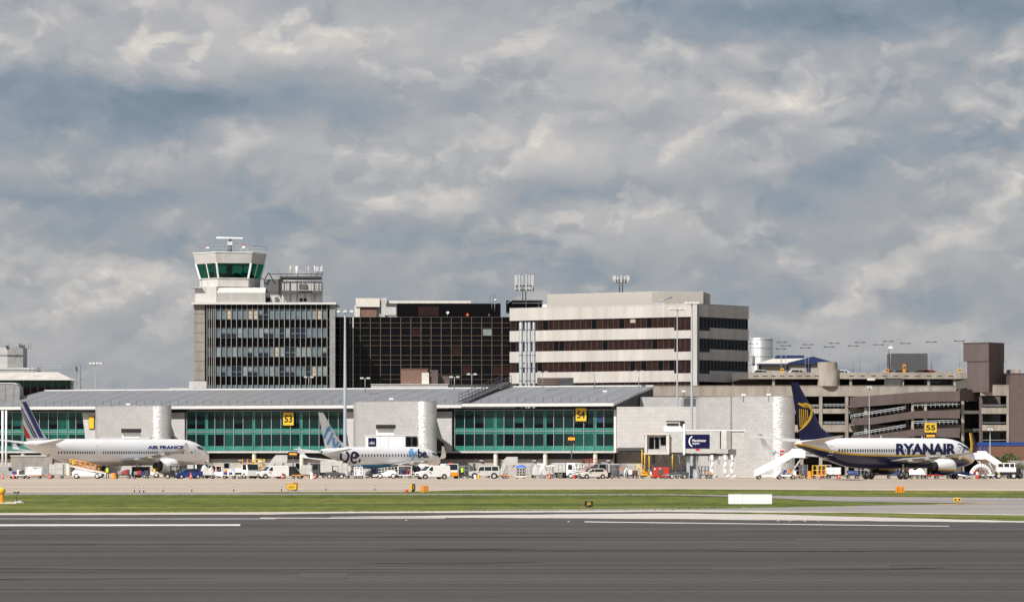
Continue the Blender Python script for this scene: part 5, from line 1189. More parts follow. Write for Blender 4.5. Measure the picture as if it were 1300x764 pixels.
    def gear(s, xm, track, r, wdt, xn, rn, ztop):
        def leg(x, y, r, wdt, two, sep):
            g0 = s.gz(x, y); mb = MB('lgrey'); mb.tube((x, y, g0 + r), (x, y, ztop + .4), .11, .14, n=10); mb.tube((x, y - sep, g0 + r), (x, y + sep, g0 + r), .09); mb.tube((x + .1, y, g0 + r + .3), (x + 1., y, ztop + .2), .06); o = mb.build('landing_gear', s.t)
            for q in (-1, 1):
                mb = MB('black'); mb.lathe([(r * .55, y + q * sep - wdt / 2), (r * .9, y + q * sep - wdt / 2), (r, y + q * sep - wdt / 4), (r, y + q * sep + wdt / 4), (r * .9, y + q * sep + wdt / 2), (r * .55, y + q * sep + wdt / 2)], (x, 0, g0 + r), 'y', 24); tt = mb.build('wheel', o)
                mb = MB('lgrey'); mb.lathe([(0, y + q * sep - wdt * .35), (r * .56, y + q * sep - wdt * .4), (r * .56, y + q * sep + wdt * .4), (0, y + q * sep + wdt * .35)], (x, 0, g0 + r), 'y', 16); mb.build('rim', tt)
        for sg in (-1, 1): leg(xm, sg * track / 2, r, wdt, True, .43); 
        leg(xn, 0, rn, wdt * .6, True, .25)
        mb = MB('lgrey'); mb.box(xn - .6, xn + .9, -.32, -.28, ztop - .75, ztop + .1); mb.box(xn - .6, xn + .9, .28, .32, ztop - .75, ztop + .1); mb.build('gear_door', s.t)
    def patch(s, name, x, z, w_, h_, m, off=.012, parent=None):
        mb = MB(m); n_ = 5; o = len(mb.v)
        for i in range(n_):
            zz_ = z - h_ / 2 + h_ * i / (n_ - 1)
            for xx in (x - w_ / 2, x + w_ / 2): mb.v.append(s.side(xx, zz_, off))
        for i in range(n_ - 1): mb.face([o + 2 * i, o + 2 * i + 1, o + 2 * i + 3, o + 2 * i + 2])
        return mb.build(name, parent or s.t)
    def windows(s, z, xs, w_=.24, h_=.36, m='vglass'):
        for x in xs: s.patch('cabin_window', x, z, w_, h_, m, .014)
    def door(s, x, z, w_, h_):
        d = s.patch('door', x, z, w_, h_, 'lgrey', .008); s.patch('door_panel', x, z, w_ - .1, h_ - .12, s.t.get('dm', 'white'), .013, d)
    def cockpit(s, D):
        for sg in (-1, 1):
            for i, (x0, x1, z0, z1) in enumerate(((-.60, -.80, .045, .165), (-.82, -1.02, .06, .20), (-1.04, -1.2, .09, .20))):
                mb = MB('vglass'); o = len(mb.v)
                for zz_ in (z0, (z0 + z1) / 2, z1):
                    for xx in (x0, x1):
                        x = xx * D * .9 - (zz_ - z0) * D * .6; mb.v.append(s.side(x, s.zc + (zz_ + .035) * D, .015, sg))
                for k in range(2): mb.face([o + 2 * k, o + 2 * k + 1, o + 2 * k + 3, o + 2 * k + 2])
                mb.build('cockpit_window', s.t)
    def lettering(s, name, txt, px0, r0, px1, r1, m, bold=.05, shear=0., slope=0.):
        V_, F_ = text_mesh(txt, bold, shear, 16, 5); mb = MB(m)
        decal(mb, V_, F_, lambda u, v: s.skin(px0 + (px1 - px0) * u, r1 + (r0 - r1) * v + slope * u, .022)); return mb.build(name, s.t)
    def flat(s, name, polys, m, half, parent=None):
        """flat shapes lying on the right face of the fin, given by photo column and row"""
        mb = MB(m)
        for P in polys:
            q = [s.p2l(a, b) for a, b in P]; mb.poly([(x, -half(x, z), z) for x, z in q])
        return mb.build(name, parent or s.fin)
    def finloft(s, prof_rows, m, name='fin', tf=.09):
        """prof_rows: (row, px leading edge, px trailing edge)"""
        st = []
        for row, pl, pt in prof_rows:
            xl, z = s.p2l(pl, row); xt_, _ = s.p2l(pt, row); st.append((0, xl, xl - xt_, z))
        st.sort(key=lambda q: q[3]); s.fst = st
        s.fin = s.lofted(name, st, m, vertical=True, tf=tf); s.ftf = tf; return s.fin
    def fhalf(s, x, z):
        st = s.fst
        for a, b in zip(st, st[1:]):
            if z <= b[3]: break
        t = max(0, min(1, (z - a[3]) / (b[3] - a[3] + 1e-6))); xl = a[1] + (b[1] - a[1]) * t; ch = a[2] + (b[2] - a[2]) * t
        c = max(0, min(1, (xl - x) / ch)); return ch * s.ftf / 2 * max(.04, ip([(0, 0.1), (.04, .35), (.15, .8), (.35, 1), (.65, .75), (1, .04)], c)) * 1.0 + .045
def strokes(pts, wd):                        # a thick polyline (photo pixels) as quads, wd may be a list
    out_ = []; n_ = len(pts); ws_ = wd if isinstance(wd, list) else [wd] * n_; L_ = []
    for i, p in enumerate(pts):
        a = pts[max(0, i - 1)]; b = pts[min(n_ - 1, i + 1)]; d = Vector((b[0] - a[0], b[1] - a[1])).normalized(); nn = Vector((-d.y, d.x)) * ws_[i] / 2
        L_.append(((p[0] + nn.x, p[1] + nn.y), (p[0] - nn.x, p[1] - nn.y)))
    for a, b in zip(L_, L_[1:]): out_.append([a[0], b[0], b[1], a[1]])
    return out_
def smooth(pts, n_=6):
    o = []
    for i in range(len(pts) - 1):
        p0, p1, p2, p3 = pts[max(0, i - 1)], pts[i], pts[i + 1], pts[min(len(pts) - 1, i + 2)]
        for k in range(n_):
            t = k / n_; o.append(tuple(.5 * (2 * p1[c] + (p2[c] - p0[c]) * t + (2 * p0[c] - 5 * p1[c] + 4 * p2[c] - p3[c]) * t * t + (3 * p1[c] - p0[c] - 3 * p2[c] + p3[c]) * t**3) for c in (0, 1)))
    return o + [pts[-1]]
def livery(name, curve, lo, up=(.86, .855, .85), band=None, bw=.11, xr=45., zrng=8.):
    m = bpy.data.materials.new(name); n, l = nt(m); b = n['Principled BSDF']; b.inputs['Roughness'].default_value = .32; b.inputs['Coat Weight'].default_value = .3
    tc = n.new('ShaderNodeTexCoord'); sx = n.new('ShaderNodeSeparateXYZ'); l.new(tc.outputs['Object'], sx.inputs[0])
    mr = n.new('ShaderNodeMapRange'); mr.inputs[1].default_value = -xr; mr.inputs[2].default_value = 0; l.new(sx.outputs[0], mr.inputs[0])
    fc = n.new('ShaderNodeFloatCurve'); l.new(mr.outputs[0], fc.inputs['Value']); cv = fc.mapping.curves[0]
    P = [((x + xr) / xr, z / zrng) for x, z in curve]
    cv.points[0].location = P[0]; cv.points[1].location = P[-1]
    for p in P[1:-1]: cv.points.new(*p)
    fc.mapping.update()
    d = n.new('ShaderNodeMath'); d.operation = 'MULTIPLY_ADD'; l.new(fc.outputs[0], d.inputs[0]); d.inputs[1].default_value = -zrng; l.new(sx.outputs[2], d.inputs[2])   # z - line
    def step(th):
        q = n.new('ShaderNodeMath'); q.operation = 'GREATER_THAN'; l.new(d.outputs[0], q.inputs[0]); q.inputs[1].default_value = th; return q.outputs[0]
    nz = n.new('ShaderNodeTexNoise'); nz.inputs['Scale'].default_value = .8; nz.inputs['Detail'].default_value = 5; mp = n.new('ShaderNodeMapping'); mp.inputs['Scale'].default_value = (.6, 1, 1.5)
    l.new(tc.outputs['Object'], mp.inputs[0]); l.new(mp.outputs[0], nz.inputs[0])
    mxs = n.new('ShaderNodeMix'); mxs.data_type = 'RGBA'; l.new(step(-bw if band else 0), mxs.inputs[0]); mxs.inputs[6].default_value = (*lo, 1); mxs.inputs[7].default_value = (*(band or up), 1)
    m2 = n.new('ShaderNodeMix'); m2.data_type = 'RGBA'; l.new(step(bw if band else 0), m2.inputs[0]); l.new(mxs.outputs[2], m2.inputs[6]); m2.inputs[7].default_value = (*up, 1)
    r2 = n.new('ShaderNodeMapRange'); r2.inputs[3].default_value = .88; r2.inputs[4].default_value = 1.06; l.new(nz.outputs[0], r2.inputs[0])
    vs = n.new('ShaderNodeVectorMath'); vs.operation = 'SCALE'; l.new(m2.outputs[2], vs.inputs[0]); l.new(r2.outputs[0], vs.inputs['Scale']); l.new(vs.outputs[0], b.inputs['Base Color'])
    M[name] = m
livery('livery_navy_belly', [(-45, 5.2), (-38, 4.55), (-34, 3.85), (-29, 3.32), (-22, 3.15), (-10, 3.1), (-5, 2.85), (-2.5, 2.45), (-1, 2.1), (0, 1.9)], (.005, .008, .06), band=(.80, .47, .03), bw=.12)
livery('livery_blue_belly', [(-45, .2), (-30, .8), (-25, 1.9), (-20, 2.05), (-8, 2.1), (-3, 1.95), (0, 1.5)], (.05, .22, .42))
livery('livery_white', [(-45, .2), (-40, .3), (-33, 2.3), (-24, 2.5), (-8, 2.5), (-3, 1.9), (0, .5)], (.52, .50, .48))
livery('nacelle_navy', [(-45, 1.25), (0, 1.25)], (.005, .008, .06), band=(.80, .47, .03), bw=.1)
M['wingm'] = mat('wing_grey', (.42, .42, .42), .35, .2, var=.12, scale=.8, stretch=(1, .3, 1))
M['wingw'] = mat('wing_white', (.62, .61, .59), .35, .1, var=.08, scale=.8)

# ---- airliner with the navy fin and gold harp (right)
P1 = Plane('passenger_airliner', 'white and navy airliner with a gold harp on its dark blue fin', 1003.7, 9.9, 47.5, 39.5, 3.76, 4.0, 3.42, 38.4, 'livery_navy_belly')
p = P1
p.finloft([(485, 1012.6, 1003.7), (505, 1023.5, 1007), (525, 1034, 1010.2), (543, 1043, 1013), (551, 1053, 1014.4), (556, 1067, 1015.5), (559, 1072, 1016)], 'navy')
p.wing(-13.2, 7.6, 5.8, -16.4, 4.6, 16.6, -21.9, 1.7, 2.35, 3.55, 'wingm', (2.45, .75, 2.0, .75), 'navy')
# gold leading edge on the right winglet is painted as its own strip
for sg in (-1,):
    pts_ = [(-21.9, 16.6, 3.55), (-22.3, 16.94, 3.84), (-22.8, 17.16, 4.53), (-23.9, 17.35, 6.0)]
    mb = MB('livy')
    for (x0, y0, z0), (x1, y1, z1), c0, c1 in zip(pts_, pts_[1:], (1.7, 1.56, 1.3), (1.56, 1.3, .75)):
        mb.hexa([(x0 - c0 + .42, sg * (y0 + .02), z0), (x0 - c0 - .03, sg * (y0 + .02), z0), (x0 - c0 - .03, sg * (y0 + .13), z0), (x0 - c0 + .42, sg * (y0 + .13), z0), (x1 - c1 + .3, sg * (y1 + .02), z1), (x1 - c1 - .03, sg * (y1 + .02), z1), (x1 - c1 - .03, sg * (y1 + .13), z1), (x1 - c1 + .3, sg * (y1 + .13), z1)])
    mb.build('winglet_stripe', p.t)
p.engine(4.83, -11.6, 4.7, 1.08, 1.62, 'nacelle_navy')
p.gear(-19.4, 5.72, .57, .42, -4.0, .34, 1.6)
for sg in (-1, 1): p.lofted('tailplane', [(sg * .3, -33.2, 4.6, 4.85), (sg * 7.17, -37.6, 1.5, 5.6)], 'wingw')
MB('white').lathe([(.16, -38.3), (.1, -38.75)], (0, 0, 4.63), 'x', 10).build('tail_cone', p.t)
# the tail-cone joint
xs_w = [-31.3 + .508 * i for i in range(47)]
p.windows(3.78, [x for x in xs_w if x < -7.2], .26, .38)
for x, z, w_, h_ in ((-5.3, 3.45, .8, 1.75), (-32.6, 3.55, .78, 1.65)): p.door(x, z, w_, h_)
p.cockpit(4.0)
p.lettering('airline_lettering', 'RYANAIR', 1137.5, 562.6, 1214, 577.0, 'navy', .05)
mb = MB('navy')
for P_ in strokes(smooth([(1215.5, 563.2), (1219.5, 563.8), (1222.7, 566.5), (1223.6, 570), (1221.5, 574.5)]), [.6] + [1.3] * 23 + [.5]): mb.poly([p.skin(a, b, .024) for a, b in P_])
for q in range(4): mb.poly([p.skin(a, b, .024) for a, b in ((1216.2 + q * 1.2, 566.6), (1216.7 + q * 1.2, 566.6), (1217.2 + q * 1., 573.5 - q), (1216.8 + q * 1., 573.5 - q))])
mb.build('harp_emblem', p.t)
# harp on the fin
hp = []
o_ = lambda x, y: (940 + x / 3.611, 410 + y / 3.611)
body = smooth([o_(261, 366), o_(276, 374), o_(296, 371), o_(312, 376), o_(322, 388), o_(322, 405), o_(316, 428), o_(303, 452), o_(286, 474), o_(267, 494)])
hp += strokes(body, [1.1, 1.6, 2.1, 2.6, 2.9, 3.1] + [3.2] * (len(body) - 20) + [3, 2.9, 2.8, 2.7, 2.6, 2.5, 2.4, 2.3, 2.1, 1.9, 1.6, 1.3, .9, .5])
hp += strokes(smooth([o_(276, 379), o_(292, 384), o_(308, 384), o_(320, 400)]), 1.5)
for (a, b, c) in ((268, 392, 474), (276, 393, 464), (284, 394, 456), (292, 396, 448), (300, 398, 438)): hp += strokes([o_(a, b), o_(a + 3, c)], .95)
hp += strokes(smooth([o_(300, 445), o_(288, 462), o_(272, 476)]), 1.0)
p.flat('harp_emblem', hp, 'livy', p.fhalf)
mb = MB('lgrey'); mb.prism([(-20.5, 5.41), (-20.2, 5.41), (-20.35, 5.8), (-20.5, 5.8)], -.03, .03, 'y'); mb.prism([(-11.5, 5.41), (-11.2, 5.41), (-11.35, 5.7), (-11.5, 5.7)], -.03, .03, 'y'); mb.build('aerial', p.t)

# ---- airliner with the striped fin (left)
P2 = Plane('passenger_airliner', 'white airliner with diagonal blue and red fin stripes, parked at the left', 25.2, 8.5, 55.5, 44.5, 3.95, 4.14, 3.88, 43.6, 'livery_white')
p = P2
p.finloft([(509.8, 33.6, 25), (525, 41.5, 27.8), (540, 49.3, 30.4), (551, 55.5, 32.2), (557, 60.5, 33.2), (561.5, 67, 34), (564, 70, 35)], 'white')
p.wing(-15.8, 7.2, 6.4, -19.6, 4.2, 16.9, -25.2, 1.6, 2.5, 4.35, 'wingm', (.95, .25, .9, .5), 'white')
p.engine(5.75, -15.4, 4.6, 1.22, 1.75, 'white')
p.gear(-21.9, 7.6, .62, .45, -5.1, .38, 1.9)
for sg in (-1, 1): p.lofted('tailplane', [(sg * .3, -37.2, 4.3, 5.0), (sg * 6.22, -41.4, 1.5, 5.75)], 'wingw')
MB('grey').lathe([(.2, -43.4), (.13, -43.75)], (0, 0, 5.12), 'x', 10).build('tail_cone', p.t)
gaps = [(-8.4, -6.6), (-14.6, -13.2), (-29.4, -27.8)]
p.windows(3.84, [x for x in [-37.2 + .533 * i for i in range(62)] if x < -5.8 and not any(a < x < b for a, b in gaps)], .25, .36)
for x, z in ((-4.9, 4.0), (-13.9, 4.0), (-28.6, 4.0), (-38.3, 4.15)): p.door(x, z, .82, 1.75)
p.cockpit(4.14)
p.lettering('airline_lettering', 'AIR FRANCE', 187.5, 565.3, 233, 569.6, 'afblue', .05)
o_ = lambda x, y: (x / 3.818, 420 + y / 3.818)
def stripe(x0, w0, y0, x1, w1, y1): return [o_(x0, y0), o_(x0 + w0, y0), o_(x1 + w1, y1), o_(x1, y1)]
p.flat('fin_stripe', [[o_(105, 343), o_(126, 343), o_(208, 518), o_(186, 518)], stripe(98, 5, 370, 170, 8, 518), stripe(101, 3.5, 394, 160, 6, 518)], 'afblue', p.fhalf)
p.flat('fin_stripe', [[o_(105, 440), o_(148, 520), o_(122, 520)]], 'afred', p.fhalf)
mb = MB('white'); mb.prism([(-20.5, 5.94), (-20.1, 5.94), (-20.35, 6.25), (-20.5, 6.25)], -.03, .03, 'y'); mb.build('aerial', p.t)

# ---- small twin jet (centre)
P3 = Plane('passenger_airliner', 'small white twin jet with light blue and navy lettering, parked in the centre', 404, 8.5, 56.5, 31.7, 3.0, 3.35, 3.05, 31.2, 'livery_blue_belly')
p = P3
p.finloft([(523.5, 410.2, 404), (540, 419.5, 407.3), (552, 426.5, 409.8), (559, 431.5, 411.2), (563.5, 437, 412), (567, 443, 413), (569.5, 446, 414)], 'white')
p.wing(-9.6, 5.6, 4.6, -12.4, 3.6, 12.6, -16.6, 1.5, 1.85, 3.0, 'wingw', (1.75, .85, 1.5, .6), 'white')
p.engine(4.1, -9.0, 3.5, .86, 1.25, 'white')
p.gear(-14.7, 5.2, .48, .36, -3.2, .3, 1.5)
for sg in (-1, 1): p.lofted('tailplane', [(sg * .25, -27.0, 3.4, 3.75), (sg * 5., -30.0, 1.3, 4.35)], 'wingw')
MB('dgrey').lathe([(.36, -30.3), (.16, -31.3)], (0, 0, 4.02), 'x', 12).build('tail_cone', p.t)
p.windows(3.42, [-24.0 + .79 * i for i in range(24) if i < 23], .27, .38)
for x, z in ((-4.2, 3.05), (-25.6, 3.3)): p.door(x, z, .7, 1.55)
p.cockpit(3.35)
# lettering: two words of light blue and navy near the nose, large navy letters near the tail
p.lettering('airline_lettering', 'fly', 518.3, 569, 529.8, 583.4, 'flyb', .03, .2)
p.lettering('airline_lettering', 'be.', 530.2, 569.5, 544.0, 581.2, 'navy', .04, .0)
o_ = lambda x, y: (398 + x / 10.05, 518 + y / 10.05)
def skinstrokes(name, lines, m):
    mb = MB(m)
    for pts_, wd in lines:
        for P_ in strokes(smooth([o_(*q) for q in pts_], 5), wd): mb.poly([p.skin(a, b, .024) for a, b in P_])
    return mb.build(name, p.t)
skinstrokes('airline_lettering', [([(352, 575), (346, 620), (344, 662)], 2.9), ([(350, 640), (372, 672), (405, 678), (436, 650), (446, 605), (436, 572), (412, 562)], 2.7)], 'navy')
skinstrokes('airline_lettering', [([(497, 628), (528, 632), (556, 616), (560, 588), (540, 568), (510, 564), (492, 580), (482, 628), (486, 668), (512, 694), (552, 680)], 2.8), ([(594, 652), (588, 668), (574, 688)], 2.6)], 'navy')
fs = []
for pts_, wd in (([(128, 388), (158, 318), (184, 258), (200, 240), (222, 250)], 2.5), ([(158, 268), (218, 286)], 2.0), ([(170, 466), (205, 392), (240, 312)], 2.5), ([(252, 376), (246, 430), (252, 492)], 2.4), ([(306, 428), (276, 476), (246, 520), (222, 532)], 2.5), ([(190, 530), (240, 540), (290, 532), (312, 500)], 1.3)):
    fs += strokes(smooth([o_(*q) for q in pts_], 4), wd)
p.flat('fin_lettering', fs, 'flyb', p.fhalf)
p.flat('fin_lettering', strokes([o_(322, 472), o_(322, 528)], 2.2) + strokes(smooth([o_(322, 518), o_(345, 536), o_(385, 542)]), 1.2), 'navy', p.fhalf)
# ================================================================= VEHICLES AND GROUND EQUIPMENT
random.seed(21)
def place(name, label, cat, px, s, rz=0., group=None):
    y = F / s; return thing(name, label, cat, ((px - 650) / s, y, zg(y)), R(rz), group)
def wheels(t, pts, r=.32, w_=.22, rim='lgrey'):
    for x, y in pts:
        mb = MB('black'); sg = 1 if y > 0 else -1
        mb.lathe([(r * .6, y - w_ / 2), (r * .92, y - w_ / 2), (r, y - w_ / 4), (r, y + w_ / 4), (r * .92, y + w_ / 2), (r * .6, y + w_ / 2)], (x, 0, r), 'y', 18); q = mb.build('wheel', t)
        mb = MB(rim); mb.lathe([(0, y - w_ * .42), (r * .62, y - w_ * .4), (r * .62, y + w_ * .4), (0, y + w_ * .42)], (x, 0, r), 'y', 12); mb.build('rim', q)
def shell(t, name, prof, w_, m, inset=.0, bevel=.05):
    mb = MB(m); mb.prism(prof, -w_ / 2, w_ / 2, 'y'); return mb.build(name, t, bevel=bevel)
def car(px, s, rz, label, m, kind='hatch', group=None, name=None, beacon=False):
    K = {'van': dict(L=4.5, W=1.78, r=.33, wh=(1.45, -1.35), body=[(-2.2, .3), (2.15, .28), (2.22, .55), (2.15, .92), (1.35, 1.08), (.62, 1.72), (.4, 1.82), (-2.1, 1.85), (-2.22, 1.7), (-2.24, .5)],
                     side=[[(.30, 1.12), (1.12, 1.12), (.62, 1.62), (.30, 1.64)]], ws=(1.30, 1.10, .66, 1.70)),
         'hatch': dict(L=4., W=1.7, r=.31, wh=(1.25, -1.2), body=[(-1.95, .25), (1.95, .25), (2., .6), (1.85, .85), (1.05, .95), (.45, 1.42), (-1.3, 1.46), (-1.85, 1.0), (-2., .8)],
                       side=[[(.1, .98), (.85, .98), (.38, 1.34), (.1, 1.36)], [(-1.45, 1.0), (.02, .98), (.02, 1.36), (-1.2, 1.37)]], ws=(1.0, .98, .48, 1.38)),
         'suv': dict(L=4.5, W=1.85, r=.4, wh=(1.4, -1.4), body=[(-2.2, .4), (2.2, .4), (2.22, 1.0), (1.1, 1.12), (.7, 1.78), (-2.1, 1.85), (-2.22, 1.1)],
                     side=[[(.05, 1.15), (.95, 1.15), (.62, 1.68), (.05, 1.7)], [(-1.0, 1.15), (-.05, 1.15), (-.05, 1.7), (-1., 1.72)], [(-2., 1.15), (-1.1, 1.15), (-1.1, 1.72), (-1.95, 1.72)]], ws=(1.06, 1.15, .73, 1.72)),
         'tug': dict(L=3., W=1.5, r=.33, wh=(.9, -.9), body=[(-1.45, .3), (1.45, .3), (1.5, .8), (.4, .95), (.3, 1.0), (-1.4, .95), (-1.5, .8)],
                     side=[], ws=None)}[kind]
    t = place(name or {'van': 'panel_van', 'hatch': 'parked_car', 'suv': 'off_road_car', 'tug': 'baggage_tractor'}[kind], label, {'van': 'van', 'hatch': 'car', 'suv': 'car', 'tug': 'tractor'}[kind], px, s, rz, group)
    b = shell(t, 'body', K['body'], K['W'], m); W2 = K['W'] / 2
    for P in K['side']:
        for sg in (-1, 1): mb = MB('vglass'); mb.prism(P, sg * W2 - .012 * sg, sg * (W2 + .006), 'y'); mb.build('side_window', t)
    if K['ws']:
        x0, z0, x1, z1 = K['ws']; mb = MB('vglass'); mb.hexa([(x0, -W2 + .12, z0), (x0, W2 - .12, z0), (x1, W2 - .16, z1), (x1, -W2 + .16, z1), (x0 + .03, -W2 + .12, z0 + .03), (x0 + .03, W2 - .12, z0 + .03), (x1 + .03, W2 - .16, z1 + .03), (x1 + .03, -W2 + .16, z1 + .03)]); mb.build('windscreen', t)
    if kind == 'tug':
        mb = MB(m); mb.box(-.5, -.4, -.65, .65, .95, 1.8); mb.box(.38, .46, -.65, -.55, .95, 1.8); mb.box(.38, .46, .55, .65, .95, 1.8); mb.box(-.55, .6, -.72, .72, 1.8, 1.88); mb.build('cab', t)
        MB('black').box(-.35, .1, -.5, .5, .9, 1.2).build('seat', t); MB('vglass').box(.40, .43, -.54, .54, 1.05, 1.75).build('windscreen', t)
        for y in (-.5, .5): MB('cream').box(1.48, 1.53, y - .12, y + .12, .55, .72).build('headlight', t)
    else:
        xf = max(q[0] for q in K['body']); xr_ = min(q[0] for q in K['body'])
        for y in (-.62, .62): MB('cream').box(xf - .12, xf + .01, y - .18, y + .18, .62, .80).build('headlight', t); MB('red').box(xr_ - .012, xr_ + .1, y - .1, y + .1, .8, 1.1).build('tail_light', t)
        MB('dgrey').box(xf - .1, xf + .03, -W2 + .05, W2 - .05, .30, .50).build('bumper', t); MB('dgrey').box(xf - .05, xf + .018, -.42, .42, .58, .76).build('grille', t)
        for sg in (-1, 1):
            for x in K['wh']: mb = MB('black'); mb.lathe([(K['r'] * 1.18, sg * (W2 - .05)), (K['r'] * 1.18, sg * (W2 + .004)), (0, sg * (W2 + .004))], (x, 0, K['r']), 'y', 18); mb.build('wheel_arch', t)
            mb = MB(m); mb.box(.8, .95, sg * (W2 + .0), sg * (W2 + .18), 1.05, 1.22); mb.build('mirror', t)
    if beacon: MB('orange').box(-.1, .25, -.35, .35, max(q[1] for q in K['body']) if kind != 'tug' else 1.88, (max(q[1] for q in K['body']) if kind != 'tug' else 1.88) + .12).build('beacon', t)
    wheels(t, [(x, sg * (W2 - .08)) for x in K['wh'] for sg in (-1, 1)], K['r'])
    return t
def truck(px, s, rz, label, cabm, boxm, L=6., H_=2.6, boxz=.9, name='box_truck', lower=None, beacon=True, open_=False, cat='truck'):
    t = place(name, label, cat, px, s, rz); x1 = L / 2
    mb = MB(cabm); mb.prism([(x1 - 1.6, .45), (x1, .45), (x1 + .02, 1.2), (x1 - .25, min(H_, 2.3)), (x1 - 1.6, min(H_, 2.3))], -1, 1, 'y'); c = mb.build('cab', t, bevel=.05)
    mb = MB('vglass'); mb.hexa([(x1 + .01, -.85, 1.28), (x1 + .01, .85, 1.28), (x1 - .2, .85, 2.1), (x1 - .2, -.85, 2.1), (x1 + .05, -.85, 1.28), (x1 + .05, .85, 1.28), (x1 - .16, .85, 2.1), (x1 - .16, -.85, 2.1)]); mb.build('windscreen', c)
    for sg in (-1, 1): mb = MB('vglass'); mb.prism([(x1 - 1.3, 1.3), (x1 - .15, 1.3), (x1 - .38, 2.05), (x1 - 1.3, 2.05)], sg * .99, sg * 1.008, 'y'); mb.build('side_window', c)
    mb = MB('dgrey'); mb.box(-x1, x1 - .2, -.5, .5, .45, boxz - .02); mb.build('chassis', t)
    if lower: mb = MB(lower); mb.box(x1 - .05, x1 + .06, -1, 1, .4, .95); mb.build('bumper', t)
    if not open_: mb = MB(boxm); mb.box(-x1, x1 - 1.7, -1.1, 1.1, boxz, H_); b_ = mb.build('cargo_box', t, bevel=.03); mb = MB('lgrey'); [mb.box(x, x + .06, -1.12, -1.1, boxz + .05, H_ - .05) for x in [-x1 + .05 + .8 * i for i in range(int((L - 1.8) / .8) + 1)]]; mb.build('rib', b_)
    else: mb = MB(boxm); mb.box(-x1, x1 - 1.7, -1.1, 1.1, boxz, boxz + .15); mb.box(-x1, x1 - 1.7, -1.1, -1.02, boxz + .15, boxz + .6); mb.box(-x1, x1 - 1.7, 1.02, 1.1, boxz + .15, boxz + .6); mb.build('flat_bed', t)
    if beacon: MB('red').box(x1 - 1.1, x1 - .8, -.3, .3, min(H_, 2.3), min(H_, 2.3) + .15).build('beacon', t)
    wheels(t, [(x1 - .9, -.9), (x1 - .9, .9), (-x1 + 1.1, -.9), (-x1 + 1.1, .9)], .42, .3); return t
def dolly(px, s, rz, label, deck='grey', load=None, L=3., H_=1.5, cover=None, name='baggage_dolly', cat='trolley', group='trolleys and dollies on the apron', cage=False):
    t = place(name, label, cat, px, s, rz, group); x1 = L / 2
    mb = MB(deck); mb.box(-x1, x1, -.75, .75, .45, .57); mb.tube((x1, 0, .5), (x1 + .9, 0, .3), .05); mb.build('deck', t)
    wheels(t, [(x1 * .7, -.65), (x1 * .7, .65), (-x1 * .7, -.65), (-x1 * .7, .65)], .22, .16, 'grey')
    if load == 'container':
        mb = MB(cover or 'lgrey'); mb.prism([(-x1 + .05, .9), (-x1 + .35, .6), (x1 - .05, .6), (x1 - .05, .6 + H_), (-x1 + .05, .6 + H_)], -.74, .74, 'y'); b_ = mb.build('container', t, bevel=.03)
        mb = MB('steel'); [mb.box(x, x + .05, -.76, -.74, .65, .55 + H_) for x in (-x1 + .4, -.1, x1 - .15)]; mb.box(-x1 + .1, x1 - .1, -.755, -.74, .6 + H_ * .5, .64 + H_ * .5); mb.build('edge_rail', b_)
    elif load == 'cart':
        mb = MB(cover or 'lgrey'); mb.box(-x1, x1, -.78, .78, .57 + H_ - .06, .57 + H_); mb.box(-x1, -x1 + .08, -.75, .75, .57, .5 + H_); mb.box(x1 - .08, x1, -.75, .75, .57, .5 + H_); mb.box(-x1 + .1, x1 - .1, .5, .6, .57, .5 + H_); mb.build('canopy', t)
        for k in range(4): mb = MB(random.choice(['dgrey', 'blue', 'red', 'grey', 'brick'])); x = -x1 + .3 + k * (L - .5) / 4; mb.box(x, x + .55, -.6, .3, .57, .57 + random.uniform(.4, .9)); mb.build('suitcase', t)
    elif load == 'bags':
        for k in range(6): mb = MB(random.choice(['dgrey', 'blue', 'red', 'grey', 'white', 'orange'])); x = -x1 + .1 + k * (L - .6) / 6; mb.box(x, x + .5, random.uniform(-.7, -.4), .3, .57, .57 + random.uniform(.3, .8)); mb.build('suitcase', t, bevel=.04)
    elif load == 'sheet':
        rg = []
        for i in range(9):
            x = -x1 + L * i / 8; h = .62 + H_ * (.8 + .2 * math.sin(i * 1.1 + px)) * (.6 if i in (0, 8) else 1)
            rg.append([(x, -.75, .55), (x, -.62, h * .75), (x, -.2, h), (x, .3, h * .95), (x, .65, h * .7), (x, .75, .55)])
        mb = MB(cover or 'white'); mb.loft(rg, smooth=True); mb.build('covered_load', t)
    if cage or load == 'cage':
        mb = MB(cover or 'steel')
        for x in (-x1 + .05, -x1 / 3, x1 / 3, x1 - .05):
            for y in (-.72, .72): mb.tube((x, y, .5), (x, y, .57 + H_), .04, n=5)
        for z in (.57 + H_, .57 + H_ * .5):
            for y in (-.72, .72): mb.tube((-x1, y, z), (x1, y, z), .04, n=5)
            for x in (-x1 + .05, x1 - .05): mb.tube((x, -.72, z), (x, .72, z), .04, n=5)
        mb.build('cage_frame', t)
    return t
def cone(px, s, label, h=.75):
    t = place('traffic_cone', label, 'cone', px, s, 0, 'orange traffic cones')
    MB('cone').lathe([(.0, .05), (.19, .05), (.05, h), (0, h)], n=14).build('cone_body', t); MB('black').box(-.24, .24, -.24, .24, 0, .06).build('base', t)
    mb = MB('white'); mb.lathe([(.135, h * .42), (.095, h * .62)], n=14); mb.lathe([(.14, h * .42), (.10, h * .62)], n=14); mb.build('reflective_band', t)
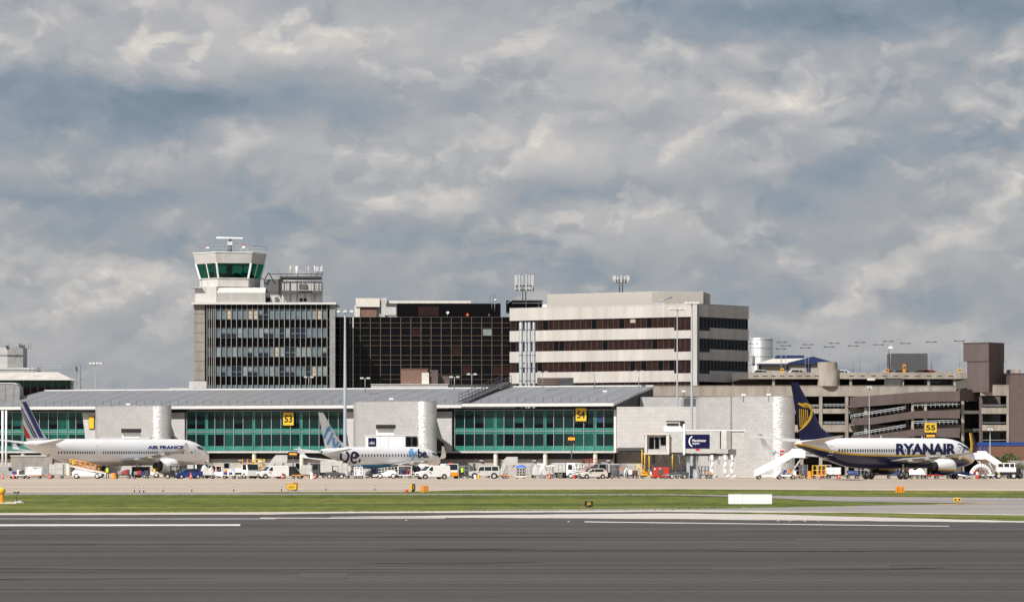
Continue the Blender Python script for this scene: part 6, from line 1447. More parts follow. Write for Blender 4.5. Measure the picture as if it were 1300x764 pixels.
def stairs(px, s, rz, label, h, L, m='white', name='boarding_stairs'):
    """mobile steps rising towards +x"""
    t = place(name, label, 'boarding stairs', px, s, rz); x0, x1 = -L / 2, L / 2 - 1.8
    for y in (-.95, .95):
        mb = MB(m); mb.prism([(x0, .45), (x0 + .3, .45), (x1 + .1, h - .3), (x1 + 1.8, h - .3), (x1 + 1.8, h + .9), (x1 + .2, h + .9), (x1 - .2, h + .5), (x0, 1.2)], y - .04, y + .04, 'y'); mb.build('side_panel', t)
    mb = MB('lgrey'); n_ = int(h / .2)
    for i in range(n_): f = i / n_; x = x0 + (x1 - x0) * f; mb.box(x, x + (x1 - x0) / n_ + .05, -.9, .9, .5 + (h - .5) * f, .56 + (h - .5) * f)
    mb.build('steps', t); MB(m).box(x1, x1 + 1.8, -.9, .9, h - .1, h).build('platform', t)
    mb = MB(m); mb.box(x0 - .2, x1 + .6, -.85, .85, .42, .6, m); mb.build('chassis', t)
    for y in (-.7, .7):
        MB('lgrey').tube((x1 - .4 + .2, y, .6), (x1 + 1.4, y, h - .3), .09).build('support_strut', t); MB('lgrey').tube((x1 - L * .22, y, .6), (x1 - L * .05, y, h * .75), .07).build('support_strut', t)
    wheels(t, [(x0 + .5, -.8), (x0 + .5, .8), (x1 + .2, -.8), (x1 + .2, .8), (x1 - 1.6, .8), (x1 - 1.6, -.8)], .3, .2, 'grey'); return t
def belt_loader(px, s, rz, label, L=6., m='white', rail='orange', zr=2.2, zf=.9, name='belt_loader'):
    t = place(name, label, 'belt loader', px, s, rz)
    mb = MB(m); mb.prism([(-L * .42, .35), (L * .30, .35), (L * .30, .7), (L * .05, .85), (-L * .12, 1.15), (-L * .38, 1.2), (-L * .45, .9)], -.85, .85, 'y'); mb.build('chassis', t, bevel=.05)
    mb = MB(m); mb.prism([(-L / 2, zr - .2), (L / 2, zf - .2), (L / 2, zf + .08), (-L / 2, zr + .08)], -.45, .45, 'y'); c = mb.build('conveyor', t)
    MB('black').prism([(-L / 2, zr + .09), (L / 2, zf + .09), (L / 2, zf + .12), (-L / 2, zr + .12)], -.36, .36, 'y').build('belt', c)
    mb = MB(rail)
    for y in (-.47, .47):
        mb.prism([(-L / 2, zr + .0), (L / 2, zf + .0), (L / 2, zf + .1), (-L / 2, zr + .1)], y - .03, y + .03, 'y')
        for dz in (.45, .85): mb.tube((-L / 2, y, zr + dz), (L * .28, y, zf + dz + (zr - zf) * .22), .045, n=6)
        for i in range(6): f = i / 6; x = -L / 2 + L * .78 * f; z = zr + (zf - zr) * (.78 * f); mb.tube((x, y, z), (x, y, z + .85), .04, n=6)
    mb.build('handrail', t); wheels(t, [(-L * .33, -.75), (-L * .33, .75), (L * .2, -.75), (L * .2, .75)], .38, .24); return t
def platform(px, s, rz, label, w_, h, m='yellow', top='lgrey', name='service_platform'):
    t = place(name, label, 'service platform', px, s, rz); x1 = w_ / 2
    mb = MB('dgrey'); mb.box(-x1, x1, -.8, .8, .3, .5); mb.build('chassis', t)
    mb = MB(m)
    for k in range(2):
        z = .5 + k * (h - 1.6) / 2; z2 = z + (h - 1.6) / 2
        for y in (-.6, .6): mb.tube((-x1 * .8, y, z), (x1 * .8, y, z2), .06, n=6); mb.tube((x1 * .8, y, z), (-x1 * .8, y, z2), .06, n=6)
    mb.build('scissor_arm', t)
    mb = MB(m); mb.box(-x1, x1, -.8, .8, h - 1.15, h - 1.05)
    for x in (-x1, 0, x1):
        for y in (-.78, .78): mb.tube((x, y, h - 1.1), (x, y, h), .045, n=6)
    for z in (h - .55, h):
        for y in (-.78, .78): mb.tube((-x1, y, z), (x1, y, z), .045, n=6)
    mb.build('guard_rail', t)
    if top: mb = MB(top); mb.lathe([(0, h - 1.0), (.4, h - 1.0), (.42, h - .35), (.3, h - .15), (0, h - .12)], (x1 * .45, 0, 0), n=14); mb.build('tank', t)
    mb = MB(m); mb.box(-x1 - .04, -x1 + .3, -.84, -.80, .3, h - .2); mb.box(-x1, -x1 + .25, .8, .84, .3, h - .2); [mb.box(-x1 - .05, -x1 + .32, -.88, -.84, z, z + .07, 'dgrey') for z in [.5 + .3 * i for i in range(int(h / .3) - 2)]]; mb.build('ladder', t)
    wheels(t, [(-x1 * .7, -.75), (-x1 * .7, .75), (x1 * .7, -.75), (x1 * .7, .75)], .26, .18, 'grey'); return t
def person(px, s, rz, label, vest='hivis', legs='cloth', z=0., bend=0., arm=.2):
    y0 = F / s; t = thing('person', label, 'person', ((px - 650) / s, y0, zg(y0) + z), R(rz))
    me = bpy.data.meshes.new('body'); J = {}; V_ = []; E_ = []; Rr = []
    def j(n_, p, r, par=None): J[n_] = len(V_); V_.append(p); Rr.append(r); E_.append((J[par], J[n_])) if par else None
    b = bend
    j('pel', (0, 0, .95), .15); j('waist', (b * .3, 0, 1.12), .135, 'pel'); j('chest', (b * .8, 0, 1.36), .16, 'waist'); j('neck', (b * 1.05, 0, 1.52), .06, 'chest'); j('head', (b * 1.15 + .01, 0, 1.62), .085, 'neck'); j('crown', (b * 1.2 + .01, 0, 1.71), .08, 'head')
    for sg, n_ in ((-1, 'r'), (1, 'l')):
        j('sh' + n_, (b * .85, sg * .19, 1.42), .065, 'chest'); j('el' + n_, (b * .85 + arm, sg * .25, 1.16), .045, 'sh' + n_); j('wr' + n_, (b * .85 + arm * 2.2, sg * .24, .98), .032, 'el' + n_); j('ha' + n_, (b * .85 + arm * 2.5, sg * .23, .88), .035, 'wr' + n_)
        j('hi' + n_, (0, sg * .10, .88), .11, 'pel'); j('kn' + n_, (.05 * sg, sg * .12, .5), .07, 'hi' + n_); j('an' + n_, (.08 * sg, sg * .13, .10), .045, 'kn' + n_); j('to' + n_, (.08 * sg + .16, sg * .14, .04), .04, 'an' + n_)
    me.from_pydata(V_, E_, []); o = bpy.data.objects.new('body', me); COL.objects.link(o); o.parent = t
    sk = o.modifiers.new('skin', 'SKIN'); ss = o.modifiers.new('sub', 'SUBSURF'); ss.levels = 1; ss.render_levels = 1
    if not me.skin_vertices: 
        bmx = bmesh.new(); bmx.from_mesh(me); bmx.verts.layers.skin.verify(); bmx.to_mesh(me); bmx.free()
    for v, r_ in zip(me.skin_vertices[0].data, Rr): v.radius = (r_, r_)
    me.skin_vertices[0].data[0].use_root = True; me.materials.append(M[legs])
    mb = MB(vest); bx_ = b
    mb.loft([[(bx_ * f + .17 * k * math.cos(a), .21 * k * math.sin(a), z_) for a in [i * math.pi / 6 for i in range(12)]] for f, z_, k in ((.2, .92, 1), (.3, 1.1, .98), (.7, 1.32, 1.08), (.9, 1.46, .9), (1.0, 1.5, .5))]); mb.build('vest', t)
    hx = b * 1.18 + .01; mb = MB('skin'); mb.loft([[(hx + r_ * math.cos(a) + .01, r_ * .85 * math.sin(a), z_) for a in [i * math.pi / 5 for i in range(10)]] for z_, r_ in ((1.53, .05), (1.58, .085), (1.65, .1), (1.7, .1), (1.74, .08))]); mb.build('head', t)
    mb = MB('hair'); mb.loft([[(hx - .015 + r_ * math.cos(a), r_ * .9 * math.sin(a), z_) for a in [i * math.pi / 5 for i in range(10)]] for z_, r_ in ((1.67, .105), (1.72, .11), (1.77, .09), (1.79, .04))]); mb.build('hair', t)
    mb = MB('skin'); mb.loft([[(hx + .105 + .02 * math.cos(a), .02 * math.sin(a), z_) for a in [i * math.pi / 3 for i in range(6)]] for z_ in (1.62, 1.66)]); mb.build('nose', t)
    return t
def drumcan(px, s, label, m, r_=.3, h=.9, band=None, name='barrel'):
    t = place(name, label, 'barrel', px, s, 0); mb = MB(m); mb.lathe([(0, 0), (r_, 0), (r_ * 1.02, h * .33), (r_ * .98, h * .36), (r_ * 1.02, h * .66), (r_ * .98, h * .7), (r_, h), (0, h)], n=18); mb.build('drum', t)
    if band: MB(band).lathe([(r_ * 1.03, h * .4), (r_ * 1.03, h * .6)], n=18).build('band', t)
    return t
# ---- beneath and beside the striped tail airliner
car(6, 8.75, 25, 'pale grey van at the far left edge of the apron', 'lgrey', 'van')
dolly(24, 8.8, 0, 'white and orange low dolly right of the pale grey van', 'white', 'bags', 2.0, .7)
dolly(43, 8.7, 0, 'orange framed cage dolly of white goods at the left', 'orange', 'sheet', 2.4, 1.1, 'white', cage=True)
cone(3.5, 9.0, 'red and white cone before the pale grey van at the far left'); cone(17, 9.0, 'orange cone between the pale van and the low dolly'); cone(63, 8.9, 'small orange cone beneath the striped airliner tail')
dolly(72, 8.55, 0, 'pale container on a dolly beneath the striped airliner tail', 'grey', 'container', 2.2, 1.5, 'lgrey')
belt_loader(114, 8.9, 0, 'white belt loader with orange handrails raised beneath the left airliner', 5.6, zr=1.95, zf=.75)
person(93.5, 8.7, -10, 'person with dark hair and yellow vest standing up behind the belt loader', 'hivis', 'cloth', 1.15)
person(136.5, 8.95, 120, 'person in a bright green vest at the foot of the belt loader', 'hivis', 'cloth', 0, .12)
drumcan(144.5, 9.0, 'orange barrel beside the belt loader foot', 'orange', .36, .85)
dolly(156, 8.7, 0, 'dark baggage dolly with a small white box under the left airliner', 'black', 'bags', 2.6, .9)
dolly(179, 8.7, 0, 'black baggage dolly close to the left airliner wheels', 'black', 'cart', 2.6, 1.2, 'dgrey')
belt_loader(193, 8.3, 0, 'low white belt loader with a yellow deck before the left engine', 3.4, 'white', 'yellow', .75, .45)
car(221, 8.75, 0, 'black aircraft tug at the nose wheel of the left airliner', 'black', 'tug', name='aircraft_tug')
car(239, 8.75, 200, 'dark blue hatchback parked near the left airliner nose', 'bluecar', 'hatch')
cone(242.4, 9.15, 'orange cone in front of the dark blue hatchback', .9)
truck(252, 8.6, -70, 'small white cab truck right of the dark blue hatchback', 'white', 'lgrey', 4.2, 2.0)
dolly(263, 8.65, 0, 'grey rounded generator trolley right of the small white truck', 'grey', 'sheet', 1.9, 1.4, 'lgrey')
car(278, 8.6, 180, 'white tractor with an orange beacon left of the grey hopper wagon', 'white', 'tug', beacon=True)
t = place('hopper_wagon', 'grey hopper wagon with two dark arches under the green glazing', 'wagon', 296, 8.5, 0)
mb = MB('lgrey'); mb.prism([(-1.6, .55), (-1.6, 1.2), (-1.3, 1.5), (1.2, 1.5), (1.75, 1.1), (1.75, .55)], -.8, .8, 'y'); mb.build('hopper', t, bevel=.04)
for x in (-.85, .75): mb = MB('black'); mb.prism([(x - .42, .56), (x - .3, 1.15), (x - .1, 1.25), (x + .1, 1.25), (x + .3, 1.15), (x + .42, .56)], -.83, -.79, 'y'); mb.build('arch_opening', t)
wheels(t, [(-1., -.7), (-1., .7), (1., -.7), (1., .7)], .28, .2)
dolly(291, 8.95, 0, 'low cream dolly with orange straps before the hopper wagon', 'cream', 'bags', 1.8, .25)
dolly(302, 8.9, 0, 'empty grey dolly right of the hopper wagon', 'lgrey', None, 1.5)
truck(314, 8.65, -55, 'white tractor with an open cab left of the yellow steel platform', 'white', 'white', 3.2, 2.0, open_=True, lower='white')
platform(328, 8.6, 0, 'yellow steel service platform with a pale tank on top', 1.7, 2.85)
t = place('gantry_light_stand', 'slim orange stand with a cross head behind the white tractor', 'stand', 309.5, 8.3, 0)
mb = MB('orange'); [mb.tube((x, 0, 0), (x, 0, 2.9), .05) for x in (-.2, .55)]; mb.tube((-.3, 0, 2.0), (.65, 0, 2.0), .05); mb.build('frame', t)
car(346, 8.75, 205, 'white van right of the yellow steel platform', 'white', 'van')
t = stairs(350, 8.4, 0, 'small grey service steps behind the white van', 2.6, 3.4, 'lgrey', 'service_steps')
cone(358.4, 9.05, 'orange cone right of the white van, before the black car', .85)
car(369, 8.7, 0, 'black off road car before the low grey wall, left of the twin jet tail', 'black', 'suv')
dolly(377, 9.0, 0, 'low orange dolly in front of the black off road car', 'orange', None, 1.4)
dolly(388.5, 8.75, 0, 'slanted pale container on a dolly beneath the twin jet tail', 'dgrey', 'container', 1.9, 1.35, 'lgrey')
drumcan(399, 9.0, 'small red and white barrel beneath the twin jet tail', 'red', .25, .55, 'white'); drumcan(395.8, 9.05, 'white barrel right of the slanted container', 'white', .2, .9)
truck(414, 8.5, 180, 'light grey box truck beneath the twin jet tail', 'dgrey', 'lgrey', 5.0, 2.6, name='box_truck')
car(426, 8.65, 0, 'dark baggage tractor between two grey containers', 'dgrey', 'tug')
dolly(436, 8.65, 0, 'pale grey container dolly in front of the twin jet belly', 'lgrey', 'container', 1.5, 1.6, 'lgrey')
t = dolly(449, 8.6, 0, 'cage trolley of mixed boxes left of the twin jet main wheels', 'grey', 'bags', 2.3, 1.4, cage=True)
dolly(455, 8.9, 0, 'white tow frame trolley just left of the twin jet main wheels', 'white', 'cage', 1.2, 1.1, 'white')
belt_loader(489, 8.8, 180, 'low white belt loader lying between the twin jet main wheels', 3.6, 'white', 'lgrey', .9, .5)
dolly(514, 8.6, 0, 'white baggage cart with dark bags beneath the twin jet wing', 'white', 'cart', 2.0, 1.3, 'white')
car(549, 9.45, 205, 'white panel van in front of the twin jet nose', 'white', 'van', beacon=True)
truck(571, 8.75, -80, 'white fire style tender with an orange lower front, right of the white panel van', 'white', 'white', 3.6, 2.15, lower='orange')
person(586.8, 9.0, -90, 'person in a bright yellow green vest right of the orange fronted tender', 'hivis', 'cloth', 0, 0, .12)
person(583.8, 8.8, 200, 'person in dark clothes just left of the bright vest, behind the tender', 'dgrey', 'cloth', 0, .05, .1)
dolly(597, 8.6, 0, 'dark metal crate trolley right of the person in the bright vest', 'dgrey', 'container', 1.2, 1.05, 'dgrey')
car(615, 8.8, 180, 'grey topped off road car with round lamps facing left', 'lgrey', 'suv')
for x, m in ((603.5, 'white'), (607.5, 'yellow')): drumcan(x, 9.0, {'white': 'round white lamp drum by the grey topped car front', 'yellow': 'round yellow lamp drum by the grey topped car front'}[m], m, .16, .55)
dolly(634, 8.8, 0, 'low black dolly with an orange edge between two columns', 'orange', None, 2.0)
stairs(646, 8.6, 0, 'light grey service steps left of the blue covered rack', 2.3, 2.6, 'lgrey', 'service_steps')
t = place('stores_rack', 'open rack trolley under a bright blue cover', 'rack', 661, 8.7, 0, None)
mb = MB('grey'); [mb.tube((x, y, .2), (x, y, 1.55), .05) for x in (-.65, .65) for y in (-.5, .5)]; [mb.box(-.7, .7, -.55, .55, z, z + .06) for z in (.35, .75, 1.15, 1.55)]; mb.build('frame', t)
for z in (.41, .81, 1.21):
    for x in (-.5, -.1, .3): MB('black').box(x, x + .25, -.45, .3, z, z + .25).build('crate', t)
mb = MB('tarp'); mb.loft([[(x, -.6, z0), (x, -.4, z0 + .28), (x, .4, z0 + .3), (x, .6, z0)] for x, z0 in ((-.72, 1.5), (-.3, 1.62), (.2, 1.72), (.75, 1.5))]); mb.build('cover', t); wheels(t, [(-.5, -.4), (-.5, .4), (.5, -.4), (.5, .4)], .17, .1)
MB('white').box(-.75, .75, -.62, -.55, .22, .36).build('bumper', t)
dolly(685, 8.65, 0, 'grey cart heaped with folded white hose, right of the blue covered rack', 'grey', 'sheet', 2.1, 1.5, 'lgrey')
t = place('air_start_hose', 'white bent hose arching over the grey carts', 'hose', 692, 8.85, 0)
mb = MB('white'); hp_ = [(-1.1, 0, 2.0), (-.4, 0, 2.05), (.1, 0, 1.75), (.35, 0, 1.75), (.9, 0, 1.85), (1.5, 0, 1.8)]; [mb.tube(a, b, .13, n=10) for a, b in zip(hp_, hp_[1:])]; mb.tube((-.4, 0, 2.0), (-.55, 0, .6), .12, n=10); mb.build('hose', t); MB('grey').box(-.9, -.2, -.25, .25, 0, .6).build('base', t)
cone(697.4, 9.1, 'red and white striped cone before the grey equipment carts', .85)
dolly(706, 8.6, 0, 'dark cage trolley of boxes left of the white catering truck', 'dgrey', 'cage', 1.9, 1.5, 'steel')
dolly(707, 8.4, 0, 'brown crate trolley behind the dark cage trolley', 'dgrey', 'container', 1.5, 1.3, 'brick')
truck(720, 8.55, -20, 'white high cab catering truck among the crowded carts', 'white', 'lgrey', 3.6, 2.3)
platform(734, 8.65, 0, 'red and white scissor lift platform right of the catering truck', 1.7, 2.2, 'white', None)
platform(748, 8.3, 0, 'grey scissor lift platform with red topped rails near the pier end', 2.0, 2.9, 'red', None)
car(752.5, 8.95, 200, 'cream and yellow hatchback among the carts near the pier end', 'cream', 'hatch')
dolly(742, 8.9, 0, 'yellow edged low dolly left of the cream hatchback', 'yellow', 'bags', 1.4, .35)
drumcan(729, 9.0, 'dark red gas bottle at the foot of the scissor lift', 'red', .2, .5)
truck(769, 8.6, 200, 'grey box van behind the cream hatchback', 'grey', 'lgrey', 3.4, 2.15, lower=None, beacon=False)
dolly(781, 8.65, 0, 'dark trolley cage left of the leaning person in pale clothes', 'dgrey', 'container', 1.6, 1.4, 'dgrey')
t = place('warning_flag', 'small red warning board on a pole near the pier end', 'board', 787.5, 8.75, 0); MB('steel').tube((0, 0, 0), (0, 0, 1.5), .035).build('pole', t); MB('cone').prism([(-.2, 1.55), (.2, 1.75), (.2, 1.3), (-.2, 1.4)], -.03, .03, 'y').build('board', t)
person(793, 9.0, 0, 'person in cream overalls bending down right of the dark trolleys', 'cream', 'cream', 0, .3, .3)
dolly(803, 8.8, 0, 'black and yellow low equipment trolley before the bridge stair', 'black', 'bags', 1.8, .5)
car(861, 8.9, 180, 'dark low aircraft tractor right of the red cabinet', 'dgrey', 'tug', name='aircraft_tug')
dolly(852, 9.1, 0, 'flat grey tow dolly beneath the navy sign panel', 'grey', None, 2.4)
drumcan(884.5, 8.85, 'silver water tank trolley beneath the boarding bridge', 'steel', .55, 1.35, name='water_tank'); 
dolly(900, 9.0, 0, 'small dark trolley with an orange top beneath the bridge tunnel', 'dgrey', 'container', .8, .4, 'orange')
# ---- around the harp tailed airliner
stairs(990, 9.6, 0, 'white boarding stairs climbing right to the rear of the harp tailed airliner', 3.15, 6.6)
t = place('warning_sign_board', 'red and white warning board beside the rear boarding stairs', 'board', 993, 8.6, 0); mb = MB('white'); mb.box(-.4, .4, -.04, .04, 2.6, 4.3); mb.build('board', t); mb = MB('red'); [mb.box(-.35, .35, -.07, -.041, z, z + .35) for z in (2.7, 3.3, 3.85)]; mb.build('lettering_block', t); MB('steel').tube((0, .1, 0), (0, .1, 2.6), .05).build('pole', t)
dolly(1003, 9.1, 0, 'yellow low dolly beneath the dark blue tail', 'orange', 'bags', 2.2, .35)
dolly(1020, 8.9, 0, 'dark crate trolley with white labels beneath the dark blue tail', 'dgrey', 'container', 1.3, 1.4, 'dgrey')
drumcan(1028, 9.0, 'orange barrel stack right of the dark crate trolley', 'orange', .3, 1.1)
dolly(1040, 8.8, 0, 'yellow cage trolley beneath the rear of the harp tailed airliner', 'yellow', 'cage', 2.0, 1.3, 'yellow')
cone(1040.6, 9.2, 'red and white cone right of the yellow cage trolley', .8); cone(1065, 9.2, 'orange cone before the white container dolly')
dolly(1058, 8.8, 0, 'white container dolly beneath the rear fuselage of the harp tailed airliner', 'black', 'container', 2.2, 1.0, 'white')
dolly(1082, 8.8, 0, 'blue container dolly left of the main wheels of the harp tailed airliner', 'black', 'container', 1.7, .55, 'blue')
dolly(1135, 8.7, 0, 'blue covered baggage dolly seen between the main wheels', 'black', 'sheet', 2.2, .7, 'blue')
dolly(1164, 8.7, 0, 'baggage dolly of white sacks before the right engine', 'black', 'sheet', 2.3, .95, 'white')
dolly(1158, 8.5, 0, 'dark red baggage cart behind the white sacks', 'dgrey', 'bags', 2.4, .8)
dolly(1182, 8.8, 0, 'low red dolly beneath the right engine', 'red', None, 2.0)
car(1217, 8.95, 180, 'blue aircraft tug at the nose wheel of the harp tailed airliner', 'navy', 'tug', name='aircraft_tug')
t = place('tow_bar', 'white tow bar lying at the nose of the harp tailed airliner', 'tow bar', 1224, 9.3, 0); MB('white').tube((-.9, 0, .6), (1., 0, .25), .1).build('bar', t); wheels(t, [(.3, -.25), (.3, .25)], .2, .12)
# airstair with folded canopy at the nose
t = stairs(1261, 8.75, 180, 'white boarding stairs climbing left to the front door of the harp tailed airliner', 3.1, 5.6)
t = place('canopy_hood', 'folded white fabric stair canopy beside the airliner nose', 'canopy', 1245, 8.9, 0)
rg = []
for i in range(9):
    a = R(20 + 140 * i / 8); rg.append([(-1.6 * math.cos(a) * q, y, .15 + 1.9 * math.sin(a) * q) for q, y in ((1., -.8), (1.04, -.6), (.98, -.3), (1.04, 0), (.98, .4), (1., .8), (.8, .8), (.8, -.8))])
mb = MB('white'); mb.loft(rg, smooth=False); mb.build('fabric_hood', t)
mb = MB('lgrey'); [mb.tube((-1.65 * math.cos(R(a)), -.83, .15 + 1.95 * math.sin(R(a))), (-1.3 * math.cos(R(a)), -.83, .15 + 1.5 * math.sin(R(a))), .05) for a in range(20, 165, 14)]; mb.build('hoop', t)
dolly(1236, 8.85, 0, 'small trolley of red and white bags below the airliner nose', 'grey', 'bags', 1.6, .5)
drumcan(1241, 9.0, 'small red gas bottle below the white stair canopy', 'red', .25, .45)
t = place('utility_truck', 'white utility truck with roof windows beside the front boarding stairs', 'truck', 1276, 8.95, 0)
mb = MB('white'); mb.box(-1.25, 1.45, -1, 1, .95, 1.6); mb.build('body', t, bevel=.05); mb = MB('white'); mb.box(-1.2, 1.3, -.9, .9, 2.15, 2.25); [mb.box(x, x + .12, -.9, .9, 1.6, 2.15) for x in (-1.2, -.35, .5, 1.18)]; mb.build('roof', t)
for x in (-1.05, -.2, .65): MB('vglass').box(x, x + .5, -.86, .86, 1.65, 2.12).build('cab_window', t)
MB('black').box(-1.35, 1.55, -.95, .95, .45, .94).build('chassis', t); MB('yellow').box(-1.15, -.9, -1.03, -.98, .7, .95).build('side_lamp', t); wheels(t, [(-1., -.85), (-1., .85), (1.1, -.85), (1.1, .85)], .42, .3)
t = place('large_wheeled_tractor', 'black equipment trailer with big wheels at the right end of the white truck', 'trailer', 1290.5, 8.9, 0)
mb = MB('black'); mb.prism([(-.45, .5), (-.5, 1.2), (-.25, 1.55), (.35, 1.55), (.6, 1.1), (.65, .5)], -.8, .8, 'y'); mb.build('body', t, bevel=.05); wheels(t, [(-.35, -.75), (.45, -.75), (-.35, .75), (.45, .75)], .42, .3, 'dgrey')

# ---- second row of parked equipment close to the pier wall
random.seed(33)
for px, s, kind, lab in (
 (227, 8.35, 'cage', 'steel cage trolley half hidden behind the blue hatchback'), (262, 8.2, 'container', 'pale container standing behind the small white truck'),
    (271, 8.3, 'cart', 'roofed cart of suitcases behind the generator trolley'), (322, 8.2, 'container', 'white container behind the yellow steel platform'), (336, 8.3, 'cage', 'cage trolley of goods behind the white van bonnet'),
    (404, 8.25, 'cage', 'steel cage trolley behind the light grey box truck'), (472, 8.35, 'bags', 'flat trolley of bags beyond the twin jet main wheels'), (500, 8.3, 'cart', 'roofed baggage cart beyond the twin jet nose wheel'),
    (526, 8.25, 'cage', 'dark cage trolley behind the twin jet engine'), (592, 8.3, 'cage', 'steel cage trolley just behind the person in the bright vest'), (625, 8.3, 'container', 'grey container behind the grey topped car'),
    (671, 8.3, 'cage', 'cage trolley between the blue covered rack and the hose cart'), (694, 8.3, 'container', 'brown container behind the folded white hose'), (713, 8.3, 'cart', 'roofed cart behind the white catering truck'),
    (727, 8.3, 'bags', 'trolley of bags behind the scissor lift'), (741, 8.4, 'cage', 'steel cage trolley between the two scissor lifts'), (758, 8.3, 'cart', 'roofed cart behind the cream hatchback'),
    (787, 8.3, 'container', 'dark container behind the small red warning board'), (809, 8.4, 'cage', 'dark cage trolley at the foot of the yellow service stair'), (822, 8.45, 'bags', 'trolley of bags below the bridge cab'),
    (845, 8.5, 'cage', 'cage trolley behind the red cabinet'), (872, 8.5, 'container', 'dark container behind the low aircraft tractor'), (893, 8.5, 'cage', 'steel cage trolley behind the silver water tank'),
    (1012, 8.6, 'cage', 'dark cage trolley behind the rear boarding stairs'), (1047, 8.5, 'cart', 'roofed baggage cart behind the yellow cage trolley'), (1096, 8.5, 'cage', 'cage trolley left of the harp airliner main wheels'),
    (1148, 8.4, 'cart', 'roofed baggage cart seen between the harp airliner wheels'), (1197, 8.6, 'bags', 'trolley of bags behind the right engine'), (1252, 8.6, 'cage', 'cage trolley behind the front boarding stairs')):
    dolly(px, s, random.choice((0, 8, -8)), lab, random.choice(('dgrey', 'black', 'grey')), kind, random.uniform(1.5, 2.4), random.uniform(1.1, 1.7), random.choice(('dgrey', 'grey', 'lgrey', 'brick')) if kind != 'cage' else 'steel')
# cars on the roof deck
for px, row, s, lab, m, rz in ((1071, 470.3, 7.25, 'white car on the car park roof right of the curved ramp drum', 'white', 0), (1014, 474.3, 7.3, 'silver car on the roof deck before the blue roofed shed', 'lgrey', 0), (1133, 476.3, 7.25, 'grey car on the roof deck before the louvred box, left', 'grey', 20), (1146, 476, 7.28, 'dark car on the roof deck before the louvred box, middle', 'dgrey', 0), (1168, 476.2, 7.28, 'black car on the roof deck before the louvred box, right', 'black', 180), (1181, 476.2, 7.28, 'red car on the roof deck right of the louvred box', 'red', 0),
                                (1187, 489.5, 7.32, 'dark blue car in the shade under the roof deck', 'bluecar', 0), (968, 477, 7.28, 'pale car at the left end of the roof deck', 'lgrey', 0)):
    K = car(px, s, rz, lab, m, 'hatch', 'cars parked on the car park'); K.location.z = EYE - (row - HR) / s
    if row < 480: K.location.z = cf.z0 + cf.z(478.3, 1100)

# ================================================================= AIRFIELD SIGNS, LIGHTS AND MARKERS
def gp(name, label, cat, px, row, rz=0., group=None):
    x, y, z = at(px, row); return thing(name, label, cat, (x, y, z), R(rz), group), F / y
t, s = gp('taxiway_sign', 'yellow taxiway direction sign facing the camera at the apron edge', 'sign', 370, 623.2)
w2, h0, h1 = 6.6 / s, 1.8 / s, 9.4 / s
MB('dgrey').box(-w2, w2, .02, .25, h0, h1).build('casing', t); MB('signy').box(-w2 + .04, w2 - .04, -.01, .019, h0 + .04, h1 - .04).build('sign_face', t)
V_, F_ = text_mesh('A2/A', .02, 0, 4, 2); mb = MB('dgrey'); decal(mb, V_, F_, lambda u, v: (-w2 * .62 + u * w2 * 1.24, -.02, h0 + (h1 - h0) * (.28 + .42 * v))); mb.build('lettering', t)
mb = MB('dgrey'); [mb.box(x, x + .08, .05, .2, -.1, h0) for x in (-w2 * .7, 0, w2 * .6)]; mb.build('leg', t)
for i, (px, row, lab) in enumerate(((375.2, 622.6, 'orange backed sign turned away just right of the yellow direction sign'),)):
    t, s = gp('taxiway_sign', lab, 'sign', px, row, 40); MB('orange').box(-.35, .35, 0, .2, .15, .95).build('casing', t); MB('steel').box(-.3, .3, .05, .12, -.1, .15).build('leg', t)
t, s = gp('taxiway_sign', 'tall narrow sign, yellow edge and black face, at the end of the grass strip', 'sign', 524, 624)
MB('signy').box(-3.3 / s, -.9 / s, -.02, .3, .1, 10.2 / s).build('sign_face', t); MB('black').box(-.88 / s, 3.2 / s, 0, .3, .1, 10.2 / s).build('casing', t); MB('yellow').box(.6 / s, 1.2 / s, -.02, -.002, .3, .8).build('symbol', t); MB('dgrey').box(-.2, .2, .05, .2, -.1, .1).build('leg', t)
t, s = gp('marker_cabinet', 'ribbed orange cabinet right of the tall narrow sign', 'cabinet', 539.3, 625)
mb = MB('orange'); mb.box(-5.2 / s, -1 / s, -.02, .4, .05, 9 / s); mb.box(-.9 / s, 5 / s, .02, .4, .1, 8.6 / s); mb.build('casing', t); mb = MB('brick'); [mb.box(x / s, (x + .6) / s, -.0, .019, .1, 8.4 / s) for x in (-.3, 1.5, 3.2)]; mb.build('rib', t)
t, s = gp('ground_marker', 'low red cap light on the grass left of the tall narrow sign', 'marker', 515.8, 624.2)
MB('red').lathe([(0, .32), (.12, .31), (.22, .2), (.26, 0), (0, 0)], n=14).build('cap', t)
t, s = gp('holding_point_sign', 'small black sign with yellow letters JA on the grass', 'sign', 747.6, 643.4)
w2 = 5.4 / s; h0, h1 = .9 / s, 7.6 / s
MB('black').box(-w2, w2, 0, .22, h0, h1).build('casing', t); V_, F_ = text_mesh('JA', .025); mb = MB('signy'); decal(mb, V_, F_, lambda u, v: (-w2 * .48 + u * w2 * .98, -.015, h0 + (h1 - h0) * (.14 + .72 * v))); mb.build('lettering', t); MB('dgrey').box(-w2 * .6, w2 * .6, .05, .15, -.1, h0).build('leg', t)
t, s = gp('white_cabinet', 'long white box beside the taxiway', 'cabinet', 952.5, 638.9)
mb = MB('white'); mb.box(-27.5 / s, -10.2 / s, 0, .9, -.1, 12 / s); mb.build('left_panel', t); mb = MB('white'); mb.box(-10 / s, 27.5 / s, .01, .9, -.1, 11.9 / s); mb.build('right_panel', t); MB('lgrey').box(-27.6 / s, 27.6 / s, -.02, .92, 12.02 / s, 12.4 / s).build('lid', t)
t, s = gp('marker_cabinet', 'cluster of orange ribbed cabinets on the grass at the right', 'cabinet', 1142.5, 625.2)
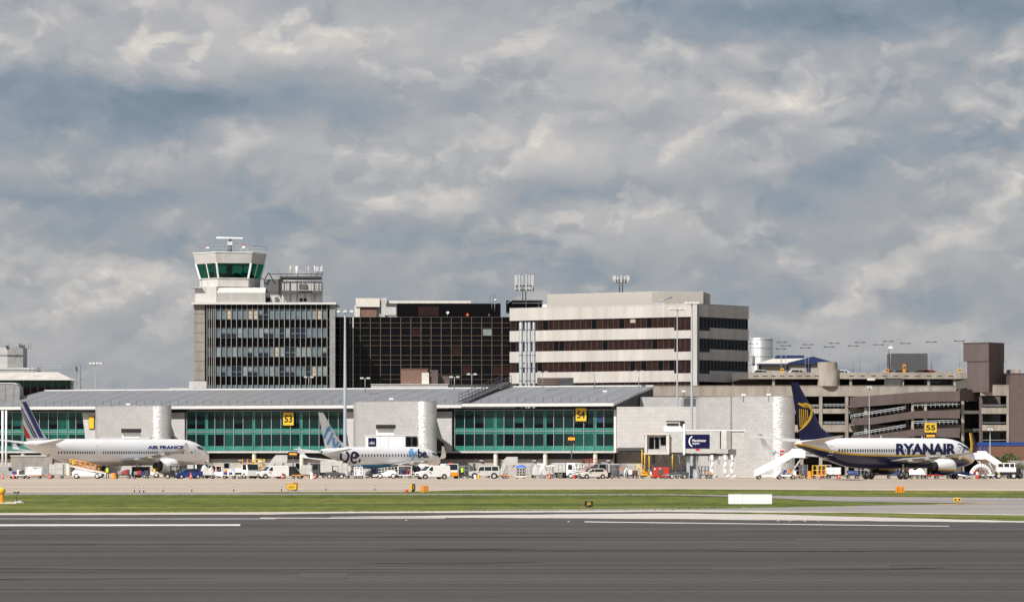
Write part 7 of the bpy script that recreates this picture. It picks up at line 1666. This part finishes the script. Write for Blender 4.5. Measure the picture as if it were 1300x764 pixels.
for i, x in enumerate((-5.4, -2.4, .4, 3.2)): mb = MB('orange'); mb.box(x / s, (x + 2.5) / s, (i % 2) * .1 - .05, .4, .0, (7.6 + (i % 2)) / s); mb.build('ribbed_box', t)
mb = MB('brick'); [mb.box(x / s, (x + .4) / s, .0, .05, .1, 7 / s) for x in (-2.8, -.1, 2.8)]; mb.build('rib', t)
t, s = gp('taxiway_light', 'yellow light head on a short post at the tip of the grass wedge', 'light', 1215.3, 640.3)
MB('yellow').box(-4.6 / s, 4.6 / s, -.15, .2, 4.2 / s, 8.6 / s).build('light_head', t, bevel=.03); MB('orange').tube((0, 0, -.05), (0, 0, 4.3 / s), .06).build('post', t); mb = MB('black'); [mb.lathe([(0, -.16), (.1, -.17), (.11, -.15)], (x / s, 0, 6.4 / s), 'y', 10) for x in (-2.4, 2.4)]; mb.build('lens', t)
t, s = gp('runway_marker', 'large orange and yellow bollard with a round head at the left edge', 'bollard', 2.4, 638.5)
mb = MB('orange'); mb.lathe([(0, 0), (3 / s, 0), (2.7 / s, 11.8 / s), (0, 11.8 / s)], n=20); mb.build('post', t); mb = MB('yellow'); mb.lathe([(0, 12 / s), (3.6 / s, 12.2 / s), (4.5 / s, 13.6 / s), (4.6 / s, 16.5 / s), (4 / s, 18.4 / s), (2.6 / s, 19.4 / s), (0, 19.6 / s)], n=20); mb.build('head', t)
MB('concrete_pale').box(-.6, 1.6, -.5, .6, -.05, .06).build('footing', t)
t, s = gp('sensor_post', 'black twin headed sensor on a thin post with a pale footing', 'sensor', 21, 637.6)
mb = MB('dgrey'); mb.tube((0, 0, 0), (0, 0, 12 / s), .05); mb.build('post', t)
for x0, x1 in ((-3.6, -1.3), (.2, 3.6)): MB('black').box(x0 / s, x1 / s, -.1, .2, 11.7 / s, 13.8 / s).build('sensor_head', t)
mb = MB('lgrey'); mb.hexa([(-.35, -.2, -.05), (.5, -.2, -.05), (.6, .5, -.05), (-.2, .5, -.05), (-.3, -.15, .05), (.45, -.15, .05), (.5, .4, .2), (-.15, .4, .2)]); mb.build('footing', t); MB('concrete_pale').box(-1.1, .8, -.4, .6, -.05, .03).build('slab', t)
t, s = gp('cable_slab', 'thin pale slab in the grass between the bollard and the sensor', 'slab', 12, 637); MB('concrete_pale').box(-.5, .45, -.3, .3, -.05, .05).build('slab_body', t)
for px, row in ((170.7, 624.3), (177.2, 625), (182.5, 624.6), (207, 624), (243.4, 623.6), (296.8, 623.4), (357.4, 623), (413.8, 622.2), (475.8, 622)):
    t, s = gp('edge_marker_post', 'short blue edge marker post along the far side of the taxiway', 'marker post', px, row, 0, 'blue edge marker posts')
    MB('bluer').tube((0, 0, 0), (0, 0, .55), .055, .045, n=8).build('post', t); MB('white').tube((0, 0, .3), (0, 0, .4), .062, n=8).build('band', t); MB('dgrey').lathe([(0, 0), (.12, 0), (.12, .04), (0, .05)], n=10).build('base', t)
for px, row in ((587, 621.5), (722, 662), (516, 660.4), (988, 661), (1003, 661), (1022, 661.3), (1039, 661)):
    t, s = gp('runway_edge_light', 'low pale edge light set on the runway surface', 'runway light', px, row, 0, 'low pale runway edge lights')
    mb = MB('grey'); mb.lathe([(0, .10), (.08, .09), (.11, .04), (.14, 0), (0, 0)], n=12); mb.build('light_body', t)
# light marks: dark stains on the apron under the aircraft stay in the concrete material
